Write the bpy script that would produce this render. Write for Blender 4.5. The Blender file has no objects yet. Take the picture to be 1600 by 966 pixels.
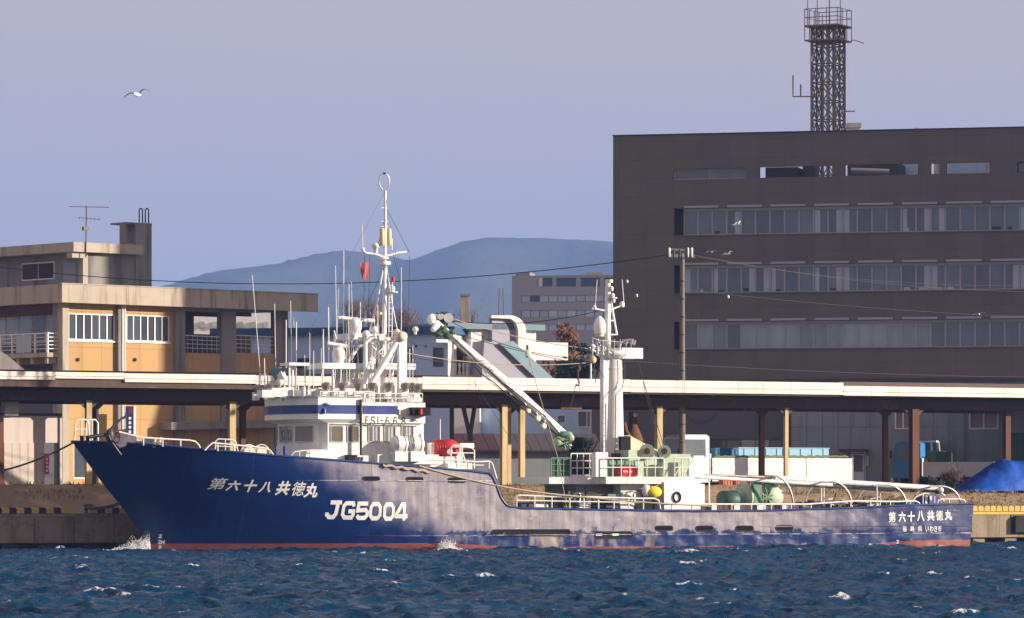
import bpy, bmesh, math, random
import numpy as np
from mathutils import Vector, Matrix, noise
R = math.radians
rnd = random.Random(7)
sc = bpy.context.scene
col = sc.collection

# ------------------------------------------------------------------ camera
FPX, CAMH, HORY = 6600.0, 3.0, 770.0
cam_d = bpy.data.cameras.new('camera'); cam = bpy.data.objects.new('camera', cam_d); col.objects.link(cam)
cam.location = (0, 0, CAMH); cam.rotation_euler = (R(90), 0, 0)
cam_d.sensor_width = 36.0; cam_d.lens = FPX / 1600 * 36.0
cam_d.shift_y = (HORY - 483) / 1600
cam_d.clip_start = 1; cam_d.clip_end = 30000
sc.camera = cam
# ------------------------------------------------------------------ sky and sun
VEIL, VEIL_COL = (0.86, 1.0), (2.62, 2.06, 1.98, 1)
SUN_AZ, SUN_EL = 9.0, 15.0       # degrees: clockwise from +X towards the camera, height
world = bpy.data.worlds.new('World'); sc.world = world; world.use_nodes = True
wn = world.node_tree.nodes; wl = world.node_tree.links
bg = wn['Background']
sky = wn.new('ShaderNodeTexSky'); sky.sky_type = 'NISHITA'; sky.sun_disc = False
sky.sun_elevation = R(SUN_EL); sky.sun_rotation = R(90 + SUN_AZ)
sky.air_density = 1.0; sky.dust_density = 1.2; sky.ozone_density = 4.0; sky.altitude = 0
bg.inputs[1].default_value = 0.12
wtc = wn.new('ShaderNodeTexCoord'); wno = wn.new('ShaderNodeTexNoise'); wno.inputs['Scale'].default_value = 3.0; wno.inputs['Detail'].default_value = 5
wmp = wn.new('ShaderNodeMapping'); wmp.inputs['Scale'].default_value = (1, 1, 3.5); wl.new(wtc.outputs['Generated'], wmp.inputs[0]); wl.new(wmp.outputs[0], wno.inputs['Vector'])
wmr = wn.new('ShaderNodeMapRange'); wmr.inputs[1].default_value = 0.3; wmr.inputs[2].default_value = 0.7; wmr.inputs[3].default_value = VEIL[0]; wmr.inputs[4].default_value = VEIL[1]; wl.new(wno.outputs[0], wmr.inputs[0])
wvc = wn.new('ShaderNodeMix'); wvc.data_type = 'RGBA'; wl.new(wno.outputs[0], wvc.inputs[0]); wvc.inputs[6].default_value = tuple(x * 0.86 for x in VEIL_COL[:3]) + (1,); wvc.inputs[7].default_value = tuple(x * 1.13 for x in VEIL_COL[:3]) + (1,)
wmx = wn.new('ShaderNodeMix'); wmx.data_type = 'RGBA'; wl.new(wmr.outputs[0], wmx.inputs[0]); wl.new(sky.outputs[0], wmx.inputs[6]); wl.new(wvc.outputs[2], wmx.inputs[7])   # thin high cloud
wl.new(wmx.outputs[2], bg.inputs[0])
sun_d = bpy.data.lights.new('sun', 'SUN'); sun_d.energy = 5.0; sun_d.angle = R(0.5); sun_d.color = (1, 0.87, 0.72)
sun = bpy.data.objects.new('sun', sun_d); col.objects.link(sun)
sdir = Vector((math.cos(R(SUN_AZ)) * math.cos(R(SUN_EL)), -math.sin(R(SUN_AZ)) * math.cos(R(SUN_EL)), math.sin(R(SUN_EL))))
sun.rotation_euler = sdir.to_track_quat('Z', 'Y').to_euler(); sun.location = (60, 100, 60)
sc.view_settings.view_transform = 'Standard'; sc.view_settings.look = 'None'
sc.view_settings.exposure = 1.05; sc.view_settings.gamma = 1.0
sc.render.engine = 'CYCLES'
sc.cycles.use_denoising = True
sc.cycles.max_bounces = 6; sc.cycles.diffuse_bounces = 3; sc.cycles.glossy_bounces = 3; sc.cycles.volume_bounces = 0

# ------------------------------------------------------------------ materials
MATS = {}
class NT:
    def __init__(s, m): s.t = m.node_tree; s.n = s.t.nodes; s.l = s.t.links
    def new(s, k, **kw):
        n = s.n.new(k)
        for a, b in kw.items(): setattr(n, a, b)
        return n
    def set(s, sock, v):
        if isinstance(v, bpy.types.NodeSocket): s.l.new(v, sock)
        else:
            if isinstance(v, (tuple, list)) and len(v) == 3 and sock.type == 'RGBA': v = (*v, 1)
            sock.default_value = v
    def math(s, op, a, b=0.0, c=None, clamp=False):
        n = s.new('ShaderNodeMath', operation=op); n.use_clamp = clamp
        s.set(n.inputs[0], a); s.set(n.inputs[1], b)
        if c is not None: s.set(n.inputs[2], c)
        return n.outputs[0]
    def mix(s, f, a, b):
        n = s.new('ShaderNodeMix', data_type='RGBA')
        s.set(n.inputs['Factor'], f); s.set(n.inputs[6], a); s.set(n.inputs[7], b)
        return n.outputs[2]
    def noise(s, vec, scale, detail=4, rough=0.55, dist=0.0):
        n = s.new('ShaderNodeTexNoise'); s.l.new(vec, n.inputs['Vector'])
        n.inputs['Scale'].default_value = scale; n.inputs['Detail'].default_value = detail
        n.inputs['Roughness'].default_value = rough; n.inputs['Distortion'].default_value = dist
        return n.outputs[0]
    def remap(s, v, a, b, lo=0.0, hi=1.0):
        n = s.new('ShaderNodeMapRange'); n.interpolation_type = 'SMOOTHSTEP'
        s.set(n.inputs[0], v); n.inputs[1].default_value = a; n.inputs[2].default_value = b
        n.inputs[3].default_value = lo; n.inputs[4].default_value = hi
        return n.outputs[0]
    def scalevec(s, vec, sx, sy, sz):
        n = s.new('ShaderNodeVectorMath', operation='MULTIPLY'); s.l.new(vec, n.inputs[0]); n.inputs[1].default_value = (sx, sy, sz)
        return n.outputs[0]
    def pos(s): return s.new('ShaderNodeNewGeometry').outputs['Position']
    def bump(s, h, strength, dist):
        n = s.new('ShaderNodeBump'); n.inputs['Strength'].default_value = strength; n.inputs['Distance'].default_value = dist
        s.l.new(h, n.inputs['Height']); return n.outputs[0]
def raw(name):
    m = bpy.data.materials.new(name); m.use_nodes = True; MATS[name] = m
    return m, NT(m), m.node_tree.nodes['Principled BSDF']
def mat(name, c, rough=0.6, metal=0.0, var=0.18, scale=1.2, bump=0.0, bscale=14, streak=None, patch=None, spec=0.4):
    m, t, b = raw(name)
    p = t.pos()
    n1 = t.noise(p, scale, 6, 0.6)
    cc = t.mix(n1, tuple(x * (1 - var) for x in c), tuple(min(1, x * (1 + var)) for x in c))
    oi = t.new('ShaderNodeObjectInfo').outputs['Random']
    cc = t.mix(t.math('MULTIPLY', oi, 0.12), cc, tuple(x * 0.45 for x in c))
    if streak:
        sv = t.scalevec(p, streak[2], streak[2], streak[2] * 0.09)
        f = t.remap(t.noise(sv, 1.0, 5, 0.65), 0.48, 0.72, 0, streak[1])
        cc = t.mix(f, cc, streak[0])
    if patch:
        f = t.remap(t.noise(p, patch[2], 7, 0.7), 0.52, 0.66, 0, patch[1])
        cc = t.mix(f, cc, patch[0])
    t.l.new(cc, b.inputs['Base Color'])
    t.set(b.inputs['Roughness'], t.remap(n1, 0.2, 0.8, max(0.02, rough - 0.1), min(1, rough + 0.1)))
    b.inputs['Metallic'].default_value = metal; b.inputs['Specular IOR Level'].default_value = spec
    if bump: t.l.new(t.bump(t.noise(p, bscale, 5, 0.6), 0.6, bump), b.inputs['Normal'])
    return m
def glass(name, c, rough=0.06):
    m, t, b = raw(name)
    oi = t.new('ShaderNodeObjectInfo').outputs['Random']
    n1 = t.noise(t.scalevec(t.pos(), 1.6, 1.6, 0.5), 1.0, 3)
    f = t.math('MULTIPLY_ADD', n1, 0.6, t.math('MULTIPLY', oi, 0.5), clamp=True)
    t.l.new(t.mix(f, tuple(x * 0.45 for x in c), tuple(x * 1.5 for x in c)), b.inputs['Base Color'])
    b.inputs['Roughness'].default_value = rough; b.inputs['Specular IOR Level'].default_value = 0.6
    t.l.new(t.bump(t.noise(t.pos(), 0.9, 2), 0.15, 0.02), b.inputs['Normal'])
    return m
mat('white', (0.78, 0.77, 0.74), 0.42, var=0.06, streak=((0.40, 0.27, 0.17), 0.42, 2.2), patch=((0.42, 0.27, 0.16), 0.22, 2.6))
mat('white_clean', (0.80, 0.79, 0.77), 0.4, var=0.05, streak=((0.5, 0.46, 0.4), 0.15, 2.0))
mat('cream', (0.70, 0.62, 0.45), 0.5, var=0.1, streak=((0.35, 0.2, 0.1), 0.3, 2.5))
mat('rail_white', (0.74, 0.73, 0.70), 0.45, var=0.12, scale=5, patch=((0.36, 0.20, 0.11), 0.45, 5.0))
mat('ship_blue', (0.010, 0.03, 0.15), 0.35, var=0.15)
mat('stripe_blue', (0.03, 0.05, 0.22), 0.4, var=0.12)
mat('galv', (0.42, 0.43, 0.44), 0.35, 0.6, var=0.2, scale=4, patch=((0.3, 0.2, 0.13), 0.3, 4))
mat('winch_green', (0.11, 0.24, 0.16), 0.45, var=0.25, scale=2.5, patch=((0.18, 0.1, 0.05), 0.5, 3))
mat('pale_green', (0.40, 0.50, 0.36), 0.5, var=0.2, scale=2.5, patch=((0.25, 0.2, 0.12), 0.4, 3))
mat('dark_green', (0.03, 0.085, 0.06), 0.5, var=0.3, scale=2)
mat('net_green', (0.06, 0.11, 0.06), 0.9, var=0.5, scale=9, bump=0.05)
mat('red', (0.45, 0.022, 0.025), 0.45, var=0.25, scale=4)
mat('red_flag', (0.42, 0.10, 0.11), 0.8, var=0.2, scale=4)
mat('orange', (0.55, 0.14, 0.04), 0.6, var=0.2)
mat('yellow', (0.72, 0.56, 0.02), 0.7, var=0.2, scale=6, bump=0.03, bscale=9)
mat('tank_yellow', (0.62, 0.52, 0.28), 0.45, var=0.12)
mat('black', (0.006, 0.006, 0.007), 0.6, var=0.3, spec=0.15)
mat('rubber', (0.015, 0.014, 0.014), 0.8, var=0.3, bump=0.02)
mat('sign_navy', (0.02, 0.025, 0.08), 0.95, var=0.1, spec=0.05)
mat('rust', (0.14, 0.058, 0.03), 0.85, var=0.45, scale=3.5, bump=0.02, streak=((0.05, 0.02, 0.015), 0.6, 4))
mat('dark_steel', (0.05, 0.05, 0.055), 0.5, 0.4, var=0.3)
mat('tower_steel', (0.24, 0.185, 0.145), 0.75, var=0.25, scale=2)
mat('cable', (0.03, 0.03, 0.035), 0.7, var=0.1)
mat('wire_grey', (0.12, 0.11, 0.11), 0.6, var=0.1)
mat('rope', (0.42, 0.33, 0.24), 0.95, var=0.3, scale=8, bump=0.02)
mat('rope_dark', (0.06, 0.055, 0.05), 0.95, var=0.3, scale=8)
mat('letter_white', (0.80, 0.79, 0.74), 0.5, var=0.08, scale=6, patch=((0.35, 0.36, 0.45), 0.35, 7))
mat('letter_olive', (0.12, 0.09, 0.03), 0.6, var=0.3, scale=8)
mat('concrete', (0.41, 0.36, 0.29), 0.9, var=0.22, scale=0.9, bump=0.03, streak=((0.09, 0.07, 0.055), 0.75, 1.1))
mat('concrete_grey', (0.24, 0.225, 0.21), 0.9, var=0.2, scale=0.8, bump=0.03, streak=((0.06, 0.055, 0.05), 0.75, 0.9))
mat('ochre', (0.48, 0.30, 0.125), 0.85, var=0.10, scale=0.6, bump=0.01, streak=((0.22, 0.11, 0.04), 0.35, 1.0))
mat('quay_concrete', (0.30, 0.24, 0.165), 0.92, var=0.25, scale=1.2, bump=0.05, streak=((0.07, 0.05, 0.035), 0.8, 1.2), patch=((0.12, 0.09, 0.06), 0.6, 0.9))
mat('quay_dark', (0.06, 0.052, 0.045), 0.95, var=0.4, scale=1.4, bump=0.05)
mat('kerb_yellow', (0.62, 0.42, 0.07), 0.7, var=0.2, scale=3, patch=((0.3, 0.22, 0.12), 0.6, 4))
mat('kerb_black', (0.025, 0.023, 0.022), 0.8, var=0.3)
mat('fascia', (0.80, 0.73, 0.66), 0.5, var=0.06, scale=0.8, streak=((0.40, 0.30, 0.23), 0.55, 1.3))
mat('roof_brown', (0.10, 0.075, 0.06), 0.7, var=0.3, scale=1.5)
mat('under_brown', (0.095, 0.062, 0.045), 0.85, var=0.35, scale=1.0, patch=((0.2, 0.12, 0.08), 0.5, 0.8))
mat('column_cream', (0.55, 0.42, 0.22), 0.7, var=0.18, scale=2, streak=((0.2, 0.09, 0.04), 0.6, 3))
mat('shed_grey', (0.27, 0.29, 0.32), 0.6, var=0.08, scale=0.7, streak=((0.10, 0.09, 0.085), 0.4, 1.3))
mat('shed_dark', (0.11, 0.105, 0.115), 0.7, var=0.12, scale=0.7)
mat('office_wall', (0.145, 0.122, 0.112), 0.8, var=0.09, scale=0.35, bump=0.01, bscale=5, streak=((0.105, 0.088, 0.082), 0.5, 0.5))
mat('office_trim', (0.36, 0.37, 0.40), 0.5, var=0.1)
mat('office_reveal', (0.05, 0.045, 0.05), 0.8, var=0.15)
mat('store_wall', (0.60, 0.52, 0.46), 0.7, var=0.08, scale=0.8, streak=((0.35, 0.28, 0.23), 0.35, 1.2))
mat('far_wall', (0.25, 0.235, 0.225), 0.8, var=0.06, scale=0.2)
mat('warehouse_blue', (0.50, 0.68, 0.94), 0.6, var=0.05, scale=0.5, streak=((0.2, 0.28, 0.42), 0.25, 0.8))
mat('warehouse_roof', (0.04, 0.10, 0.24), 0.6, var=0.15)
mat('house_white', (0.78, 0.76, 0.72), 0.7, var=0.05, scale=0.6, streak=((0.5, 0.46, 0.42), 0.3, 0.8))
mat('house_shade', (0.34, 0.34, 0.41), 0.7, var=0.06, scale=0.6)  # white house wall with its lilac shade put into the colour
mat('teal_roof', (0.14, 0.22, 0.26), 0.55, var=0.15, scale=1.0, streak=((0.12, 0.2, 0.2), 0.4, 1.0))
mat('maroon', (0.055, 0.018, 0.02), 0.7, var=0.25)
mat('slate', (0.07, 0.06, 0.07), 0.7, var=0.25)
mat('tarp_blue', (0.006, 0.07, 0.40), 0.5, var=0.25, scale=1.5, bump=0.10, bscale=1.6)
mat('truck_blue', (0.05, 0.24, 0.55), 0.35, var=0.1)
mat('box_blue', (0.28, 0.52, 0.66), 0.55, var=0.12, scale=1.5)
mat('box_navy', (0.03, 0.13, 0.28), 0.55, var=0.12)
mat('olive', (0.16, 0.19, 0.075), 0.6, var=0.2)
mat('gull_white', (0.78, 0.78, 0.78), 0.8, var=0.03)
mat('gull_grey', (0.16, 0.17, 0.20), 0.8, var=0.05)
mat('bark', (0.07, 0.052, 0.042), 0.9, var=0.3, scale=5)
mat('leaf_dark', (0.030, 0.042, 0.032), 0.8, var=0.5, scale=1.0)
mat('leaf_green', (0.065, 0.095, 0.05), 0.8, var=0.5, scale=1.0)
mat('leaf_rust', (0.16, 0.075, 0.045), 0.85, var=0.5, scale=1.2)
mat('twig_brown', (0.12, 0.085, 0.085), 0.9, var=0.4, scale=1.2)
mat('pole_concrete', (0.17, 0.145, 0.12), 0.85, var=0.2, scale=2)
mat('lamp_glass', (0.30, 0.27, 0.21), 0.12, 0.7, var=0.3, scale=8)
mat('lamp_body', (0.26, 0.24, 0.21), 0.4, 0.5, var=0.3, scale=8)
mat('foam', (0.80, 0.80, 0.80), 0.9, var=0.05)
glass('glass', (0.045, 0.055, 0.07)); glass('glass_office', (0.10, 0.13, 0.175), 0.08)
glass('glass_curtain', (0.24, 0.29, 0.30), 0.25); glass('glass_ship', (0.17, 0.14, 0.095), 0.08)
glass('glass_far', (0.34, 0.38, 0.42), 0.2); glass('glass_slate', (0.12, 0.14, 0.16), 0.2)
glass('glass_brown', (0.22, 0.17, 0.145), 0.15)
mat('curtain', (0.40, 0.44, 0.50), 0.9, var=0.1)

def panel_joints(name, w, h, dark):            # fine joints of facade panels, on the object's own axes
    m = MATS[name]; t = NT(m); b = m.node_tree.nodes['Principled BSDF']; src = b.inputs['Base Color'].links[0].from_socket
    sp = t.new('ShaderNodeSeparateXYZ'); t.l.new(t.new('ShaderNodeTexCoord').outputs['Object'], sp.inputs[0])
    f = None
    for ax, s_ in ((0, w), (2, h)):
        d = t.math('ABSOLUTE', t.math('SUBTRACT', t.math('FRACT', t.math('DIVIDE', sp.outputs[ax], s_)), 0.5))
        k = t.remap(d, 0.03 / s_, 0.012 / s_); f = k if f is None else t.math('MAXIMUM', f, k)
    cell = t.new('ShaderNodeTexWhiteNoise'); cb = t.new('ShaderNodeCombineXYZ')
    for i, (ax, s_) in enumerate(((0, w), (2, h))): t.l.new(t.math('FLOOR', t.math('ADD', t.math('DIVIDE', sp.outputs[ax], s_), 0.5)), cb.inputs[i])
    t.l.new(cb.outputs[0], cell.inputs['Vector'])
    c = t.mix(t.math('MULTIPLY', cell.outputs['Value'], 0.16), src, (0.06, 0.05, 0.05)); c = t.mix(t.math('MULTIPLY', f, dark), c, (0.03, 0.025, 0.025))
    t.l.new(c, b.inputs['Base Color'])
panel_joints('office_wall', 1.9, 1.25, 0.22); panel_joints('ochre', 1.6, 2.4, 0.35)

# ------------------------------------------------------------------ frames and builders
class Frame:
    def __init__(s, X0, Y0, deg):
        s.X0, s.Y0, s.a = X0, Y0, R(deg); s.c, s.s = math.cos(s.a), math.sin(s.a)
    def w(s, p): return Vector((s.X0 + p[0] * s.c - p[1] * s.s, s.Y0 + p[0] * s.s + p[1] * s.c, p[2]))
    def u(s, px, v):
        k = (px - 800) / FPX
        return (k * (s.Y0 + v * s.c) + v * s.s - s.X0) / (s.c - k * s.s)
    def __call__(s, px, py, v):          # the point of the vertical plane v seen at that pixel
        u = s.u(px, v); Y = s.Y0 + u * s.s + v * s.c
        return Vector((u, v, CAMH + (HORY - py) / FPX * Y))
A = Frame(0, 220, 27)                    # the quay and everything that lies along it
B = Frame(6.82, 285, -14)                # the tall office block
W = Frame(0, 0, 0)
ABS = {}
class G:
    def __init__(s): s.v = []; s.f = []; s.sm = []
    def add(s, vs, fs, smooth=False):
        n = len(s.v); s.v += [tuple(p) for p in vs]
        for f in fs: s.f.append([i + n for i in f]); s.sm.append(smooth)
        return s
    def box(s, lo, hi):
        (a, b, c), (d, e, g) = lo, hi
        return s.add([(a, b, c), (d, b, c), (d, e, c), (a, e, c), (a, b, g), (d, b, g), (d, e, g), (a, e, g)],
              [(0, 3, 2, 1), (4, 5, 6, 7), (0, 1, 5, 4), (1, 2, 6, 5), (2, 3, 7, 6), (3, 0, 4, 7)])
    def cyl(s, p0, p1, r0, r1=None, n=10, caps=True):
        r1 = r0 if r1 is None else r1
        p0, p1 = Vector(p0), Vector(p1); d = (p1 - p0)
        if d.length < 1e-6: return s
        d.normalize(); x = d.orthogonal().normalized(); y = d.cross(x)
        vs = []
        for p, r in ((p0, r0), (p1, r1)):
            vs += [p + x * (r * math.cos(2 * math.pi * i / n)) + y * (r * math.sin(2 * math.pi * i / n)) for i in range(n)]
        s.add(vs, [(i, (i + 1) % n, n + (i + 1) % n, n + i) for i in range(n)], True)
        if caps: s.add(vs, [tuple(range(n - 1, -1, -1)), tuple(range(n, 2 * n))])
        return s
    def tube(s, pts, r, n=6, closed=False):
        pts = [Vector(p) for p in pts]; m = len(pts); rings = []
        for i, p in enumerate(pts):
            if closed: d = pts[(i + 1) % m] - pts[i - 1]
            else: d = pts[min(i + 1, m - 1)] - pts[max(i - 1, 0)]
            d.normalize()
            ref = Vector((0, 1, 0.0)) if abs(d.y) < 0.95 else Vector((1, 0, 0))
            x = d.cross(ref).normalized(); y = d.cross(x)
            rings += [p + x * (r * math.cos(2 * math.pi * k / n)) + y * (r * math.sin(2 * math.pi * k / n)) for k in range(n)]
        fs = []
        for i in range(m if closed else m - 1):
            j = (i + 1) % m
            fs += [(i * n + k, i * n + (k + 1) % n, j * n + (k + 1) % n, j * n + k) for k in range(n)]
        s.add(rings, fs, True)
        if not closed: s.add(rings, [tuple(range(n - 1, -1, -1)), tuple(range((m - 1) * n, m * n))])
        return s
    def lathe(s, base, prof, n=14, axis=(0, 0, 1)):
        a = Vector(axis).normalized(); x = a.orthogonal().normalized(); y = a.cross(x); b = Vector(base)
        vs = []
        for r, h in prof:
            vs += [b + a * h + x * (r * math.cos(2 * math.pi * i / n)) + y * (r * math.sin(2 * math.pi * i / n)) for i in range(n)]
        m = len(prof)
        s.add(vs, [(j * n + i, j * n + (i + 1) % n, (j + 1) * n + (i + 1) % n, (j + 1) * n + i) for j in range(m - 1) for i in range(n)], True)
        s.add(vs, [tuple(range(n - 1, -1, -1)), tuple(range((m - 1) * n, m * n))])
        return s
    def prism(s, plan, z0, z1):              # plan: list of (u, v)
        n = len(plan)
        vs = [(p[0], p[1], z0) for p in plan] + [(p[0], p[1], z1) for p in plan]
        return s.add(vs, [tuple(range(n - 1, -1, -1)), tuple(range(n, 2 * n))] + [(i, (i + 1) % n, n + (i + 1) % n, n + i) for i in range(n)])
    def slab(s, prof, v0, v1):               # prof: list of (u, z) pushed along v
        n = len(prof)
        vs = [(p[0], v0, p[1]) for p in prof] + [(p[0], v1, p[1]) for p in prof]
        return s.add(vs, [tuple(range(n)), tuple(range(2 * n - 1, n - 1, -1))] + [(i, n + i, n + (i + 1) % n, (i + 1) % n) for i in range(n)])
    def ball(s, c, r, n=10, m=6, sq=(1, 1, 1)):
        vs = []
        for j in range(m + 1):
            t = math.pi * j / m
            vs += [(c[0] + r * sq[0] * math.sin(t) * math.cos(2 * math.pi * i / n), c[1] + r * sq[1] * math.sin(t) * math.sin(2 * math.pi * i / n), c[2] + r * sq[2] * math.cos(t)) for i in range(n)]
        return s.add(vs, [(j * n + i, (j + 1) * n + i, (j + 1) * n + (i + 1) % n, j * n + (i + 1) % n) for j in range(m) for i in range(n)], True)
    def wall(s, u0, u1, z0, z1, v0, v1, holes):
        us = sorted({u0, u1} | {min(max(x, u0), u1) for h in holes for x in h[:2]})
        zs = sorted({z0, z1} | {min(max(x, z0), z1) for h in holes for x in h[2:]})
        for a, b in zip(zs, zs[1:]):
            run = None
            for c, d in list(zip(us, us[1:])) + [(None, None)]:
                solid = c is not None and not any(h[0] < (c + d) / 2 < h[1] and h[2] < (a + b) / 2 < h[3] for h in holes)
                if solid: run = [c if run is None else run[0], d]
                elif run: s.box((run[0], v0, a), (run[1], v1, b)); run = None
        return s
def mesh_from(name, g):
    me = bpy.data.meshes.new(name); me.from_pydata([tuple(p) for p in g.v], [], g.f)
    me.polygons.foreach_set('use_smooth', g.sm); me.validate(); me.update()
    return me
def fixn(me):
    bm = bmesh.new(); bm.from_mesh(me); bmesh.ops.recalc_face_normals(bm, faces=bm.faces); bm.to_mesh(me); bm.free()
def thing(name, label, cat, fr, base, group=None):
    o = bpy.data.objects.new(name, None); col.objects.link(o); o.empty_display_size = 0.3
    o.location = fr.w(base); o.rotation_euler = (0, 0, fr.a)
    o['label'] = label; o['category'] = cat
    if group: o['group'] = group
    ABS[o.name] = Vector(base)
    return o
def part(name, g, m, parent, label=None, centre=True, kind=None, fix=True):
    me = mesh_from(name, g)
    if fix: fixn(me)
    c = Vector((0, 0, 0))
    if centre:
        a = np.array(g.v); c = Vector(((a.min(0) + a.max(0)) / 2).tolist())
        me.transform(Matrix.Translation(-c))
    me.materials.append(MATS[m])
    o = bpy.data.objects.new(name, me); col.objects.link(o); o.parent = parent
    o.location = c - ABS[parent.name]; ABS[o.name] = c
    if label: o['label'] = label
    if kind: o['kind'] = kind
    return o
CUBES = {}
def bx(name, m, parent, lo, hi, label=None):     # a box part; equal boxes share their mesh
    lo, hi = Vector([min(a, b) for a, b in zip(lo, hi)]), Vector([max(a, b) for a, b in zip(lo, hi)])
    key = (name, m, *[round(x, 2) for x in (hi - lo)])
    if key not in CUBES:
        h = (hi - lo) / 2
        me = mesh_from(name, G().box(-h, h)); me.materials.append(MATS[m]); CUBES[key] = me
    o = bpy.data.objects.new(name, CUBES[key]); col.objects.link(o); o.parent = parent
    c = (lo + hi) / 2; o.location = c - ABS[parent.name]; ABS[o.name] = c
    if label: o['label'] = label
    return o
def rod(name, m, parent, p0, p1, r0, r1=None, n=8): return part(name, G().cyl(p0, p1, r0, r1, n), m, parent)
def tube(name, m, parent, pts, r, n=6, closed=False): return part(name, G().tube(pts, r, n, closed), m, parent)
def solo(name, g, m, label, cat, fr, group=None, kind=None, fix=True):   # a thing (or piece of the setting) that is one mesh
    me = mesh_from(name, g)
    if fix: fixn(me)
    a = np.array(g.v); c = Vector(((a.min(0) + a.max(0)) / 2).tolist()); c.z = float(a[:, 2].min())
    me.transform(Matrix.Translation(-c)); me.materials.append(MATS[m])
    o = bpy.data.objects.new(name, me); col.objects.link(o)
    o.location = fr.w(c); o.rotation_euler = (0, 0, fr.a); ABS[o.name] = c
    if label: o['label'] = label
    if cat: o['category'] = cat
    if group: o['group'] = group
    if kind: o['kind'] = kind
    return o
def window(parent, u0, u1, z0, z1, v, n=1, fm='white_clean', gm='glass', fw=0.06, pm=None, split=None):
    """frame on the plane v (towards the camera is -v) with its panes behind"""
    g = G()
    g.box((u0, v, z0), (u1, v + 0.09, z0 + fw)).box((u0, v, z1 - fw), (u1, v + 0.09, z1))
    xs = [u0 + (u1 - u0) * i / n for i in range(n + 1)]
    for i, x in enumerate(xs):
        a = x if i == 0 else x - fw if i == n else x - fw / 2
        g.box((a, v, z0 + fw), (a + fw, v + 0.09, z1 - fw))
    f = part('window', g, fm, parent)
    for i in range(n):
        m = gm if isinstance(gm, str) else gm[i % len(gm)]
        bx('pane', m, f, (xs[i] + fw / 2, v + 0.05, z0 + fw / 2), (xs[i + 1] - fw / 2, v + 0.075, z1 - fw / 2))
    return f
def catenary(p0, p1, sag, n=24):
    p0, p1 = Vector(p0), Vector(p1)
    return [p0.lerp(p1, t) - Vector((0, 0, sag * 4 * t * (1 - t))) for t in (i / n for i in range(n + 1))]

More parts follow.
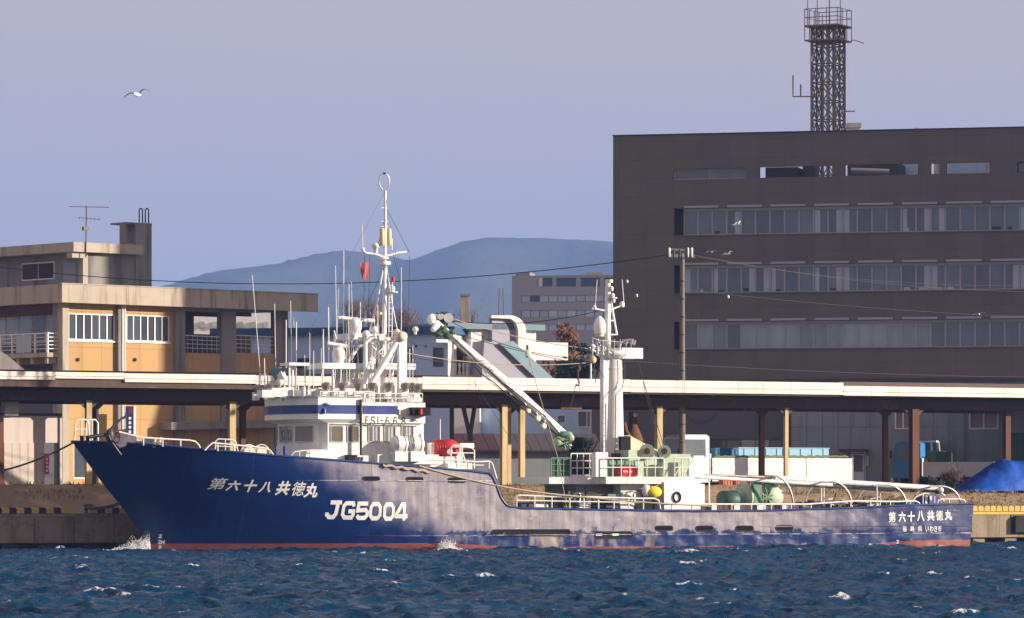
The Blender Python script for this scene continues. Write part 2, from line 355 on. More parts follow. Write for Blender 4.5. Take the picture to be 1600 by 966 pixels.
# ------------------------------------------------------------------ water
def build_water():
    m, t, b = raw('sea_water')
    p = t.pos()
    at = t.new('ShaderNodeAttribute', attribute_name='foam').outputs['Fac']
    fn = t.noise(t.scalevec(p, 1.0, 0.6, 1.0), 7.0, 6, 0.7)
    f = t.remap(t.math('MULTIPLY', at, t.remap(fn, 0.38, 0.62)), 0.12, 0.5)
    base = t.mix(t.noise(p, 0.12, 3), (0.001, 0.026, 0.084), (0.003, 0.058, 0.128))
    t.l.new(t.mix(f, base, (0.75, 0.77, 0.78)), b.inputs['Base Color'])
    t.l.new(t.remap(f, 0, 1, 0.16, 0.8), b.inputs['Roughness'])
    b.inputs['IOR'].default_value = 1.333; b.inputs['Specular IOR Level'].default_value = 0.25; b.inputs['Specular Tint'].default_value = (0.40, 0.68, 1.0, 1)
    h = t.math('ADD', t.noise(t.scalevec(p, 0.7, 1.2, 1), 2.6, 6, 0.7, 0.6), t.math('MULTIPLY', t.noise(t.scalevec(p, 0.7, 1.3, 1), 9.0, 3, 0.6), 0.22))
    gust = t.remap(t.noise(t.scalevec(p, 0.6, 0.35, 1), 0.22, 4), 0.35, 0.65, 0.45, 1.25)
    t.l.new(t.bump(t.math('MULTIPLY', h, gust), 1.0, 0.34), b.inputs['Normal'])
    NX, NY, LX, LY = 640, 960, 72.0, 156.0
    X0, Y0 = -36.0, 92.0
    rs = np.random.RandomState(11)
    kx = 2 * np.pi * np.fft.fftfreq(NX, LX / NX)[None, :]; ky = 2 * np.pi * np.fft.fftfreq(NY, LY / NY)[:, None]
    k = np.sqrt(kx ** 2 + ky ** 2); k[0, 0] = 1e-6
    def spec(lam_p, deg, power, iso, expo, cut, std):
        wx, wy = math.cos(R(deg)), math.sin(R(deg)); kp = 2 * np.pi / lam_p
        S = np.exp(-1.25 * (kp / k) ** 2) / k ** expo * (iso + np.abs((kx * wx + ky * wy) / k) ** power) * np.exp(-(k / cut) ** 2)
        S[0, 0] = 0
        a = np.sqrt(S) * np.exp(2j * np.pi * rs.rand(NY, NX)) * rs.rayleigh(1.0, (NY, NX))
        return a * (std / np.fft.ifft2(a).real.std())
    amp = spec(9.0, -62, 3, 0.06, 4.2, 12.0, 0.075) + spec(2.6, -80, 3, 0.12, 3.0, 24.0, 0.062)   # swell and wind chop
    h = np.fft.ifft2(amp).real
    f2 = lambda a: np.fft.ifft2(a).real
    dx, dy = f2(-1j * kx / k * amp), f2(-1j * ky / k * amp)
    lam = 0.8
    full = amp; amp = amp * np.exp(-(k / 5.5) ** 2)
    J = (1 - lam * f2(kx * kx / k * amp)) * (1 - lam * f2(ky * ky / k * amp)) - (lam * f2(kx * ky / k * amp)) ** 2
    lo = np.quantile(J, 0.0005); hi = np.quantile(J, 0.0036); amp = full
    foam = np.clip((hi - J) / (hi - lo), 0, 1) * np.clip((h - 0.10) / 0.10, 0, 1)
    gx, gy = np.meshgrid(np.linspace(X0, X0 + LX, NX, endpoint=False), np.linspace(Y0, Y0 + LY, NY, endpoint=False))
    # broken water along the hull and round the stem
    c_, s_ = math.cos(A.a), math.sin(A.a); hu = gx * c_ + (gy - A.Y0) * s_; hv = -gx * s_ + (gy - A.Y0) * c_
    ub_ = A.u(236, 4.0); um_ = A.u(698, -0.3)
    foam = np.maximum(foam, 1.3 * np.exp(-((hu - ub_ + 0.9) / 1.3) ** 2 - ((hv - 3.4) / 0.8) ** 2))
    foam = np.maximum(foam, 0.9 * np.exp(-((hu - um_) / 1.1) ** 2 - ((hv + 0.4) / 0.5) ** 2))
    foam = np.maximum(foam, 0.62 * np.exp(-((hv + 0.15) / 0.35) ** 2) * ((hu > -9) & (hu < 29)) * np.clip(0.4 + np.sin(hu * 0.9) * np.sin(hu * 0.37 + 1), 0, 1))
    co = np.stack([gx - lam * dx, gy - lam * dy, h], -1).reshape(-1, 3).astype(np.float32)
    idx = np.arange(NX * NY).reshape(NY, NX)
    q = np.stack([idx[:-1, :-1], idx[:-1, 1:], idx[1:, 1:], idx[1:, :-1]], -1).reshape(-1, 4)
    me = bpy.data.meshes.new('water')
    me.vertices.add(len(co)); me.vertices.foreach_set('co', co.ravel())
    me.loops.add(q.size); me.loops.foreach_set('vertex_index', q.ravel().astype(np.int32))
    me.polygons.add(len(q)); me.polygons.foreach_set('loop_start', np.arange(0, q.size, 4, dtype=np.int32))
    me.polygons.foreach_set('use_smooth', np.ones(len(q), dtype=bool))
    me.update(calc_edges=True)
    a = me.attributes.new('foam', 'FLOAT', 'POINT'); a.data.foreach_set('value', foam.ravel().astype(np.float32))
    me.materials.append(m)
    o = bpy.data.objects.new('water', me); col.objects.link(o); o['kind'] = 'structure'
    g = G().add([(-1500, -300, -0.75), (1500, -300, -0.75), (1500, 420, -0.75), (-1500, 420, -0.75)], [(0, 1, 2, 3)])
    solo('outer_water', g, 'sea_water', None, None, W, kind='structure')
build_water()

# ------------------------------------------------------------------ ground, bank and quay
def ground_z(u, v):
    crest = 3.4 - 0.45 * max(0.0, min(1.0, (u - 26) / 12))
    pts = [(9.9, 1.9), (11.0, 1.92), (12.5, 2.35), (14.2, 3.0), (15.6, crest), (17.8, crest), (20.0, 2.75), (9000, 2.75)]
    for (a, za), (b, zb) in zip(pts, pts[1:]):
        if v <= b:
            t = (v - a) / (b - a); t = t * t * (3 - 2 * t) if b < 100 else t
            z = za + (zb - za) * max(0, t); break
    if 10.8 < v < 26 and abs(u) < 80:
        z += 0.16 * noise.noise((u * 0.35, v * 0.5, 1.7)) + 0.05 * noise.noise((u * 1.7, v * 1.9, 5))
    return z
def build_ground():
    m, t, b = raw('bank_soil')
    p = t.pos()
    n1 = t.noise(p, 0.5, 6, 0.65); n2 = t.noise(p, 5.0, 5, 0.7); n3 = t.noise(p, 0.16, 3)
    c = t.mix(n2, (0.20, 0.145, 0.092), (0.42, 0.305, 0.20))
    c = t.mix(t.remap(n1, 0.45, 0.65), c, (0.46, 0.335, 0.215))
    c = t.mix(t.remap(n3, 0.5, 0.68, 0, 0.65), c, (0.10, 0.105, 0.045))
    t.l.new(c, b.inputs['Base Color']); b.inputs['Roughness'].default_value = 0.95; b.inputs['Specular IOR Level'].default_value = 0.1
    t.l.new(t.bump(t.noise(p, 3.5, 8, 0.75), 0.9, 0.25), b.inputs['Normal'])
    us = [-3000, -600, -150, -80] + [-60 + 0.5 * i for i in range(241)] + [80, 150, 600, 3000]
    vs = [9.9, 10.4, 11.0] + [11.4 + 0.4 * i for i in range(26)] + [24, 40, 90, 250, 800, 2500, 6000]
    g = G(); n = len(us)
    g.add([(u, v, ground_z(u, v)) for v in vs for u in us],
          [(j * n + i, j * n + i + 1, (j + 1) * n + i + 1, (j + 1) * n + i) for j in range(len(vs) - 1) for i in range(n - 1)], True)
    solo('ground', g, 'bank_soil', None, None, A, kind='structure', fix=False)
    mat('dry_grass', (0.21, 0.165, 0.075), 0.95, var=0.4, scale=0.6, patch=((0.085, 0.105, 0.04), 0.9, 0.35), spec=0.1)
    g = G()
    for i in range(5200):
        u = rnd.uniform(-34, 42); v = rnd.uniform(11.2, 17.6)
        if noise.noise((u * 0.22, v * 0.5, 3)) + 0.25 * noise.noise((u, v, 0)) < (-0.02 if u > 22 else 0.1): continue
        z = ground_z(u, v); h = rnd.uniform(0.08, 0.26); a = rnd.uniform(0, 6.28)
        for k in range(3):
            a += 2.1; c_, s_ = math.cos(a), math.sin(a); d = rnd.uniform(0.03, 0.10)
            g.add([(u - s_ * 0.03, v + c_ * 0.03, z - 0.02), (u + s_ * 0.03, v - c_ * 0.03, z - 0.02), (u + c_ * d, v + s_ * d, z + h)], [(0, 1, 2)])
    solo('grass', g, 'dry_grass', 'dry tufts of grass scattered over the bank behind the quay', 'grass', A, kind='stuff', fix=False)
build_ground()
def build_quay():
    g = G(); g.box((-70, 9.62, 0.38), (80, 11.2, 1.88))
    q = solo('quay', g, 'quay_concrete', None, None, A, kind='structure')
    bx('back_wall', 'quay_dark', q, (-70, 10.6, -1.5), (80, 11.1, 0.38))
    for i in range(66):                                     # joints show as proud facing slabs
        u = -69 + 2.2 * i
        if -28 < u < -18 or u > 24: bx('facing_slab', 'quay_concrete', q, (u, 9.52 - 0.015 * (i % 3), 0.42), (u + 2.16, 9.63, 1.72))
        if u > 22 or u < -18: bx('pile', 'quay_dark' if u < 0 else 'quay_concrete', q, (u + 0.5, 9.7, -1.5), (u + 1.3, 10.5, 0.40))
    bx('edge_band', 'concrete_grey', q, (-70, 9.56, 1.74), (22, 9.66, 1.90))
    bx('edge_band', 'kerb_yellow', q, (22, 9.56, 1.74), (80, 9.66, 1.90))
    k = solo('kerb', G().box((-70, 9.75, 1.86), (80, 10.05, 1.93)), 'concrete_grey', None, None, A, kind='structure')
    def block(u, w, m):
        g = G(); c = 0.05
        g.slab([(u, 1.93), (u + w, 1.93), (u + w, 2.16), (u + w - c, 2.23), (u + c, 2.23), (u, 2.16)], 9.66, 10.1)
        part('kerb_block', g, m, k)
    u = -29.0; i = 0
    while u < -17.8:
        if not -21.3 < u < -19.9: block(u, 0.40, 'kerb_yellow' if i % 2 else 'kerb_black')
        u += 0.405; i += 1
    u = 26.0; i = 0
    while u < 41:
        if i != 12: block(u, 0.36, 'kerb_yellow')
        u += 0.42; i += 1
    for uu in (33.2, 37.5, -26.6):                           # fenders
        f = thing('rubber_fender', {33.2: 'black rubber fender on quay wall nearest the stern', 37.5: 'black rubber fender on quay wall farther right', -26.6: 'black rubber fender on shaded quay wall by the bow'}[uu], 'fender', A, (uu, 9.3, 0.8), 'quay fenders')
        g = G(); g.slab([(uu, 0.7), (uu + 1.3, 0.7), (uu + 1.3, 1.5), (uu + 1.15, 1.66), (uu + 0.15, 1.66), (uu, 1.5)], 9.2, 9.52)
        part('bumper', g, 'rubber', f); bx('backing_plate', 'dark_steel', f, (uu - 0.12, 9.47, 0.62), (uu + 1.42, 9.53, 1.72))
build_quay()

# ------------------------------------------------------------------ hills and haze
def build_hills():
    m, t, b = raw('forest_hill')
    p = t.pos()
    n1 = t.noise(p, 0.012, 8, 0.7)
    t.l.new(t.mix(n1, (0.030, 0.040, 0.028), (0.085, 0.085, 0.05)), b.inputs['Base Color']); b.inputs['Roughness'].default_value = 1; b.inputs['Specular IOR Level'].default_value = 0
    t.l.new(t.bump(t.noise(p, 0.02, 4, 0.6), 0.6, 14), b.inputs['Normal'])
    prof = [(-900, 640), (-400, 560), (0, 500), (180, 468), (270, 445), (330, 428), (430, 415), (500, 398), (540, 393), (600, 402), (642, 409), (680, 395), (720, 380), (765, 374), (850, 375), (905, 377), (960, 381), (1100, 392), (1300, 420), (1600, 455), (2000, 520), (2600, 640)]
    def top(px):
        for (a, ya), (c, yc) in zip(prof, prof[1:]):
            if px <= c: return ya + (yc - ya) * (px - a) / (c - a)
    g = G(); cols = [(-900 + 10 * i) for i in range(351)]
    rows = [-1.0, -0.8, -0.6, -0.45, -0.3, -0.15, -0.05, 0, 0.1, 0.3, 0.6, 1.0]
    for r in rows:
        for px in cols:
            Yr = 5000 + 300 * noise.noise((px * 0.004, 0, 0)); X = (px - 800) / FPX * Yr
            zt = CAMH + (HORY - top(px)) / FPX * Yr
            Y = Yr + r * (1300 if r < 0 else 900)
            z = zt * (1 - abs(r)) ** 1.1 + 2
            z += (abs(r) * (1 - abs(r))) * 150 * noise.noise((X * 0.004, Y * 0.004, 2)) + (1.6 if abs(r) < 1 else 0) * noise.noise((X * 0.05, Y * 0.05, 7))
            g.v.append((X, Y, z if abs(r) < 1 else -1))
    n = len(cols)
    for j in range(len(rows) - 1):
        for i in range(n - 1): g.f.append([j * n + i, j * n + i + 1, (j + 1) * n + i + 1, (j + 1) * n + i]); g.sm.append(True)
    solo('hills', g, 'forest_hill', None, None, W, kind='structure', fix=False)
build_hills()
HAZE_DENSITY = 1.8e-4
def build_haze():
    m = bpy.data.materials.new('haze_air'); m.use_nodes = True; nt = m.node_tree
    for n in list(nt.nodes):
        if n.type != 'OUTPUT_MATERIAL': nt.nodes.remove(n)
    pv = nt.nodes.new('ShaderNodeVolumePrincipled'); pv.inputs['Color'].default_value = (0.27, 0.45, 0.93, 1); pv.inputs['Density'].default_value = HAZE_DENSITY
    pv.inputs['Anisotropy'].default_value = 0.0
    nt.links.new(pv.outputs[0], [n for n in nt.nodes if n.type == 'OUTPUT_MATERIAL'][0].inputs['Volume'])
    MATS['haze_air'] = m
    o = solo('haze', G().box((-9000, -500, -3), (9000, 9500, 420)), 'haze_air', 'thin pale blue air over the harbour and hills', 'haze', W, kind='stuff')
build_haze()

# ------------------------------------------------------------------ the ship
HALF = 4.2
SHEER = [(A.u(112, 4.2), 5.62), (A.u(180, 2.4), None), (A.u(240, 1.3), None), (A.u(340, 0.4), None)]
SHEER = [(p[0], p[2]) for p in [A(112, 690, 4.2), A(180, 691, 2.4), A(240, 695, 1.3), A(340, 704, 0.4), A(430, 712, 0.05), A(560, 722, 0), A(650, 729, 0), A(740, 737, 0),
         A(766, 740, 0), A(771, 746, 0), A(776, 760, 0), A(782, 776, 0), A(788, 786, 0), A(796, 792, 0), A(812, 794, 0), A(900, 796, 0), A(1080, 799, 0), A(1200, 798, 0), A(1350, 793, 0), A(1430, 789, 0), A(1519, 787, 0.3)]]
STEM = [(p[2], p[0]) for p in [A(260, 905, 4.2), A(240, 866, 4.2), A(232, 850, 4.2), A(200, 805, 4.2), A(160, 755, 4.2), A(112, 690, 4.2), A(108, 684, 4.2)]]
def interp(tab, x):
    if x <= tab[0][0]: return tab[0][1]
    for (a, ya), (b, yb) in zip(tab, tab[1:]):
        if x <= b: return ya + (yb - ya) * (x - a) / (b - a)
    return tab[-1][1]
zs = lambda u: interp(SHEER, u)
stem = lambda z: interp(STEM, z)
UB, UE = SHEER[0][0], SHEER[-1][0]
def smooth(a, b, x):
    t = max(0.0, min(1.0, (x - a) / (b - a))); return t * t * (3 - 2 * t)
def halfb(u, z):
    s = max(0.0, min(1.0, z / 5.4)); L = 17.5 - 6.5 * s ** 0.8
    t = max(0.0, min(1.0, (u - stem(z)) / L)); p = 1.9 + 0.75 * s
    b = HALF * (1 - (1 - t) ** p)
    b *= 1 - 0.03 * smooth(UE - 5, UE, u) ** 1.5
    return b - 0.25 * max(0, -z)
def dent(u, z):                           # plating worn in between the frames
    k = smooth(-12, -6, u) * smooth(UE + 2, UE - 5, u)
    fr = abs(math.sin(math.pi * u / 1.22)) ** 0.6
    d = 0.012 * fr * (0.35 + 0.65 * k)
    d += k * (0.045 * noise.noise((u * 0.7, z * 1.1, 3.1)) + 0.034 * noise.noise((u * 1.9, z * 2.3, 8.4)))
    return d * smooth(-0.1, 0.3, halfb(u, z))
def side(u, z, off=0.0): return (u, HALF - halfb(u, z) + dent(u, z) - off, z)
ship = thing('fishing_vessel', 'long dark blue fishing vessel with white wheelhouse, crane boom and masts moored at the quay', 'ship', A, (2, 4.2, 0))

def hull_material():
    m, t, b = raw('hull_paint')
    tc = t.new('ShaderNodeTexCoord').outputs['Object']
    sp = t.new('ShaderNodeSeparateXYZ'); t.l.new(tc, sp.inputs[0]); X, Y, Z = sp.outputs
    big = t.noise(tc, 0.35, 5, 0.6); mid = t.noise(t.scalevec(tc, 1, 1, 1.4), 1.3, 6, 0.65); fine = t.noise(t.scalevec(tc, 0.5, 1, 2.2), 5, 6, 0.7)
    blue = t.mix(mid, (0.002, 0.015, 0.085), (0.004, 0.026, 0.13))
    sheen_chalk = t.mix(fine, (0.185, 0.165, 0.215), (0.29, 0.26, 0.285))
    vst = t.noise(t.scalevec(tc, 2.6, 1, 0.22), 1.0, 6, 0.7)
    sheen_chalk = t.mix(t.remap(vst, 0.42, 0.68, 0, 0.75), sheen_chalk, (0.37, 0.335, 0.335))
    sheen_chalk = t.mix(t.remap(vst, 0.44, 0.28, 0, 0.55), sheen_chalk, (0.10, 0.095, 0.17))
    # sun sheen put into the paint colour with some chalking, amidships and aft: an uneven field that starts behind the name on the bow
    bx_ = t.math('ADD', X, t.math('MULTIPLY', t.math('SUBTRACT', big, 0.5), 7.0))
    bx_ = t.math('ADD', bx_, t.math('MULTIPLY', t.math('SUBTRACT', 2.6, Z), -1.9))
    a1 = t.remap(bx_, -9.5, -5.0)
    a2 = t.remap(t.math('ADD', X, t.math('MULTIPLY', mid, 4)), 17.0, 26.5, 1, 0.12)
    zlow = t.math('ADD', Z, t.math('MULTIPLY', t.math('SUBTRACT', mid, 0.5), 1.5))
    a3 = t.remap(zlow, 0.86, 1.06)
    sheen_fade = t.math('MULTIPLY', t.math('MULTIPLY', a1, a2), a3)
    sheen_fade = t.math('MULTIPLY', sheen_fade, t.remap(mid, 0.26, 0.5, 0.55, 1.0))
    c = t.mix(sheen_fade, blue, sheen_chalk)
    low = t.math('MULTIPLY', t.remap(X, -7, -1), t.remap(X, 26, 15))
    # patches rubbed to primer above the waterline, amidships
    tan = t.math('MULTIPLY', t.math('MULTIPLY', t.remap(t.noise(t.scalevec(tc, 1.0, 1, 0.4), 0.7, 4), 0.47, 0.58), t.remap(Z, 1.0, 0.7)), t.math('MULTIPLY', t.remap(X, -5, -1), t.remap(X, 9.5, 7.5)))
    c = t.mix(t.math('MULTIPLY', tan, 0.8), c, t.mix(fine, (0.20, 0.15, 0.11), (0.42, 0.38, 0.33)))
    # scuffs: short pale marks stretched along the ship
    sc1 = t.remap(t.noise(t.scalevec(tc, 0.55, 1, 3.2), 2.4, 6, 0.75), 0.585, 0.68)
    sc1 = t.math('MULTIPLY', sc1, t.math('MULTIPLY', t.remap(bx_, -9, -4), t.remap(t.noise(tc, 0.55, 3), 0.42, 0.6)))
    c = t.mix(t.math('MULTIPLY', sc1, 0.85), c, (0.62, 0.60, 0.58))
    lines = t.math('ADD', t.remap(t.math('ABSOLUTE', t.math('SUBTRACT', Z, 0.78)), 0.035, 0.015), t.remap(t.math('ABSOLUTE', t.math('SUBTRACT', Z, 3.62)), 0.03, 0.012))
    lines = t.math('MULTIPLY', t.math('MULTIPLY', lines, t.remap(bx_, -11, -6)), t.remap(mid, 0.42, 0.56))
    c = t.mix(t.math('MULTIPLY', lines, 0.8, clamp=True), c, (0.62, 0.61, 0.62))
    # rust weeping from the slots and seams
    ru = t.remap(t.noise(t.scalevec(tc, 3.2, 1, 0.32), 1.0, 6, 0.7), 0.565, 0.69)
    ru = t.math('MULTIPLY', ru, t.math('MULTIPLY', low, t.remap(Z, 2.4, 0.4, 0.15, 1)))
    c = t.mix(t.math('MULTIPLY', ru, 0.75), c, t.mix(fine, (0.14, 0.05, 0.02), (0.26, 0.12, 0.06)))
    # weld seams of the plating
    sx = t.math('ABSOLUTE', t.math('SUBTRACT', t.math('FRACT', t.math('MULTIPLY', X, 0.31)), 0.5))
    seam = t.math('MULTIPLY', t.remap(sx, 0.014, 0.005), t.remap(mid, 0.38, 0.6, 0.1, 0.5))
    c = t.mix(seam, c, (0.05, 0.04, 0.06))
    spots = t.math('MULTIPLY', t.remap(t.noise(tc, 7.0, 3, 0.6), 0.70, 0.76), t.remap(bx_, -10, -4))
    c = t.mix(t.math('MULTIPLY', spots, 0.8), c, (0.12, 0.05, 0.03))
    # red antifouling below the loaded waterline
    zz = t.math('ADD', Z, t.math('MULTIPLY', t.math('SUBTRACT', fine, 0.5), t.remap(X, -9, -4, 0.02, 0.16)))
    zz = t.math('ADD', zz, t.math('MULTIPLY', t.remap(X, -6, 2), t.remap(X, 26, 20, 0.0, 0.24)))
    boot = t.remap(zz, 0.42, 0.39)
    red = t.mix(mid, (0.19, 0.05, 0.04), (0.30, 0.10, 0.075))
    c = t.mix(boot, c, red)
    wet = t.remap(t.math('ADD', Z, t.math('MULTIPLY', mid, 0.3)), 0.34, 0.16, 0, 0.65)
    c = t.mix(wet, c, (0.03, 0.02, 0.02))
    t.l.new(c, b.inputs['Base Color'])
    t.l.new(t.remap(t.math('MULTIPLY', sheen_fade, mid), 0.1, 0.6, 0.34, 0.56), b.inputs['Roughness'])
    b.inputs['Specular IOR Level'].default_value = 0.32
    hh = t.math('ADD', t.math('MULTIPLY', mid, 0.6), t.math('MULTIPLY', fine, 0.25))
    t.l.new(t.bump(hh, 0.45, 0.06), b.inputs['Normal'])
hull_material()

def build_hull():
    # stations along the deck, denser where the bulwark steps down
    st = []; u = UB
    while u < UE:
        st.append(u); u += 0.05 if u < UB + 1 or -2.2 < u < 0.6 else 0.11
    st.append(UE); ROWS = 44
    def pt(ub, r):
        zt = zs(ub); z = -1.4 + (zt + 1.4) * r
        k = max(0.0, 1 - (ub - UB) / 9.0)
        u = ub + (stem(z) - stem(zt)) * k
        u -= 0.42 * smooth(UE - 1.5, UE, ub) * (1 - r)
        return u, z
    g = G(); n = len(st)
    for sgn in (1, -1):
        base = len(g.v)
        for j in range(ROWS + 1):
            for ub in st:
                u, z = pt(ub, j / ROWS); hb = halfb(u, z) if ub > UB else 0.0
                g.v.append((u, HALF - sgn * (hb - dent(u, z) * (1 if hb > 0.2 else 0)), z))
        for j in range(ROWS):
            for i in range(n - 1):
                q = [base + j * n + i, base + j * n + i + 1, base + (j + 1) * n + i + 1, base + (j + 1) * n + i]
                g.f.append(q if sgn == 1 else q[::-1]); g.sm.append(True)
    half = n * (ROWS + 1)
    for j in range(ROWS):                                   # transom
        a, b2 = j * n + n - 1, (j + 1) * n + n - 1
        g.f.append([a, a + half, b2 + half, b2]); g.sm.append(False)
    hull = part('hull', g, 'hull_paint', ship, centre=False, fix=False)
    # inside of the bulwark and the decks
    g = G(); st2 = [x for x in st if x > UB + 1.3]
    for sgn in (1, -1):
        base = len(g.v)
        for zoff in (0, -0.85):
            for ub in st2: g.v.append((ub, HALF - sgn * max(0.0, halfb(ub, zs(ub) + zoff) - 0.12), zs(ub) + zoff))
        m = len(st2)
        for i in range(m - 1): g.f.append([base + i, base + i + 1, base + m + i + 1, base + m + i]); g.sm.append(True)
    part('bulwark_lining', g, 'pale_green', hull, fix=False)
    g = G()
    for ub in st2[::4]:
        zd = zs(ub) - 0.8; h = max(0.01, halfb(ub, zd) - 0.08)
        g.v += [(ub, HALF - h, zd), (ub, HALF + h, zd)]
    for i in range(len(g.v) // 2 - 1): g.f.append([2 * i, 2 * i + 1, 2 * i + 3, 2 * i + 2]); g.sm.append(False)
    part('deck', g, 'winch_green', ship, fix=False)
    for sgn in (1, -1):                                     # cap rail
        pts = [(ub, HALF - sgn * (halfb(ub, zs(ub)) if ub > UB else 0), zs(ub)) for ub in st[::3]]
        tube('cap_rail', 'ship_blue', hull, pts, 0.06, 6)
    # rubbing bands: proud steel strakes
    for z, ua, ub_ in ((3.62, A.u(480, 0), A.u(762, 0)), (0.80, A.u(560, 0), UE - 0.5), (1.18, A.u(1190, 0), UE - 0.4)):
        pts = []; u = ua
        while u < ub_: pts.append(side(u, min(z, zs(u) - 0.2), 0.0)); u += 0.3
        tube('rubbing_strake', 'hull_paint', hull, pts, 0.035, 6).location
    return hull
hull = build_hull()
for ch in hull.children:                                    # strakes use the hull's own coordinates
    if ch.name.startswith('rubbing_strake'):
        c = ABS[ch.name]; ch.data.transform(Matrix.Translation(c)); ch.location = Vector((0, 0, 0)) - ABS[hull.name]; ABS[ch.name] = Vector((0, 0, 0))

def slot(px0, px1, y0, y1, name='freeing_port', inner='black'):
    a, b2 = A(px0, y0, 0), A(px1, y1, 0); u0, u1, z1, z0 = a.x, b2.x, a.z, b2.z
    h = (z1 - z0) / 2; zc = (z0 + z1) / 2; n = 8
    ring = [(u1 - h + h * math.cos(t), zc + h * math.sin(t)) for t in [-math.pi / 2 + math.pi * i / n for i in range(n + 1)]] + \
           [(u0 + h - h * math.cos(t), zc - h * math.sin(t)) for t in [-math.pi / 2 + math.pi * i / n for i in range(n + 1)]]
    fr = tube('%s' % name, 'hull_dark', hull, [side(u, z, 0.01) for u, z in ring], 0.028, 5, True)
    g = G(); mid_ = []
    k = max(2, int((u1 - u0) / 0.4))
    for i in range(k + 1):
        u = u0 + h * 0.4 + (u1 - u0 - h * 0.8) * i / k
        for z in (z0 + 0.01, z1 - 0.01): g.v.append(side(u, z, 0.014))
    for i in range(k): g.f.append([2 * i, 2 * i + 2, 2 * i + 3, 2 * i + 1]); g.sm.append(False)
    part('shade_plate', g, inner, fr, fix=False)  # flat dark plate painted as the shade inside the slot
    return fr
mat('hull_dark', (0.02, 0.018, 0.03), 0.6, var=0.3, scale=4)
mat('slot_shade', (0.012, 0.011, 0.014), 0.9, var=0.2, spec=0.1)
for a in [(567, 593, 745, 751), (635, 661, 746, 752), (700, 728, 747, 754)]: slot(*a, inner='slot_shade')
slot(768, 891, 828, 837); slot(930, 989, 831, 841)
for x in (931, 957): bx('grating_bar', 'white', hull, A(x, 834, -0.03), A(x + 9, 837, 0.02))
for a in [(1024, 1051, 822, 829), (1087, 1114, 822, 830), (1150, 1177, 822, 830), (1212, 1239, 821, 829)]: slot(*a, inner='slot_shade')

# ---- lettering
def text_mesh(ch, off=0.0):
    cu = bpy.data.curves.new('glyph', 'FONT'); cu.body = ch; cu.offset = off; cu.resolution_u = 4
    o = bpy.data.objects.new('glyph', cu); col.objects.link(o)
    bpy.context.view_layer.update()
    dg = bpy.context.evaluated_depsgraph_get()
    me = bpy.data.meshes.new_from_object(o.evaluated_get(dg))
    bpy.data.objects.remove(o); bpy.data.curves.remove(cu)
    bm = bmesh.new(); bm.from_mesh(me); bmesh.ops.triangulate(bm, faces=bm.faces)
    bmesh.ops.subdivide_edges(bm, edges=[e for e in bm.edges if e.calc_length() > 0.35], cuts=1); bmesh.ops.triangulate(bm, faces=bm.faces)
    vs = [(v.co.x, v.co.y) for v in bm.verts]; bm.verts.index_update(); fs = [[v.index for v in f.verts] for f in bm.faces]
    bm.free(); bpy.data.meshes.remove(me)
    return vs, fs
def strokes(lines, w):                     # flat ribbons along polylines in a 0..1 box
    vs, fs = [], []
    for ln in lines:
        closed = ln[0] == ln[-1]; pts = [Vector(p) for p in (ln[:-1] if closed else ln)]; n = len(pts); b = len(vs)
        for i, p in enumerate(pts):
            d0 = (p - pts[i - 1]).normalized() if (closed or i > 0) else None
            d1 = (pts[(i + 1) % n] - p).normalized() if (closed or i < n - 1) else None
            d0 = d0 or d1; d1 = d1 or d0
            nn = (Vector((-d0.y, d0.x)) + Vector((-d1.y, d1.x))); nn.normalize()
            k = w / 2 / max(0.5, nn.dot(Vector((-d1.y, d1.x))))
            vs += [tuple(p + nn * k), tuple(p - nn * k)]
        for i in range(n if closed else n - 1):
            j = (i + 1) % n; fs.append([b + 2 * i, b + 2 * i + 1, b + 2 * j + 1, b + 2 * j])
    return vs, fs
def sub(vs, fs):
    bm = bmesh.new(); vv = [bm.verts.new((x, y, 0)) for x, y in vs]
    for f in fs:
        try: bm.faces.new([vv[i] for i in f])
        except ValueError: pass
    bmesh.ops.subdivide_edges(bm, edges=[e for e in bm.edges if e.calc_length() > 0.25], cuts=2, use_grid_fill=True)
    bmesh.ops.triangulate(bm, faces=bm.faces); bm.verts.index_update()
    r = [(v.co.x, v.co.y) for v in bm.verts], [[v.index for v in f.verts] for f in bm.faces]
    bm.free(); return r
def put_glyph(vf, x0, x1, y0, y1, v, fn, m, parent, name='character', box=None, shear=0.0):
    vs, fs = vf
    if box: bx0, bx1, by0, by1 = box
    else: bx0, bx1, by0, by1 = min(p[0] for p in vs), max(p[0] for p in vs), min(p[1] for p in vs), max(p[1] for p in vs)
    g = G(); out = []
    for x, y in vs:
        fx = (x - bx0) / max(1e-6, bx1 - bx0); fy = (y - by0) / max(1e-6, by1 - by0); fx += shear * (fy - 0.5)
        q = A(x0 + (x1 - x0) * fx, y1 + (y0 - y1) * fy, v)
        out.append(fn(q.x, q.z))
    g.add(out, fs)
    o = part(name, g, m, parent, fix=False)
    return o
onhull = lambda u, z: side(u, z, 0.022)
def vside(px, py):                        # distance of the plating behind its widest plane, at that pixel
    v = 0.0
    for _ in range(6):
        q = A(px, py, v); v = HALF - halfb(q.x, q.z)
    return v
for ch, x0, x1, y0, y1 in zip('第六十八共徳丸', (329, 356, 382, 407, 433, 457, 477), (351, 374, 400, 424, 452, 476, 497), (747, 751, 750, 753, 752, 753, 755), (765, 767, 769, 770, 774, 775, 778)):
    put_glyph(text_mesh(ch, 0.010 if ch in '第徳' else 0.034), x0, x1, y0, y1, vside((x0 + x1) / 2, (y0 + y1) / 2), onhull, 'letter_white', hull, shear=0.22)
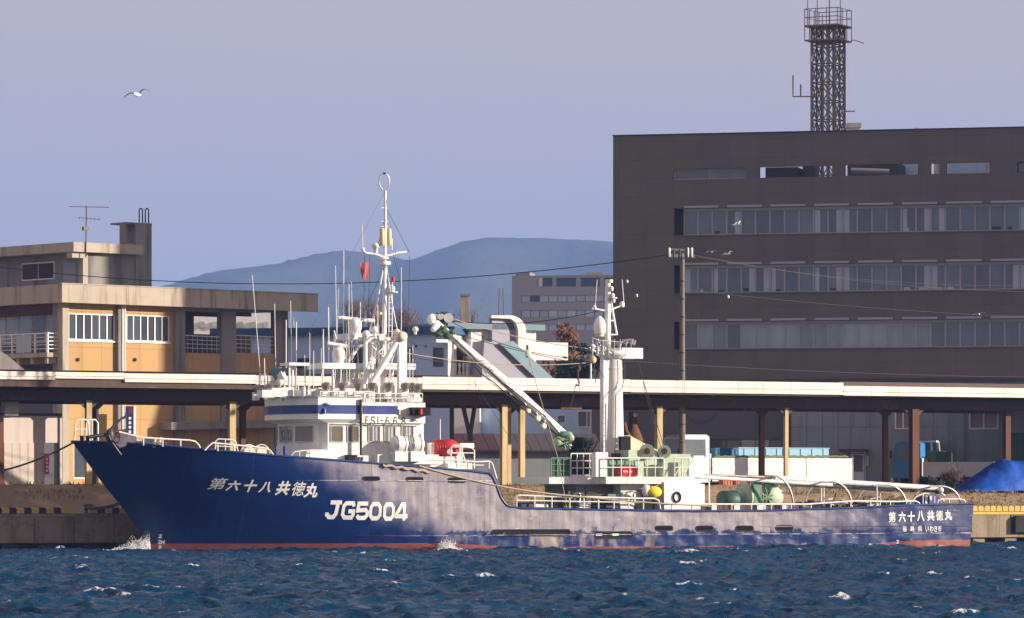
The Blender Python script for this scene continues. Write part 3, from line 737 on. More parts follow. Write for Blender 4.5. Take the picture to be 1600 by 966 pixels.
for ch, x0 in zip('第六十八共徳丸', (1388, 1404, 1418, 1433, 1449, 1463, 1477)):
    k = (x0 - 1388) / 89
    put_glyph(text_mesh(ch, 0.011 if ch in '第徳' else 0.036), x0, x0 + 11.5, 800 - 3 * k, 816.5 - 3.5 * k, 0, onhull, 'letter_white', hull)
for ch, x0, w in zip('福島県いわき市', (1410, 1422, 1434, 1446, 1453, 1460, 1466), (6.5, 6.5, 7, 5, 5.5, 5, 5.5)):
    put_glyph(text_mesh(ch, 0.010), x0, x0 + w, 821, 831, 0, onhull, 'letter_white', hull)
GL = {'J': [[(0.25, 0.92), (0.98, 0.92)], [(0.74, 0.98), (0.66, 0.28), (0.52, 0.1), (0.25, 0.1), (0.1, 0.24), (0.1, 0.36)]],
      'G': [[(0.9, 0.72), (0.84, 0.9), (0.3, 0.9), (0.14, 0.74), (0.1, 0.28), (0.26, 0.1), (0.78, 0.1), (0.88, 0.26), (0.88, 0.45), (0.5, 0.45)]],
      '5': [[(0.88, 0.9), (0.2, 0.9), (0.14, 0.52), (0.72, 0.55), (0.88, 0.42), (0.86, 0.24), (0.7, 0.1), (0.26, 0.1), (0.1, 0.24)]],
      '0': [[(0.3, 0.9), (0.7, 0.9), (0.88, 0.72), (0.88, 0.28), (0.7, 0.1), (0.3, 0.1), (0.12, 0.28), (0.12, 0.72), (0.3, 0.9)]],
      '4': [[(0.7, 0.02), (0.7, 0.92), (0.52, 0.92), (0.08, 0.36), (0.08, 0.26), (0.98, 0.26)]]}
for ch, x0, x1 in zip('JG5004', (514, 537, 558, 578, 599, 618), (537, 557, 578, 597, 617, 637)):
    y0 = 783 + (x0 - 514) * 0.03
    put_glyph(sub(*strokes(GL[ch], 0.235)), x0, x1, y0, y0 + 28, 0, onhull, 'letter_white', hull, box=(0, 1, 0, 1))
for ch, x0, w, y0 in (('2', 248, 5, 835), ('2', 247, 4.5, 844), ('M', 252, 5, 844.5), ('8', 248, 4, 852)):
    put_glyph(text_mesh(ch, 0.03), x0, x0 + w, y0, y0 + 6, vside(x0 + 2, y0), onhull, 'letter_white', hull, name='draught_mark')
for ch, x0, w, y0 in (('2', 1401, 4, 844), ('2', 1398, 4, 851), ('M', 1403, 5, 851)):
    put_glyph(text_mesh(ch, 0.03), x0, x0 + w, y0, y0 + 5.5, 0, onhull, 'letter_white', hull, name='draught_mark')

# ---- rails along the bulwark
def rail(pts, v, posts, r=0.035, name='bulwark_rail', m='rail_white', drop=None, mids=()):
    """pts: pixels of the top bar; posts: pixels where a stanchion drops to the given pixel row"""
    f = tube(name, m, ship, [A(x, y, v) for x, y in pts], r)
    for x, y0, y1 in posts: tube('stanchion', m, f, [A(x, y0, v), A(x, y1, v)], r * 0.9)
    for q in mids: tube('mid_bar', m, f, [A(x, y, v) for x, y in q], r * 0.7)
    return f
def arc(cx, cy, rx, ry, a0, a1, n=10): return [(cx + rx * math.cos(R(a0 + (a1 - a0) * i / n)), cy - ry * math.sin(R(a0 + (a1 - a0) * i / n))) for i in range(n + 1)]
rail([(116, 688), (118, 660), (121, 656), (134, 656), (138, 660), (140, 690)], 4.0, [(127, 656, 688)], 0.045, 'bow_pulpit', mids=[[(117, 671), (139, 671)]])
rail([(133, 688), (135, 661), (139, 656), (149, 656), (153, 661), (153, 690)], 5.2, [(144, 656, 688)], 0.045, 'bow_pulpit')
rail([(186, 675), (222, 684), (256, 686), (296, 688), (305, 690), (311, 696), (313, 702)], 1.3, [(224, 685, 696), (254, 686, 698), (282, 688, 700)], 0.045)
rail([(320, 704), (326, 697), (333, 692), (372, 696), (414, 700), (422, 704), (427, 711)], 0.5, [(340, 693, 705), (366, 696, 707), (390, 698, 709)], 0.045)
rail([(336, 704), (337, 689), (341, 686), (362, 687), (368, 690), (372, 706)], 2.4, [(352, 687, 706)], 0.035, 'hatch_rail', mids=[[(337, 697), (370, 699)]])
rail([(455, 712), (460, 706), (475, 704), (500, 704)], 0.6, [(468, 705, 714), (484, 704, 716)], 0.035)
rail([(668, 719), (690, 719), (710, 719), (746, 722), (765, 721), (769, 724), (776, 748)], 0.15, [(714, 719, 731), (731, 720, 732), (764, 721, 732)], 0.045, mids=[[(714, 727), (756, 727)]])
rail([(704, 729), (705, 699), (709, 696), (737, 700), (741, 704), (741, 732)], 1.4, [(722, 698, 730)], 0.045, 'ladder_rail', mids=[[(704, 708), (741, 708)]])
rail([(709, 699), (716, 697), (722, 706), (730, 731)], 2.0, [(718, 700, 731)], 0.045, 'ladder_rail')
rail([(807, 794), (807, 775), (812, 774), (860, 776), (930, 777), (1000, 779), (1022, 779), (1029, 782), (1032, 796)], 0.15, [(835, 775, 794), (862, 776, 795), (890, 776, 795), (912, 777, 796), (935, 777, 796), (959, 778, 796), (982, 778, 797), (1005, 779, 797)], 0.05, mids=[[(807, 782), (1028, 786)]])
rail([(1036, 788), (1100, 788), (1180, 788), (1262, 788), (1335, 783), (1400, 784), (1430, 783), (1436, 786), (1438, 790)], 0.2, [(x, 788 - (5 if x > 1300 else 0), 798 - (5 if x > 1330 else 0)) for x in range(1050, 1425, 31)], 0.05)
rail([(1464, 790), (1466, 782), (1471, 780), (1500, 780), (1507, 782), (1509, 789)], 0.4, [(1483, 780, 788)], 0.05)
rail([(1427, 781), (1432, 776), (1444, 771), (1459, 771), (1467, 777), (1475, 783)], 1.2, [(1442, 772, 788), (1460, 772, 788)], 0.045, 'stern_frame')

# ---- anchor on the bow
def ln(pp, v): return [A(x, y, v) for x, y in pp]
an = tube('anchor', 'dark_steel', ship, ln([(139, 683), (165, 679), (182, 675), (198, 673)], 2.2), 0.09, 8)
tube('fluke_arm', 'dark_steel', an, ln([(172, 694), (168, 685), (170, 674), (178, 665), (189, 655), (198, 650)], 2.1), 0.065, 6)
tube('fluke_arm', 'dark_steel', an, ln([(169, 680), (174, 690), (182, 702), (189, 711)], 2.0), 0.075, 6)
part('crown', G().ball(A(172, 681, 2.1), 0.3, 10, 6, (0.8, 0.6, 1.3)), 'dark_steel', an)
tube('stock', 'dark_steel', an, ln([(196, 645), (198, 681)], 2.2), 0.03)
part('shackle', G().tube([A(182 + 6 * math.cos(t), 683 + 9 * math.sin(t), 2.0) for t in [i * math.pi / 6 for i in range(12)]], 0.045, 5, True), 'rust', an)
for x, v in ((128, 3.6), (137, 3.2)): part('bow_bitt', G().cyl(A(x, 694, v), A(x, 682, v), 0.10).cyl(A(x, 682, v), A(x, 681, v), 0.14), 'black', ship)
# windlass and gear on the fore deck
wz = thing
wl_ = part('windlass', G().box(A(185, 700, 2.6), A(218, 690, 3.6)).cyl(A(190, 688, 2.4), A(190, 688, 4.0), 0.35, n=14).cyl(A(205, 687, 2.4), A(205, 687, 4.2), 0.28, n=14), 'galv', ship)
part('cable_drum', G().cyl(A(232, 693, 2.0), A(232, 693, 3.2), 0.36, n=14), 'galv', wl_)
for x in (241, 249): part('roller', G().lathe(A(x, 700, 1.8), [(0.10, 0), (0.16, 0.05), (0.1, 0.2), (0.1, 0.38), (0.17, 0.48), (0.17, 0.52)], 10), 'cream', ship)
for x in (388, 408):                                         # coils on the fore deck
    c = A(x, 709, 1.6)
    cl = part('hose_reel', G().lathe(c - Vector((0, 0.2, 0)), [(0.34, 0), (0.34, 0.04), (0.2, 0.06), (0.2, 0.34), (0.34, 0.36), (0.34, 0.4)], 16, (0, 1, 0)), 'cream', ship)
    part('reel_guard', G().tube([c + Vector((0.46 * math.cos(t), -0.05, 0.46 * math.sin(t))) for t in [math.pi * i / 10 for i in range(11)]], 0.03, 5), 'rail_white', cl)
for x in (431, 445): part('vent_post', G().cyl(A(x, 716, 1.2), A(x, 697, 1.2), 0.09, n=10), 'stripe_blue', ship)
g = G(); g.slab([(A.u(476, 1.0), A(0, 716, 1.0).z), (A.u(528, 1.0), A(0, 720, 1).z), (A.u(520, 1.0), A(0, 707, 1).z), (A.u(506, 1.0), A(0, 700, 1).z), (A.u(484, 1.0), A(0, 700, 1).z), (A.u(478, 1), A(0, 704, 1).z)], 0.9, 2.4)
part('deck_hatch', g, 'white_clean', ship)
bx('hose_box', 'black', ship, A(544, 722, 0.9), A(552, 711, 1.4)); bx('deck_locker', 'white', ship, A(552, 722, 0.95), A(570, 712, 1.4))
for x in (555, 560, 565): bx('locker_slat', 'dark_steel', ship, A(x, 720, 0.90), A(x + 2, 714, 0.945))

# ---- wheelhouse
def arcplan(pc, bulge, v0, v1, aft, qs=(0, 0.1, 0.36, 0.64, 0.9, 1.0)):
    """plan with a bowed front: starts at the aft port corner and runs round the front"""
    pl = [(aft, v0)]
    for q in qs: pl.append((pc - bulge * 4 * q * (1 - q), v0 + (v1 - v0) * q))
    return pl + [(aft, v1)]
V0 = 1.3
zA = lambda y, px=560, v=V0: A(px, y, v).z
uf, ua = A.u(512, V0), A.u(662, V0)
plan = arcplan(uf, 1.0, V0, 7.5, ua)
house = part('wheelhouse', G().prism(plan, 3.6, zA(659)), 'white', ship)
plan2 = arcplan(A.u(497, V0 - 0.25), 0.95, V0 - 0.25, 7.75, A.u(566, V0 - 0.25))
band = part('bridge_front_band', G().prism(plan2, zA(655.5), zA(621)), 'white_clean', house)
# sloping soffit below the band
g = G(); pa = arcplan(A.u(497, V0 - 0.25), 0.95, V0 - 0.25, 7.75, A.u(566, V0 - 0.25)); pb = arcplan(uf + 0.02, 1.0, V0 + 0.01, 7.49, A.u(566, V0))
n = len(pa); g.add([(*p, zA(655.5)) for p in pa] + [(*p, zA(661.5)) for p in pb], [(i, (i + 1) % n, n + (i + 1) % n, n + i) for i in range(n)])
part('soffit', g, 'white_clean', house)
part('roof_edge', G().prism(arcplan(A.u(497, 1.0) - 0.06, 0.97, 0.98, 7.82, A.u(566, 1.0)), zA(621), zA(619.5)), 'galv', house)
st_plan = arcplan(A.u(497, V0 - 0.25) - 0.02, 0.95, V0 - 0.27, 7.77, A.u(566, V0 - 0.25))
g = G(); m_ = len(st_plan) - 1
for i in range(m_):
    (a, b), (c, d) = st_plan[i], st_plan[i + 1]
    g.add([(a, b, zA(647)), (c, d, zA(647)), (c, d, zA(633.5)), (a, b, zA(633.5))], [(0, 1, 2, 3)])
part('blue_stripe', g, 'stripe_blue', house)
ub1 = A.u(664, V0 - 0.2)
bx('upper_deck_edge', 'white', house, (A.u(566, 1.05) + 0.003, V0 - 0.24, zA(661)), (ub1, 7.34, zA(628.5)))
bx('blue_stripe', 'stripe_blue', house, (A.u(568, 1.0), V0 - 0.262, zA(647)), (A.u(622, 1.0), V0 - 0.242, zA(634)))
bx('lamp_shelf', 'cream', house, A(624, 648, 0.98), A(646, 640, 1.06))
nl = bx('navigation_lamp_screen', 'black', house, A(645, 649, 0.6), A(667, 637, 1.05))
part('red_lamp', G().cyl(A(657, 647.5, 0.52), A(657, 639, 0.52), 0.11, n=12), 'red', nl)
tube('vent_pipe', 'dark_steel', house, [A(564, 711, 0.95), A(564, 624, 0.95)], 0.07, 8)
tube('trim_bar', 'white', house, [A(520, 662, 1.2), A(575, 663, 1.2), A(655, 665, 1.2)], 0.035, 5)
for x, y in ((511, 631), (649, 656)): part('deck_light', G().ball(A(x, y, 0.98), 0.15, 10, 6, (1.2, 0.6, 0.45)), 'galv', house)
part('horn_mount', G().cyl(A(507, 646, 0.98), A(507, 638, 0.98), 0.10, 0.05, 10), 'stripe_blue', house)
# ship number on the bridge side
FS = {'F': [[(0.2, 0), (0.2, 0.95), (0.85, 0.95)], [(0.2, 0.52), (0.7, 0.52)]],
      'S': [[(0.85, 0.75), (0.78, 0.95), (0.25, 0.95), (0.12, 0.72), (0.3, 0.52), (0.7, 0.46), (0.88, 0.25), (0.75, 0.05), (0.25, 0.05), (0.12, 0.25)]],
      'I': [[(0.5, 0), (0.5, 1)]], '-': [[(0.1, 0.5), (0.9, 0.5)]],
      '6': [[(0.8, 0.92), (0.4, 0.92), (0.15, 0.6), (0.12, 0.25), (0.35, 0.05), (0.7, 0.05), (0.88, 0.25), (0.75, 0.5), (0.35, 0.52), (0.14, 0.36)]],
      '8': [[(0.5, 0.52), (0.2, 0.65), (0.2, 0.85), (0.4, 0.97), (0.6, 0.97), (0.8, 0.85), (0.8, 0.65), (0.5, 0.52), (0.15, 0.35), (0.15, 0.16), (0.35, 0.04), (0.65, 0.04), (0.85, 0.16), (0.85, 0.35), (0.5, 0.52)]]}
flat = lambda u, z: (u, V0 - 0.243 - 0.008, z)
for ch, x0, w in zip('FSI-668', (570, 579, 589, 594, 602, 614, 627), (7, 7.5, 3, 5, 7, 7, 7)):
    vs_, fs_ = strokes(FS[ch], 0.17 if w > 4 else 0.4); put_glyph((vs_, fs_), x0, x0 + w, 651 + (x0 - 570) * 0.02, 662.5 + (x0 - 570) * 0.02, V0 - 0.25, flat, 'letter_olive', house, box=(0, 1, 0, 1))
def facet_window(p0, p1, f0, f1, z0, z1, gm='glass_ship'):
    a, b = Vector((*p0, 0)), Vector((*p1, 0)); d = (b - a).normalized(); nrm = Vector((d.y, -d.x, 0))
    if nrm.x > 0.05: nrm = -nrm
    q0, q1 = a.lerp(b, f0), a.lerp(b, f1)
    def bar(s0, s1, za, zb, o0, o1, g):
        vs = []
        for z in (za, zb):
            for s_, o in ((s0, o0), (s1, o0), (s1, o1), (s0, o1)):
                p = q0.lerp(q1, s_) + nrm * o; vs.append((p.x, p.y, z))
        g.add(vs, [(0, 3, 2, 1), (4, 5, 6, 7), (0, 1, 5, 4), (1, 2, 6, 5), (2, 3, 7, 6), (3, 0, 4, 7)])
    L = (q1 - q0).length; t = 0.05 / L; g = G()
    bar(0, 1, z0, z0 + 0.05, 0.0, 0.045, g); bar(0, 1, z1 - 0.05, z1, 0.0, 0.045, g); bar(0, t, z0 + 0.05, z1 - 0.05, 0.0, 0.045, g); bar(1 - t, 1, z0 + 0.05, z1 - 0.05, 0.0, 0.045, g)
    f = part('window', g, 'galv', house)
    g = G(); bar(0.01, 0.99, z0 + 0.02, z1 - 0.02, 0.002, 0.018, g); part('pane', g, gm, f)
    return f, q0, q1, nrm
for i, (x0, x1) in enumerate(((516, 536), (542, 561), (575, 594), (600, 618), (627, 646))):
    z0, z1 = zA(691, x0), zA(665, x0)
    f, *_ = facet_window((A.u(x0, V0), V0), (A.u(x1, V0), V0), 0, 1, z0, z1)
    for k in ((0.35, 0.6) if i > 1 else ()):
        bx('curtain', 'curtain', f, (A.u(x0 + (x1 - x0) * k, V0), V0 - 0.026, z0 + 0.06), (A.u(x0 + (x1 - x0) * (k + 0.15), V0), V0 - 0.0195, z1 - 0.06))
zw0, zw1 = zA(690.5, 470), zA(664, 470)
fr_ = plan[1:7]
w1 = facet_window(fr_[1], fr_[2], 0.12, 0.92, zw0, zw1); w2 = facet_window(fr_[2], fr_[3], 0.06, 0.50, zw0, zw1); w3 = facet_window(fr_[2], fr_[3], 0.53, 0.95, zw0, zw1); w4 = facet_window(fr_[3], fr_[4], 0.15, 0.85, zw0, zw1)
for w in (w2, w3):                                           # clear-view discs
    c = w[1].lerp(w[2], 0.5) + w[3] * 0.05; c.z = (zw0 + zw1) / 2 - 0.05
    part('clear_view_disc', G().tube([c + Vector((-w[3].y, w[3].x, 0)) * (0.2 * math.cos(t)) + Vector((0, 0, 0.26 * math.sin(t))) for t in [i * math.pi / 8 for i in range(16)]], 0.022, 5, True), 'galv', w[0])
# liferaft canisters in cradles on the port side
for k, (x0, x1, y, v) in enumerate(((612, 636, 694, 0.55), (637, 660, 694, 0.45))):
    c0, c1 = A(x0, y, v), A(x1, y, v); c = (c0 + c1) / 2
    lr = part('liferaft_canister', G().lathe(c - Vector((0.45, 0, 0)), [(0.05, 0), (0.28, 0.03), (0.40, 0.13), (0.43, 0.30), (0.43, 0.60), (0.40, 0.77), (0.28, 0.87), (0.05, 0.9)], 18, (1, 0, 0)), 'white_clean', ship)
    for dx in (-0.22, 0.2): part('lashing_band', G().tube([c + Vector((dx, 0.44 * math.cos(t), 0.44 * math.sin(t))) for t in [i * math.pi / 8 for i in range(16)]], 0.02, 5, True), 'galv', lr)
    bx('cradle', 'white', lr, (c.x - 0.4, c.y - 0.35, c.z - 0.9), (c.x + 0.4, c.y + 0.35, c.z - 0.38))
bx('deck_house_base', 'white', ship, A(590, 726, 0.7), A(662, 711, 2.5))
tube('davit', 'dark_steel', ship, ln([(648, 712), (653, 697), (657, 678)], 0.3), 0.035)
# red hose drum and its stand abaft the house
rd = part('net_drum', G().lathe(A(676, 701, 2.2), [(0.38, 0), (0.44, 0.05), (0.44, 0.75), (0.5, 0.8), (0.5, 0.9)], 20, (1, 0, 0)), 'red', ship, label='red ribbed drum with round flange abaft the wheelhouse')
for i in range(6): part('rib', G().tube([A(678 + 4 * i, 701, 2.2) + Vector((0, 0.46 * math.cos(t), 0.46 * math.sin(t))) for t in [k * math.pi / 9 for k in range(18)]], 0.03, 5, True), 'red', rd)
part('flange', G().lathe(A(703, 702, 1.7), [(0.1, 0), (0.52, 0.02), (0.52, 0.14), (0.1, 0.16)], 22, (0.25, 1, 0)), 'red', rd); part('hub', G().cyl(A(703, 706, 1.55), A(703, 706, 1.75), 0.16, n=12), 'white', rd)
bx('stand', 'white', rd, A(674, 696, 2.0), A(694, 692.5, 2.8)); bx('stand', 'white', rd, A(674, 728, 2.0), A(677, 696, 2.8)); bx('base', 'white', rd, A(672, 731, 1.6), A(698, 714, 3.0))
bx('motor_box', 'white', rd, A(719, 700, 2.2), A(733, 693, 2.8)); tube('aerial', 'white', rd, ln([(688, 692), (688, 655)], 2.2), 0.025)
bx('deck_locker', 'white', ship, A(700, 733, 1.2), A(722, 724, 2.4)); bx('deck_locker', 'concrete_grey', ship, A(662, 729, 2.5), A(676, 693, 5.0))

# ---- wheelhouse top: rail, lamps, radars, aerials
def roofrail(x0, x1, y, yb, v, n, mids=1):
    f = tube('roof_rail', 'rail_white', ship, [A(x0, y, v), A(x1, y, v)], 0.03)
    for i in range(n + 1): x = x0 + (x1 - x0) * i / n; tube('stanchion', 'rail_white', f, [A(x, y, v), A(x, yb, v)], 0.028)
    for k in range(mids): yy = y + (yb - y) * (k + 1) / (mids + 1); tube('mid_bar', 'rail_white', f, [A(x0, yy, v), A(x1, yy, v)], 0.022)
roofrail(500, 581, 612, 621, 1.2, 6, 0); roofrail(569, 655, 615, 630, 1.15, 7, 1); roofrail(404, 470, 612, 621, 6.5, 6, 1); roofrail(520, 660, 615, 628, 7.0, 9, 1)
def floodlight(x, y, v, s=1.0, tilt=0.5):
    c = A(x, y, v)
    f = part('floodlight', G().lathe(c - Vector((0.16, -0.1, -0.08)) * s, [(0.05, 0), (0.12, 0.03), (0.2, 0.18), (0.235, 0.34), (0.235, 0.4)], 14, Vector((0.72, -0.62, -0.32))), 'lamp_body', ship)
    part('lens', G().lathe(c + Vector((0.105, -0.13, -0.04)) * s, [(0.215, 0), (0.215, 0.02), (0.1, 0.03)], 14, Vector((0.72, -0.62, -0.32))), 'lamp_glass', f)
    part('bracket', G().box(c + Vector((-0.16, 0.0, -0.62)), c + Vector((0.16, 0.22, -0.2))), 'white_clean', f)
    return f
for x in (508, 534, 559, 581, 607, 632, 652): floodlight(x, 604 if x < 650 else 606, 1.5)
for x, y, v in ((401, 607, 5.6), (420, 606, 4.6), (444, 608, 3.4), (612, 604, 6.4), (640, 604, 6.6)): floodlight(x, y, v)
# search light and teal cover forward
sl = part('search_light', G().lathe(A(437, 597, 3.4), [(0.08, -0.55), (0.1, -0.2), (0.22, -0.1), (0.25, 0.2), (0.18, 0.35)], 12), 'white', ship)
part('cover', G().lathe(A(433, 592, 3.4), [(0.1, -0.1), (0.2, 0.1), (0.36, 0.35), (0.42, 0.52), (0.1, 0.56)], 12), 'teal_roof', sl)
part('reflector', G().lathe(A(440, 584, 3.3), [(0.05, -0.3), (0.3, -0.2), (0.36, 0.1)], 12, (0.6, -0.5, 0.3)), 'white_clean', sl)
for x in (452, 457, 462): tube('compass_post', 'white_clean', ship, ln([(x, 621), (x, 572)], 3.0 + (x - 457) * 0.06), 0.06, 8)
bx('compass_platform', 'white_clean', ship, A(452, 571, 2.4), A(468, 568, 3.6))
for (x, y, w, h) in ((410, 614, 10, 8), (425, 612, 8, 10), (441, 611, 10, 10), (470, 614, 12, 7), (484, 613, 11, 8), (498, 611, 8, 9)):
    bx('equipment_box', 'white', ship, A(x, y + h / 2 + 3, 2.2), A(x + w, y - h / 2, 2.9))
def radar(x, y, v, x0, x1, yb, h):
    p = part('radar_pedestal', G().lathe(A(x, y, v), [(0.22, 0), (0.27, 0.05), (0.3, 0.35), (0.34, 0.42), (0.34, 0.75), (0.25, 0.92), (0.1, 0.98)], 16), 'white_clean', ship)
    a, b = A(x0, yb - 2.5, v), A(x1, yb + 2.5, v)
    g = G(); d = (b - a).normalized(); g.tube([a, b], 0.105, 4); part('scanner_bar', g, 'white_clean', p)
radar(529, 572, 3.2, 512, 543, 539, 0); radar(555, 526, 4.2, 529, 585, 499, 0)
# platforms, gantry and lattice behind the house
for x0, x1, y0, y1, v in ((504, 562, 576, 570, 2.8), (598, 624, 577, 570, 3.0), (546, 580, 530, 524, 3.8)): bx('mast_platform', 'white_clean', ship, A(x0, y0, v), A(x1, y1, v + 2.0))
gan = part('gantry_post', G().box(A(624, 629, 2.0), A(632, 528, 2.3)), 'white_clean', ship)
part('gantry_head', G().lathe(A(630, 526, 1.8), [(0.05, 0), (0.26, 0.02), (0.26, 0.6), (0.05, 0.62)], 14, (0, 1, 0)), 'cream', gan)
part('gantry_brace', G().tube(ln([(579, 602), (600, 568), (621, 532)], 2.1), 0.17, 6), 'white_clean', gan)
part('gantry_brace', G().tube(ln([(571, 600), (571, 535), (578, 530)], 2.6), 0.12, 6), 'white_clean', gan)
part('gantry_brace', G().tube(ln([(520, 600), (560, 542), (578, 532)], 4.4), 0.10, 6), 'white_clean', gan)
part('gantry_beam', G().tube(ln([(560, 530), (628, 530)], 3.2), 0.11, 6), 'white_clean', gan)
part('gantry_post', G().box(A(578, 616, 5.6), A(585, 530, 5.9)), 'white_clean', gan)
for q in ([(574, 534), (608, 566)], [(608, 534), (574, 568)], [(535, 600), (546, 530)], [(590, 600), (600, 531)]): tube('gantry_stay', 'white_clean', gan, ln(q, 3.6), 0.035)
for (x, y, r_) in ((572, 523, 0.22), (585, 516, 0.2), (620, 520, 0.2), (649, 515, 0.16), (545, 603, 0.3), (568, 595, 0.25)):
    part('dome_aerial', G().lathe(A(x, y, 3.0), [(r_ * 0.5, -r_ * 1.6), (r_ * 0.5, -r_ * 0.6), (r_, -r_ * 0.4), (r_, r_ * 0.3), (r_ * 0.6, r_ * 0.85), (0.02, r_)], 12), 'white_clean', ship)
bx('funnel', 'white_clean', ship, A(543, 620, 3.4), A(566, 585, 5.4)); part('funnel_hood', G().tube(ln([(548, 590), (551, 577), (561, 577), (566, 586)], 3.3), 0.2, 8), 'white_clean', ship)
bx('ventilator', 'white', ship, A(590, 622, 2.6), A(612, 603, 3.6)); bx('ventilator', 'white', ship, A(614, 624, 3.2), A(626, 598, 4.2)); bx('ventilator', 'white', ship, A(520, 620, 2.4), A(540, 608, 3.6))
# main mast
mast = part('main_mast', G().cyl(A(599, 622, 4.2), A(601, 470, 4.2), 0.15, 0.12, 12).cyl(A(601, 470, 4.2), A(602, 298, 4.2), 0.10, 0.06, 10), 'white_clean', ship)
for dx in (8, 13): tube('ladder_rail', 'white_clean', mast, ln([(599 + dx, 600), (600 + dx, 440)], 4.2), 0.03)
for y in range(446, 600, 9): tube('rung', 'white_clean', mast, ln([(607, y), (613, y)], 4.2), 0.018, 4)
tube('mast_leg', 'white_clean', mast, ln([(576, 524), (590, 470), (600, 410)], 4.6), 0.05); tube('mast_leg', 'white_clean', mast, ln([(622, 524), (612, 470), (603, 410)], 3.9), 0.03)
part('loop_aerial', G().tube([A(600.5 + 8 * math.cos(t), 284 + 13 * math.sin(t), 4.2) for t in [i * math.pi / 14 for i in range(28)]], 0.035, 5, True), 'galv', mast)
part('loop_cap', G().ball(A(600.5, 271, 4.2), 0.1, 8, 5, (1, 0.8, 0.5)), 'black', mast)
for x, v in ((597, 4.0), (608, 4.2), (602, 4.6)): part('lamp_cylinder', G().lathe(A(x, 384, v), [(0.1, 0), (0.13, 0.04), (0.13, 0.86), (0.1, 0.9)], 12), 'tank_yellow', mast)
for y in (325, 346, 354): tube('foot_peg', 'white_clean', mast, ln([(596, y), (606, y)], 4.2), 0.03)
tube('yardarm', 'white_clean', mast, ln([(567, 391), (572, 396), (585, 397), (598, 401), (610, 399), (622, 395), (635, 394)], 4.2), 0.06)
part('mast_top_plate', G().cyl(A(600, 405, 4.2), A(600, 402, 4.2), 0.28, 0.2, 14).cyl(A(600, 414, 4.2), A(600, 409, 4.2), 0.36, n=14), 'white_clean', mast)
part('radome', G().lathe(A(587, 388, 4.2), [(0.12, -0.25), (0.12, 0.02), (0.22, 0.05), (0.22, 0.2), (0.14, 0.28), (0.02, 0.3)], 14), 'white', mast)
tube('whip_aerial', 'white_clean', mast, ln([(567, 392), (566, 350)], 4.2), 0.02); part('aerial_base', G().ball(A(567, 390, 4.2), 0.11), 'white_clean', mast)
tube('whip_aerial', 'white_clean', mast, ln([(612, 399), (613, 372)], 4.2), 0.03)
ml = part('mast_lamp', G().lathe(A(613, 458, 4.0), [(0.12, 0), (0.14, 0.1), (0.14, 0.3), (0.1, 0.36)], 12), 'white', mast)
part('red_lamp', G().cyl(A(614, 441, 4.0), A(614, 433, 4.0), 0.10, n=10), 'red', mast); part('lamp_tray', G().cyl(A(613, 457.5, 4.0), A(613, 456, 4.0), 0.30, n=12), 'white', mast)
part('horn', G().lathe(A(596, 490, 3.8), [(0.06, 0), (0.08, 0.2), (0.17, 0.36)], 12, (-0.8, -0.5, 0.0)), 'cream', mast)
# whip aerials
for (xt, yt, xb, yb, v, r_) in ((394, 430, 408, 600, 5.8, 0.02), (429, 475, 431, 590, 5.0, 0.02), (447, 500, 447, 575, 4.4, 0.03), (463, 503, 463, 572, 4.2, 0.028), (454, 470, 456, 570, 4.6, 0.018), (484, 520, 484, 612, 3.0, 0.022), (490, 548, 490, 610, 2.8, 0.022), (505, 514, 506, 575, 2.6, 0.028),
        (513, 480, 514, 575, 3.4, 0.035), (524, 415, 527, 575, 4.2, 0.022), (537, 392, 537, 560, 4.4, 0.025), (545, 440, 546, 570, 4.6, 0.022), (549, 440, 552, 560, 5.0, 0.018), (563, 472, 563, 528, 4.0, 0.026), (590, 476, 591, 596, 3.0, 0.026), (627, 418, 627, 524, 2.6, 0.022), (640, 545, 640, 600, 1.6, 0.028), (645, 540, 645, 592, 2.6, 0.02), (413, 560, 414, 612, 5.0, 0.03), (476, 555, 477, 615, 5.6, 0.03), (520, 575, 521, 612, 2.0, 0.04), (533, 577, 531, 612, 2.2, 0.04), (609, 575, 609, 612, 2.2, 0.04)):
    tube('whip_aerial', 'white_clean', ship, ln([(xt, yt), ((xt + xb) / 2, (yt + yb) / 2), (xb, yb)], v), r_, 5)
for (x0, y0, x1, y1, v) in ((405, 612, 405, 585, 5.4), (405, 585, 418, 585, 5.4), (418, 585, 418, 612, 5.4), (466, 600, 482, 600, 2.6), (466, 600, 466, 616, 2.6), (482, 600, 482, 616, 2.6), (504, 575, 504, 600, 2.9), (560, 575, 560, 612, 3), (640, 600, 634, 602, 2.0)):
    tube('pipe_frame', 'rail_white', ship, ln([(x0, y0), (x1, y1)], v), 0.035, 5)
for i in range(46):                                          # small gear crowding the wheelhouse top
    x = rnd.uniform(404, 655); v = rnd.uniform(1.6, 6.8); y1 = 621 if x < 566 else 628; k = rnd.random()
    if k < 0.4: part('roof_fitting', G().cyl(A(x, y1, v), A(x, y1 - rnd.uniform(6, 20), v), rnd.uniform(0.05, 0.14), n=8), rnd.choice(['white', 'white_clean', 'galv']), ship)
    elif k < 0.75: bx('roof_locker', rnd.choice(['white', 'white_clean', 'pale_green', 'galv', 'dark_steel']), ship, A(x, y1, v), A(x + rnd.uniform(4, 13), y1 - rnd.uniform(5, 14), v + rnd.uniform(0.2, 0.6)))
    else: tube('roof_pipe', rnd.choice(['rail_white', 'galv']), ship, ln([(x, y1), (x, y1 - 14), (x + rnd.uniform(-10, 14), y1 - rnd.uniform(14, 24))], v), 0.035, 5)
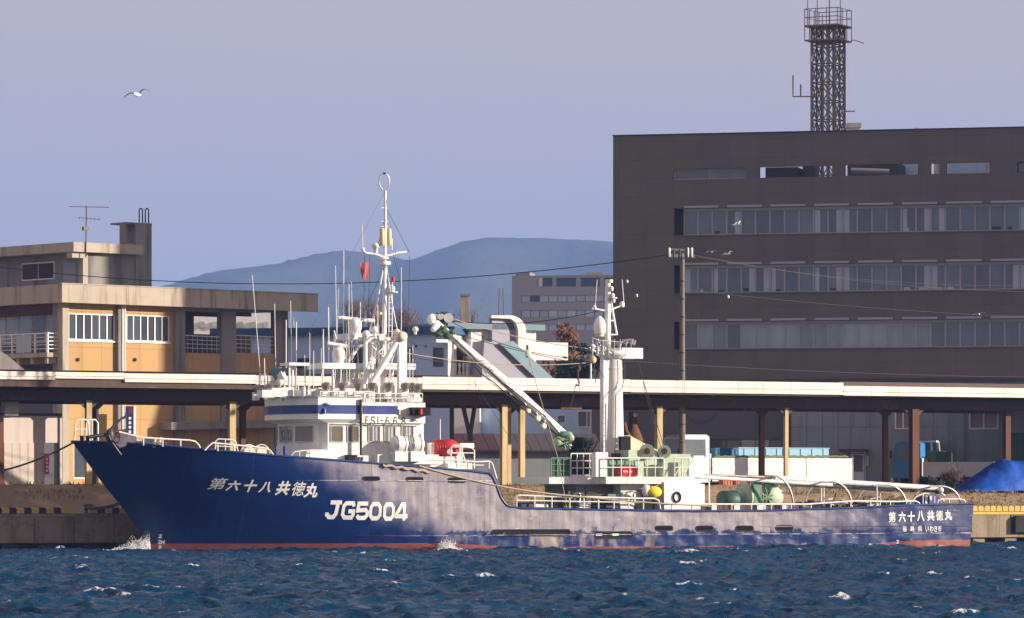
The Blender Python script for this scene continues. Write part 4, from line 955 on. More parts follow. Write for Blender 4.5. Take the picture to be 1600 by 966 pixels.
for i in range(30):                                          # lamps, cables and brackets on the lattice
    x = rnd.uniform(520, 632); y = rnd.uniform(512, 600); v = rnd.uniform(2.4, 4.8); tube('mast_fitting', rnd.choice(['white_clean', 'galv', 'cable', 'rail_white']), ship, ln([(x, y), (x + rnd.uniform(-9, 9), y + rnd.uniform(4, 30))], v), rnd.uniform(0.018, 0.05), 5)
for i in range(9): x = 521 + i * 13; tube('lattice_stay', 'rail_white', ship, ln([(x, 621), (x + 3, 574)], 2.9 + 0.1 * (i % 3)), 0.025, 5)
for i in range(34):                                          # hydraulic pipes and fittings round the winches
    x = rnd.uniform(946, 1076); v = rnd.uniform(1.4, 4.5); y = rnd.uniform(708, 742); k = rnd.random()
    if k < 0.6: tube('winch_pipe', rnd.choice(['winch_green', 'black', 'rust', 'pale_green', 'galv']), ship, ln([(x, 745), (x + rnd.uniform(-4, 4), y), (x + rnd.uniform(-12, 12), y - rnd.uniform(0, 6))], v), rnd.uniform(0.025, 0.06), 5)
    else: bx('winch_valve', rnd.choice(['winch_green', 'dark_steel', 'pale_green', 'red', 'black']), ship, A(x, 745, v), A(x + rnd.uniform(3, 8), y, v + 0.3))
for i in range(18):
    x = rnd.uniform(496, 606); yb = rnd.choice([572, 530, 600]); tube('whip_aerial', 'white_clean', ship, ln([(x + rnd.uniform(-3, 3), yb - rnd.uniform(35, 110)), (x, yb)], rnd.uniform(2.4, 4.6)), rnd.uniform(0.014, 0.024), 5)
for q in (((601, 300, 4.2), (455, 570, 3.2)), ((601, 300, 4.2), (640, 520, 3.2)), ((603, 410, 4.2), (628, 524, 2.4)), ((598, 412, 4.2), (545, 526, 4.2)), ((606, 470, 4.2), (660, 612, 4.6))): tube('stay_wire', 'wire_grey', ship, catenary(A(*q[0]), A(*q[1]), 0.05, 10), 0.008, 4)
# rigging of the main mast
for p, q, sg in (((603, 330, 4.2), (588, 395, 4.2), 0), ((606, 330, 4.2), (640, 395, 4.2), 0), ((612, 390, 4.2), (652, 600, 1.6), -0.6), ((636, 590, 2), (640, 400, 4.2), 0), ((601, 415, 4.2), (520, 600, 3.0), 0.0), ((570, 398, 4.2), (566, 590, 3.0), 0.0)):
    tube('stay_wire', 'cable', ship, catenary(A(*p), A(*q), sg, 12), 0.013, 4)

# ---- crane boom
boom = part('crane_boom', G().cyl(A(896, 692, 4.2), A(800, 606, 4.0), 0.20, 0.26, 14, False).cyl(A(800, 606, 4.0), A(712, 531, 3.8), 0.26, 0.22, 14, False).cyl(A(712, 531, 3.8), A(674, 498, 3.7), 0.19, 0.17, 12), 'white', ship)
for t in (0.28, 0.5, 0.72): q = A(896, 692, 4.2).lerp(A(712, 531, 3.8), t); q2 = A(896, 692, 4.2).lerp(A(712, 531, 3.8), t + 0.012); part('boom_collar', G().cyl(q, q2, 0.29, n=14), 'white', boom)
part('boom_head', G().ball(A(675, 499, 3.7), 0.3, 10, 6, (1, 0.7, 1)).cyl(A(682, 509, 3.5), A(676, 516, 3.3), 0.2, 0.13), 'white', boom)
part('head_sheave', G().cyl(A(701, 497, 3.4), A(701, 497, 3.9), 0.26, n=14).cyl(A(688, 495, 3.4), A(688, 495, 3.9), 0.16, n=12), 'white', boom)
tube('head_link', 'white', boom, ln([(678, 494), (690, 493), (702, 497)], 3.6), 0.08)
def lump(c, r, sq, k=0.5, n=16):
    g = G().ball((0, 0, 0), 1.0, n, n // 2 + 1)
    for i, p in enumerate(g.v):
        p = Vector(p); f = 1 + k * (noise.noise(p * 2.1 + c) + 0.6 * noise.noise(p * 5.3 + c)); g.v[i] = (c.x + p.x * r * sq[0] * f, c.y + p.y * r * sq[1] * f, c.z + p.z * r * sq[2] * f)
    return g
for (x, y, r_) in ((686, 521, 0.2), (692, 516, 0.22), (699, 524, 0.2), (707, 519, 0.14)): part('tip_net', lump(A(x, y, 3.4), r_, (1.3, 0.6, 0.9), 0.9), 'net_green', boom)
for (x, y, r_) in ((826, 642, 0.15), (841, 654, 0.18), (850, 666, 0.17)): part('sheave', G().lathe(A(x, y, 3.45), [(0.05, 0), (r_, 0.01), (r_ * 0.8, 0.06), (r_, 0.11), (0.05, 0.12)], 14, (0, 1, 0)), 'cream', boom)
for (x0, y0, x1, y1) in ((820, 630, 825, 640), (838, 645, 841, 652), (852, 656, 850, 664)): tube('sheave_hanger', 'white', boom, ln([(x0, y0), (x1, y1)], 3.6), 0.05)
tube('hydraulic_ram', 'galv', boom, ln([(892, 697), (850, 648), (790, 600)], 3.6), 0.07, 8)
tube('hydraulic_hose', 'black', boom, ln([(880, 688), (822, 634), (760, 575), (745, 566), (738, 556), (700, 520)], 3.55), 0.035)
tube('hydraulic_hose', 'black', boom, ln([(868, 678), (818, 640), (770, 596), (752, 585), (740, 570)], 3.5), 0.03)
part('winch_motor', G().lathe(A(882, 686, 3.2), [(0.1, -0.3), (0.42, -0.25), (0.42, 0.25), (0.1, 0.3)], 16, (0.3, 1, 0.1)), 'winch_green', boom)
part('winch_motor', G().lathe(A(874, 690, 3.0), [(0.1, -0.3), (0.24, -0.28), (0.24, 0.1), (0.16, 0.14), (0.16, 0.4)], 12, (1, 0.2, 0.3)), 'pale_green', boom); part('winch_motor', G().lathe(A(890, 682, 3.0), [(0.08, -0.3), (0.2, -0.26), (0.2, 0.2), (0.1, 0.26)], 12, (0.2, 1, 0.5)), 'pale_green', boom)
for i in range(8): tube('winch_hose', rnd.choice(['black', 'net_green', 'winch_green']), boom, ln([(868 + rnd.uniform(0, 26), 676 + rnd.uniform(0, 12)), (868 + rnd.uniform(0, 30), 684 + rnd.uniform(0, 10)), (870 + rnd.uniform(0, 26), 692 + rnd.uniform(0, 12))], 2.8), 0.05)
part('slew_base', G().lathe(A(905, 742, 4.2), [(0.9, 0), (0.9, 0.5), (0.6, 0.8), (0.55, 1.5), (0.8, 1.6), (0.75, 2.0)], 18), 'black', boom)
for i in range(14): tube('hydraulic_hose', 'black', boom, [A(900 + rnd.uniform(-6, 20), 740 - rnd.uniform(0, 10), 3.2), A(890 + rnd.uniform(0, 45), 705 + rnd.uniform(-18, 12), 3.0), A(895 + rnd.uniform(0, 40), 700 + rnd.uniform(0, 20), 3.1), A(905 + rnd.uniform(0, 35), 738, 3.2)], 0.05)
for (a, b, sg, r_) in (((704, 497, 3.6), (940, 547, 4.0), 0.25, 0.025), ((700, 500, 3.6), (938, 560, 3.6), 0.6, 0.02), ((678, 512, 3.6), (900, 567, 3.6), 0.1, 0.02), ((640, 535, 2.2), (700, 543, 3.4), 0.1, 0.02), ((636, 552, 2.2), (930, 566, 3.8), 0.35, 0.025), ((636, 556, 2.0), (760, 563, 3.0), 0.2, 0.02), ((825, 556, 3.4), (874, 724, 1.0), 0, 0.022), ((874, 724, 1.0), (885, 794, 0.4), 0, 0.022), ((690, 512, 3.5), (830, 640, 3.2), 0.5, 0.018), ((740, 596, 3.4), (800, 690, 2.5), 0.0, 0.012)):
    tube('running_wire', 'rope' if r_ > 0.02 else 'cable', ship, catenary(A(*a), A(*b), sg, 16), r_, 5)
part('hook_block', lump(A(825, 553, 3.4), 0.2, (0.9, 0.5, 1.1), 0.4), 'pale_green', ship)
tube('cargo_hook', 'rust', ship, [A(903, 578, 3.5), A(903, 592, 3.5), A(905, 598, 3.5), A(904, 603, 3.5), A(900, 601, 3.5)], 0.05, 6)
part('tackle_block', G().ball(A(927, 562, 3.6), 0.22, 10, 6, (0.9, 0.6, 1)), 'tank_yellow', ship); part('tackle_block', G().ball(A(905, 576, 3.5), 0.13, 8, 5, (0.8, 0.5, 1.2)), 'rust', ship)
for q in (((927, 565, 3.6), (905, 572, 3.5)), ((900, 600, 3.5), (890, 640, 3.3)), ((928, 566, 3.6), (931, 600, 3.4)), ((936, 575, 3.6), (944, 590, 3.8)), ((918, 560, 3.6), (890, 575, 3.6))): tube('running_wire', 'cable', ship, catenary(A(*q[0]), A(*q[1]), 0.1, 8), 0.02, 4)
# ---- aft mast
am = part('aft_mast', G().cyl(A(957, 790, 4.2), A(958, 720, 4.2), 0.62, 0.60, 20, False).cyl(A(958, 720, 4.2), A(958, 558, 4.2), 0.60, 0.47, 20), 'white', ship)
part('aft_mast_rib', G().box(A(943, 716, 3.9), A(951, 556, 4.3)), 'white', am)
part('mast_band', G().cyl(A(958, 577, 4.2), A(958, 575, 4.2), 0.51, n=20), 'white', am)
part('masthead_platform', G().lathe(A(958, 558, 4.2), [(0.5, -0.1), (0.95, 0.1), (0.95, 0.3), (0.8, 0.34)], 20).box(A(968, 560, 3.6), A(988, 545, 4.8)), 'white_clean', am)
part('topmast', G().cyl(A(949, 552, 4.2), A(950, 437, 4.2), 0.17, 0.14, 10), 'white_clean', am); part('topmast_cap', G().cyl(A(952, 442, 4.2), A(952, 437, 4.2), 0.2, n=10), 'cream', am)
tube('mast_brace', 'white_clean', am, ln([(955, 472), (964, 524)], 4.2), 0.06)
for y in (487, 501, 523): tube('mast_step', 'white_clean', am, ln([(951, y), (958 + (y - 487) * 0.12, y)], 4.2), 0.04)
tube('yardarm', 'white_clean', am, ln([(925, 482), (948, 486), (960, 482), (973, 477)], 4.2), 0.05)
part('aerial_base', G().lathe(A(972, 480, 4.2), [(0.12, 0), (0.14, 0.2), (0.06, 0.3)], 10), 'white', am); tube('whip_aerial', 'white_clean', am, ln([(975, 476), (972, 437)], 4.2), 0.022)
part('aerial_base', G().lathe(A(929, 484, 4.2), [(0.06, 0), (0.11, 0.1), (0.05, 0.25)], 10), 'white', am); tube('whip_aerial', 'white_clean', am, ln([(930, 478), (933, 437)], 4.2), 0.018)
for (x, y) in ((957, 463), (955, 452), (958, 470)): part('mast_lamp', G().lathe(A(x, y + 3, 4.0), [(0.09, 0), (0.12, 0.05), (0.12, 0.2), (0.05, 0.27)], 10), 'white', am)
part('lamp_tray', G().cyl(A(957, 466.5, 4.0), A(957, 465, 4.0), 0.26, n=10), 'white', am)
sd = part('satellite_dome', G().lathe(A(937, 522, 3.8), [(0.28, 0), (0.32, 0.1), (0.33, 0.5), (0.24, 0.78), (0.1, 0.92), (0.02, 0.98)], 16), 'white_clean', am); part('dome_foot', G().cyl(A(937, 526, 3.8), A(937, 521, 3.8), 0.24, n=12), 'tank_yellow', sd)
for (x, y, v) in ((965, 537, 3.4), (975, 533, 3.4), (983, 532, 3.4), (987, 534, 4.4)): part('deck_floodlight', G().lathe(A(x, y, v), [(0.06, -0.1), (0.12, 0.05), (0.16, 0.2)], 10, (0.6, -0.6, -0.3)), 'galv', am)
mr = tube('masthead_rail', 'galv', am, ln([(925, 528), (935, 532), (962, 534), (986, 536)], 3.3), 0.03)
for x in (926, 934, 942, 951, 960, 969, 978, 986): tube('stanchion', 'galv', mr, ln([(x, 530), (x, 556)], 3.3), 0.025)
for i in range(16): tube('masthead_fitting', 'galv', am, [A(920 + rnd.uniform(0, 30), 530 + rnd.uniform(0, 20), 3.4), A(925 + rnd.uniform(0, 30), 535 + rnd.uniform(0, 20), 3.4)], rnd.uniform(0.03, 0.07))
tube('mast_ladder_rail', 'dark_steel', am, ln([(961, 716), (962, 618), (972, 605), (976, 590), (976, 560)], 3.5), 0.025); tube('mast_ladder_rail', 'white', am, ln([(966, 716), (966, 625)], 3.5), 0.025)
for y in range(630, 716, 9): tube('rung', 'white', am, ln([(961, y), (966, y)], 3.5), 0.018, 4)
for q, sg in ((((988, 545, 4.2), (1012, 616, 4.2)), 0.0), (((990, 545, 4.0), (1008, 612, 4.2)), -0.3), (((1012, 616, 4.2), (1052, 745, 3)), 0.0), (((1008, 612, 4.2), (1036, 712, 3)), 0.0)): tube('stay_wire', 'cable', ship, catenary(A(*q[0]), A(*q[1]), sg, 10), 0.02, 4)
# ---- winch deck
wd = bx('winch_deck', 'white', ship, (A.u(947, 1.0), 1.0, A(0 + 947, 756, 1).z), (A.u(1080, 1.0), 7.2, A(947, 745, 1.0).z))
bx('deck_extension', 'white', wd, A(858, 756, 2.2), A(893, 746, 6.0)); bx('deck_extension', 'white', wd, A(893, 757, 2.3), A(948, 752, 6.4))
bx('deck_support_house', 'white', wd, A(970, 800, 1.8), A(1036, 756.5, 6.4)); bx('deck_support_house', 'concrete_grey', wd, A(900, 800, 2.6), A(972, 757.5, 6.2))
bx('machinery', 'dark_green', wd, A(888, 800, 2.0), A(905, 768, 2.5)); bx('machinery', 'dark_steel', wd, A(905, 800, 1.9), A(945, 772, 2.5)); bx('machinery', 'winch_green', wd, A(950, 800, 1.6), A(964, 772, 1.9))
for i in range(26):
    x = rnd.uniform(880, 1034); y = rnd.uniform(762, 790); tube('under_deck_pipe', rnd.choice(['dark_steel', 'galv', 'rust', 'white', 'black']), wd, ln([(x, 797), (x + rnd.uniform(-3, 3), y), (x + rnd.uniform(-16, 16), y - rnd.uniform(-2, 3))], rnd.uniform(1.2, 1.75)), rnd.uniform(0.025, 0.06), 5)
for i in range(20):                                          # heaps of net and cordage along the after deck
    x = rnd.uniform(1244, 1425); v = rnd.uniform(1.4, 5.5); part('net_heap', lump(A(x, 793 - (x - 1244) * 0.02, v), rnd.uniform(0.18, 0.42), (1.5, 1, 0.7), 0.8, 14), rnd.choice(['net_green', 'rope_dark', 'rust', 'rope', 'dark_steel', 'under_brown']), ship)
for i in range(12): x = rnd.uniform(1040, 1120); part('net_heap', lump(A(x, 792, rnd.uniform(1.2, 2.2)), rnd.uniform(0.1, 0.24), (1.4, 1, 0.8), 0.8, 12), rnd.choice(['rope', 'net_green', 'rope_dark', 'rust']), ship)
for i in range(9): x = 815 + i * 22; bx('deck_fitting', ('dark_steel', 'white', 'black')[i % 3], ship, A(x, 799, 0.9), A(x + rnd.uniform(8, 16), 788 - rnd.uniform(0, 5), 1.6))
bx('service_post', 'white_clean', wd, A(1038, 800, 0.9), A(1076, 753, 2.2)); part('hose_ring', G().tube([A(1058 + 5.5 * math.cos(t), 777 + 7.5 * math.sin(t), 0.85) for t in [i * math.pi / 8 for i in range(16)]], 0.05, 6, True), 'black', wd)
def railgrid(x0, x1, y0, y1, v, n, m, mt='rail_white'):
    f = tube('deck_rail', mt, ship, ln([(x0, y0), (x1, y0)], v), 0.04)
    for i in range(n + 1): x = x0 + (x1 - x0) * i / n; tube('stanchion', mt, f, ln([(x, y0), (x, y1)], v), 0.035)
    for k in range(1, m): y = y0 + (y1 - y0) * k / m; tube('mid_bar', mt, f, ln([(x0, y), (x1, y)], v), 0.028)
railgrid(892, 931, 709, 754, 2.3, 4, 4); railgrid(861, 890, 716, 746, 2.2, 3, 3, 'winch_green')
bx('net_panel', 'net_green', ship, A(863, 744, 2.24), A(889, 718, 2.28))
bx('control_stand', 'white_clean', ship, A(931, 745, 1.2), A(943, 707, 1.7)); railgrid(944, 1037, 716, 745, 1.05, 7, 2); railgrid(1054, 1077, 716, 745, 1.05, 2, 2)
tube('rail_brace', 'rail_white', ship, ln([(1054, 745), (1068, 718)], 1.05), 0.03)
part('wash_board', G().slab([(A.u(1072, 1.0), A(1072, 746, 1).z), (A.u(1102, 1), A(1102, 746, 1).z), (A.u(1102, 1), A(1102, 712, 1).z), (A.u(1086, 1), A(1086, 712, 1).z)], 1.1, 1.2), 'white_clean', wd)
for i, (x0, x1, y0, mt, v) in enumerate(((982, 1004, 704, 'pale_green', 2.0), (1004, 1022, 706, 'pale_green', 2.2), (1036, 1056, 710, 'pale_green', 2.0), (952, 966, 720, 'winch_green', 1.9), (966, 980, 725, 'pale_green', 2.4))): bx('winch_housing', mt, wd, A(x0, 746, v), A(x1, y0, v + 1.6))
for x, y, r_, mt in ((1011, 706, 0.42, 'pale_green'), (1038, 706, 0.36, 'pale_green')):
    w_ = part('winch_drum', G().cyl(A(x, y, 1.8), A(x, y, 2.6), r_, n=20), mt, wd); part('drum_hub', G().cyl(A(x, y - 1, 1.7), A(x, y - 1, 1.85), 0.17, n=12), 'rust', w_)
part('winch_drum', G().cyl(A(966, 738, 1.6), A(982, 738, 1.7), 0.34, n=16).cyl(A(990, 736, 1.6), A(990, 736, 2.2), 0.3, n=14), 'red', wd)
part('winch_frame', G().slab([(A.u(980, 4), A(980, 746, 4).z), (A.u(1026, 4), A(1026, 720, 4).z), (A.u(1026, 4), A(1026, 704, 4).z), (A.u(1010, 4), A(1010, 696, 4).z), (A.u(980, 4), A(980, 680, 4).z)], 3.8, 4.8), 'cream', wd)
bx('mast_cabinet', 'black', wd, A(970, 745, 3.4), A(980, 682, 3.8))
for i in range(7): bx('machinery', ('dark_steel', 'black', 'winch_green')[i % 3], wd, A(990 + i * 7, 746, 2.6), A(998 + i * 7, 726 - rnd.uniform(0, 8), 3.2))
# ---- after deck: drum, hoops, stowed spars
dr = part('net_drum', G().lathe(A(1160, 778, 2.4), [(0.2, 0), (0.85, 0.02), (0.85, 0.14), (0.62, 0.16), (0.62, 2.0), (0.85, 2.02), (0.85, 2.14), (0.2, 2.16)], 24, (0.9, 0.1, 0)), 'pale_green', ship, label='pale green net drum on the after deck')
part('drum_face', G().lathe(A(1200, 777, 1.9), [(0.1, 0), (0.8, 0.02), (0.8, 0.5), (0.5, 0.52)], 24, (0.35, 1, 0)), 'pale_green', dr)
for i in range(9): part('rope_turn', G().tube([A(1166 + i * 4.2, 778, 2.4 + 0.02 * i) + Vector((0, 0.66 * math.cos(t), 0.66 * math.sin(t))) for t in [k * math.pi / 9 for k in range(18)]], 0.05, 5, True), 'rope' if i % 3 else 'net_green', dr)
for t in range(0, 180, 45): c = A(1200, 777, 1.84); d = Vector((0.74 * math.cos(R(t + 20)), 0, 0.74 * math.sin(R(t + 20)))); part('drum_spoke', G().cyl(c - d, c + d, 0.045, n=6), 'winch_green', dr)
part('drum_rim', G().tube([A(1200, 777, 1.84) + Vector((0.78 * math.cos(t), -0.02, 0.78 * math.sin(t))) for t in [k * math.pi / 12 for k in range(24)]], 0.05, 6, True), 'winch_green', dr)
part('drum_motor', G().lathe(A(1126, 782, 2.3), [(0.2, 0), (0.5, 0.05), (0.55, 0.9), (0.4, 1.1)], 16, (1, 0.1, 0)), 'dark_green', dr); bx('drum_stand', 'winch_green', dr, A(1178, 796, 1.6), A(1186, 752, 1.9)); bx('drum_base', 'pale_green', dr, A(1120, 799, 2.0), A(1245, 788, 4.0))
for t in (20, 80, 140, 200, 260, 320): c = A(1200, 777, 1.86); part('drum_bolt', G().cyl(c + Vector((0.5 * math.cos(R(t)), -0.05, 0.5 * math.sin(R(t)))), c + Vector((0.5 * math.cos(R(t)), 0.02, 0.5 * math.sin(R(t)))), 0.07), 'dark_steel', dr)
for x0, x1, yt, xr in ((1183, 1240, 744, 796), (1258, 1331, 753, 794), (1340, 1416, 758, 792), (1428, 1500, 760, 787)):
    h = arc(x1 - 30, xr - 1, 30, xr - yt - 1, 0, 90, 10) + [(x1 - 44, yt), (x0 + 24, yt + 1)]
    ho = tube('net_hoop', 'galv', ship, ln(h, 0.6), 0.058, 8)
    h2 = arc(x0 + 26, xr - 4, 26, xr - yt - 6, 90, 180, 8)
    tube('hoop_far_leg', 'galv', ho, [A(x0 + 24, yt + 1, 0.6)] + ln(h2, 6.8)[1:], 0.06, 6) if False else tube('hoop_far_leg', 'galv', ho, ln(h2, 6.8), 0.05, 6)
    tube('hoop_crossbar', 'galv', ho, [A(x0 + 24, yt + 1, 0.6), A(*h2[0], 6.8)], 0.05, 6)
for (p, q, r_) in (((1085, 745, 1.4), (1300, 758, 1.4), 0.10), ((1085, 742, 2.0), (1240, 747, 2.0), 0.07), ((1210, 747, 1.8), (1464, 763, 1.8), 0.15), ((1225, 757, 2.4), (1395, 766, 2.4), 0.08), ((1330, 760, 2.2), (1420, 762, 2.2), 0.09)): rod('stowed_spar', 'white' if r_ > 0.09 else 'galv', ship, A(*p), A(*q), r_)
for (x, y0, y1, v) in ((1283, 753, 797, 1.6), (1287, 753, 797, 2.2), (1370, 760, 792, 1.6), (1375, 760, 792, 2.4), (1108, 745, 797, 1.4)): tube('spar_crutch', 'rail_white', ship, ln([(x, y0), (x, y1)], v), 0.05)
for i in range(26):
    x = rnd.uniform(1245, 1420); y = rnd.uniform(780, 792); tube('deck_tackle', rnd.choice(['white', 'rust', 'galv', 'rope']), ship, ln([(x, y), (x + rnd.uniform(-6, 22), y - rnd.uniform(-2, 9))], rnd.uniform(1.0, 4)), rnd.uniform(0.03, 0.06))
for i in range(22): x = 1048 + i * 9; bx('deck_fitting', ('dark_steel', 'rust', 'black', 'white')[i % 4], ship, A(x, 799, 1.0), A(x + rnd.uniform(3, 7), 789 - rnd.uniform(-2, 3), 1.5))
bx('stern_cabinet', 'stripe_blue', ship, A(1441, 790, 1.6), A(1457, 774, 2.4)); bx('cabinet_frame', 'white', ship, A(1446, 790, 1.52), A(1448, 775, 1.58)); bx('cabinet_frame', 'white', ship, A(1453, 790, 1.52), A(1455, 775, 1.58))
part('stern_lamp', G().ball(A(1470, 766, 1.6), 0.17, 8, 5).cyl(A(1470, 770, 1.6), A(1476, 775, 1.6), 0.05), 'white', ship); bx('stern_roller', 'black', ship, A(1462, 772, 1.8), A(1478, 762, 2.2))
# ---- loose things aboard
f_ = thing('yellow_net_bundle', 'bright yellow tarpaulin bundle hanging below the winch deck', 'bundle', A, A(1022, 777, 0.7))
g = G(); g.ball(A(1022, 769, 0.8), 0.42, 16, 10, (1.1, 0.7, 0.75)); g.v = [(x + 0.06 * noise.noise((x * 4, y * 4, z * 4)), y, z + 0.07 * noise.noise((x * 3, z * 3, 1))) for x, y, z in g.v]
part('cover', g, 'yellow', f_); g = G().ball(A(1010, 767, 0.9), 0.36, 12, 8, (0.7, 0.6, 1.0)); part('float', g, 'white', f_); tube('lashing', 'rope', f_, ln([(1012, 757), (1020, 762), (1030, 757)], 0.8), 0.025)
fl = thing('signal_flag', 'small faded red flag flying left of the main mast', 'flag', A, A(577, 437, 4.1))
g = G(); nx, nz = 8, 8
p00, p10 = A(563, 411, 4.1), A(577, 409, 4.1); d01 = A(566, 438, 4.1) - p00; d11 = A(576, 436, 4.1) - p10
for off in (0, 0.012):
    for j in range(nz + 1):
        for i in range(nx + 1):
            a_, b_ = i / nx, j / nz; p = (p00 + d01 * b_).lerp(p10 + d11 * b_, a_); p.y += 0.08 * math.sin(a_ * 7 + b_ * 4) * (1 - a_) + off; p.z += 0.02 * math.sin(a_ * 9); g.v.append(tuple(p))
m1 = (nx + 1) * (nz + 1)
for j in range(nz):
    for i in range(nx):
        q = [j * (nx + 1) + i, j * (nx + 1) + i + 1, (j + 1) * (nx + 1) + i + 1, (j + 1) * (nx + 1) + i]
        g.f += [q, [k + m1 for k in q[::-1]]]; g.sm += [True, True]
part('cloth', g, 'red_flag', fl, fix=False); tube('halyard', 'cable', fl, ln([(578, 398), (577, 440), (574, 530)], 4.1), 0.012)
# ---- mooring lines
def line(label, pts, r_, m): return solo('mooring_rope', G().tube(pts, r_, 7), m, label, 'rope', A, 'mooring ropes')
line('dark rope running from bow tip to the left edge', catenary(A(116, 691, 3.8), A(-60, 745, 6.0), 0.35), 0.05, 'rope_dark')
line('heavy dark rope from stem down to the bollard', catenary(A(186, 787, 4.1), A(136, 793, 9.9), 0.10), 0.09, 'rope_dark')
line('thin pale rope sagging from forward bulwark to the low rail', catenary(A(655, 728, -0.05), A(905, 776, 0.05), 0.25), 0.05, 'rope')
line('thick rope heaped along bulwark below the liferafts', [A(598 + i * 5, 727 + (i * 0.75) + 1.5 * math.sin(i * 1.9), -0.06) for i in range(16)], 0.07, 'rope')
line('slack pale rope trailing over the after rail', catenary(A(905, 776, 0.1), A(1110, 791, 0.12), 0.05), 0.04, 'rope')
bl = thing('mooring_bollard', 'rusty black bollard on quay edge beside the bow', 'bollard', A, (A.u(138, 10.2), 10.2, 1.93))
c_ = Vector((A.u(138, 10.2), 10.2, 1.93))
part('post', G().lathe(c_, [(0.26, 0), (0.24, 0.05), (0.18, 0.12), (0.18, 0.3), (0.26, 0.36), (0.28, 0.42), (0.2, 0.48), (0.05, 0.5)], 16), 'dark_steel', bl); part('rope_turns', G().lathe(c_ + Vector((0, 0, 0.13)), [(0.2, 0), (0.25, 0.03), (0.2, 0.07), (0.25, 0.1), (0.2, 0.14)], 14), 'rope_dark', bl)

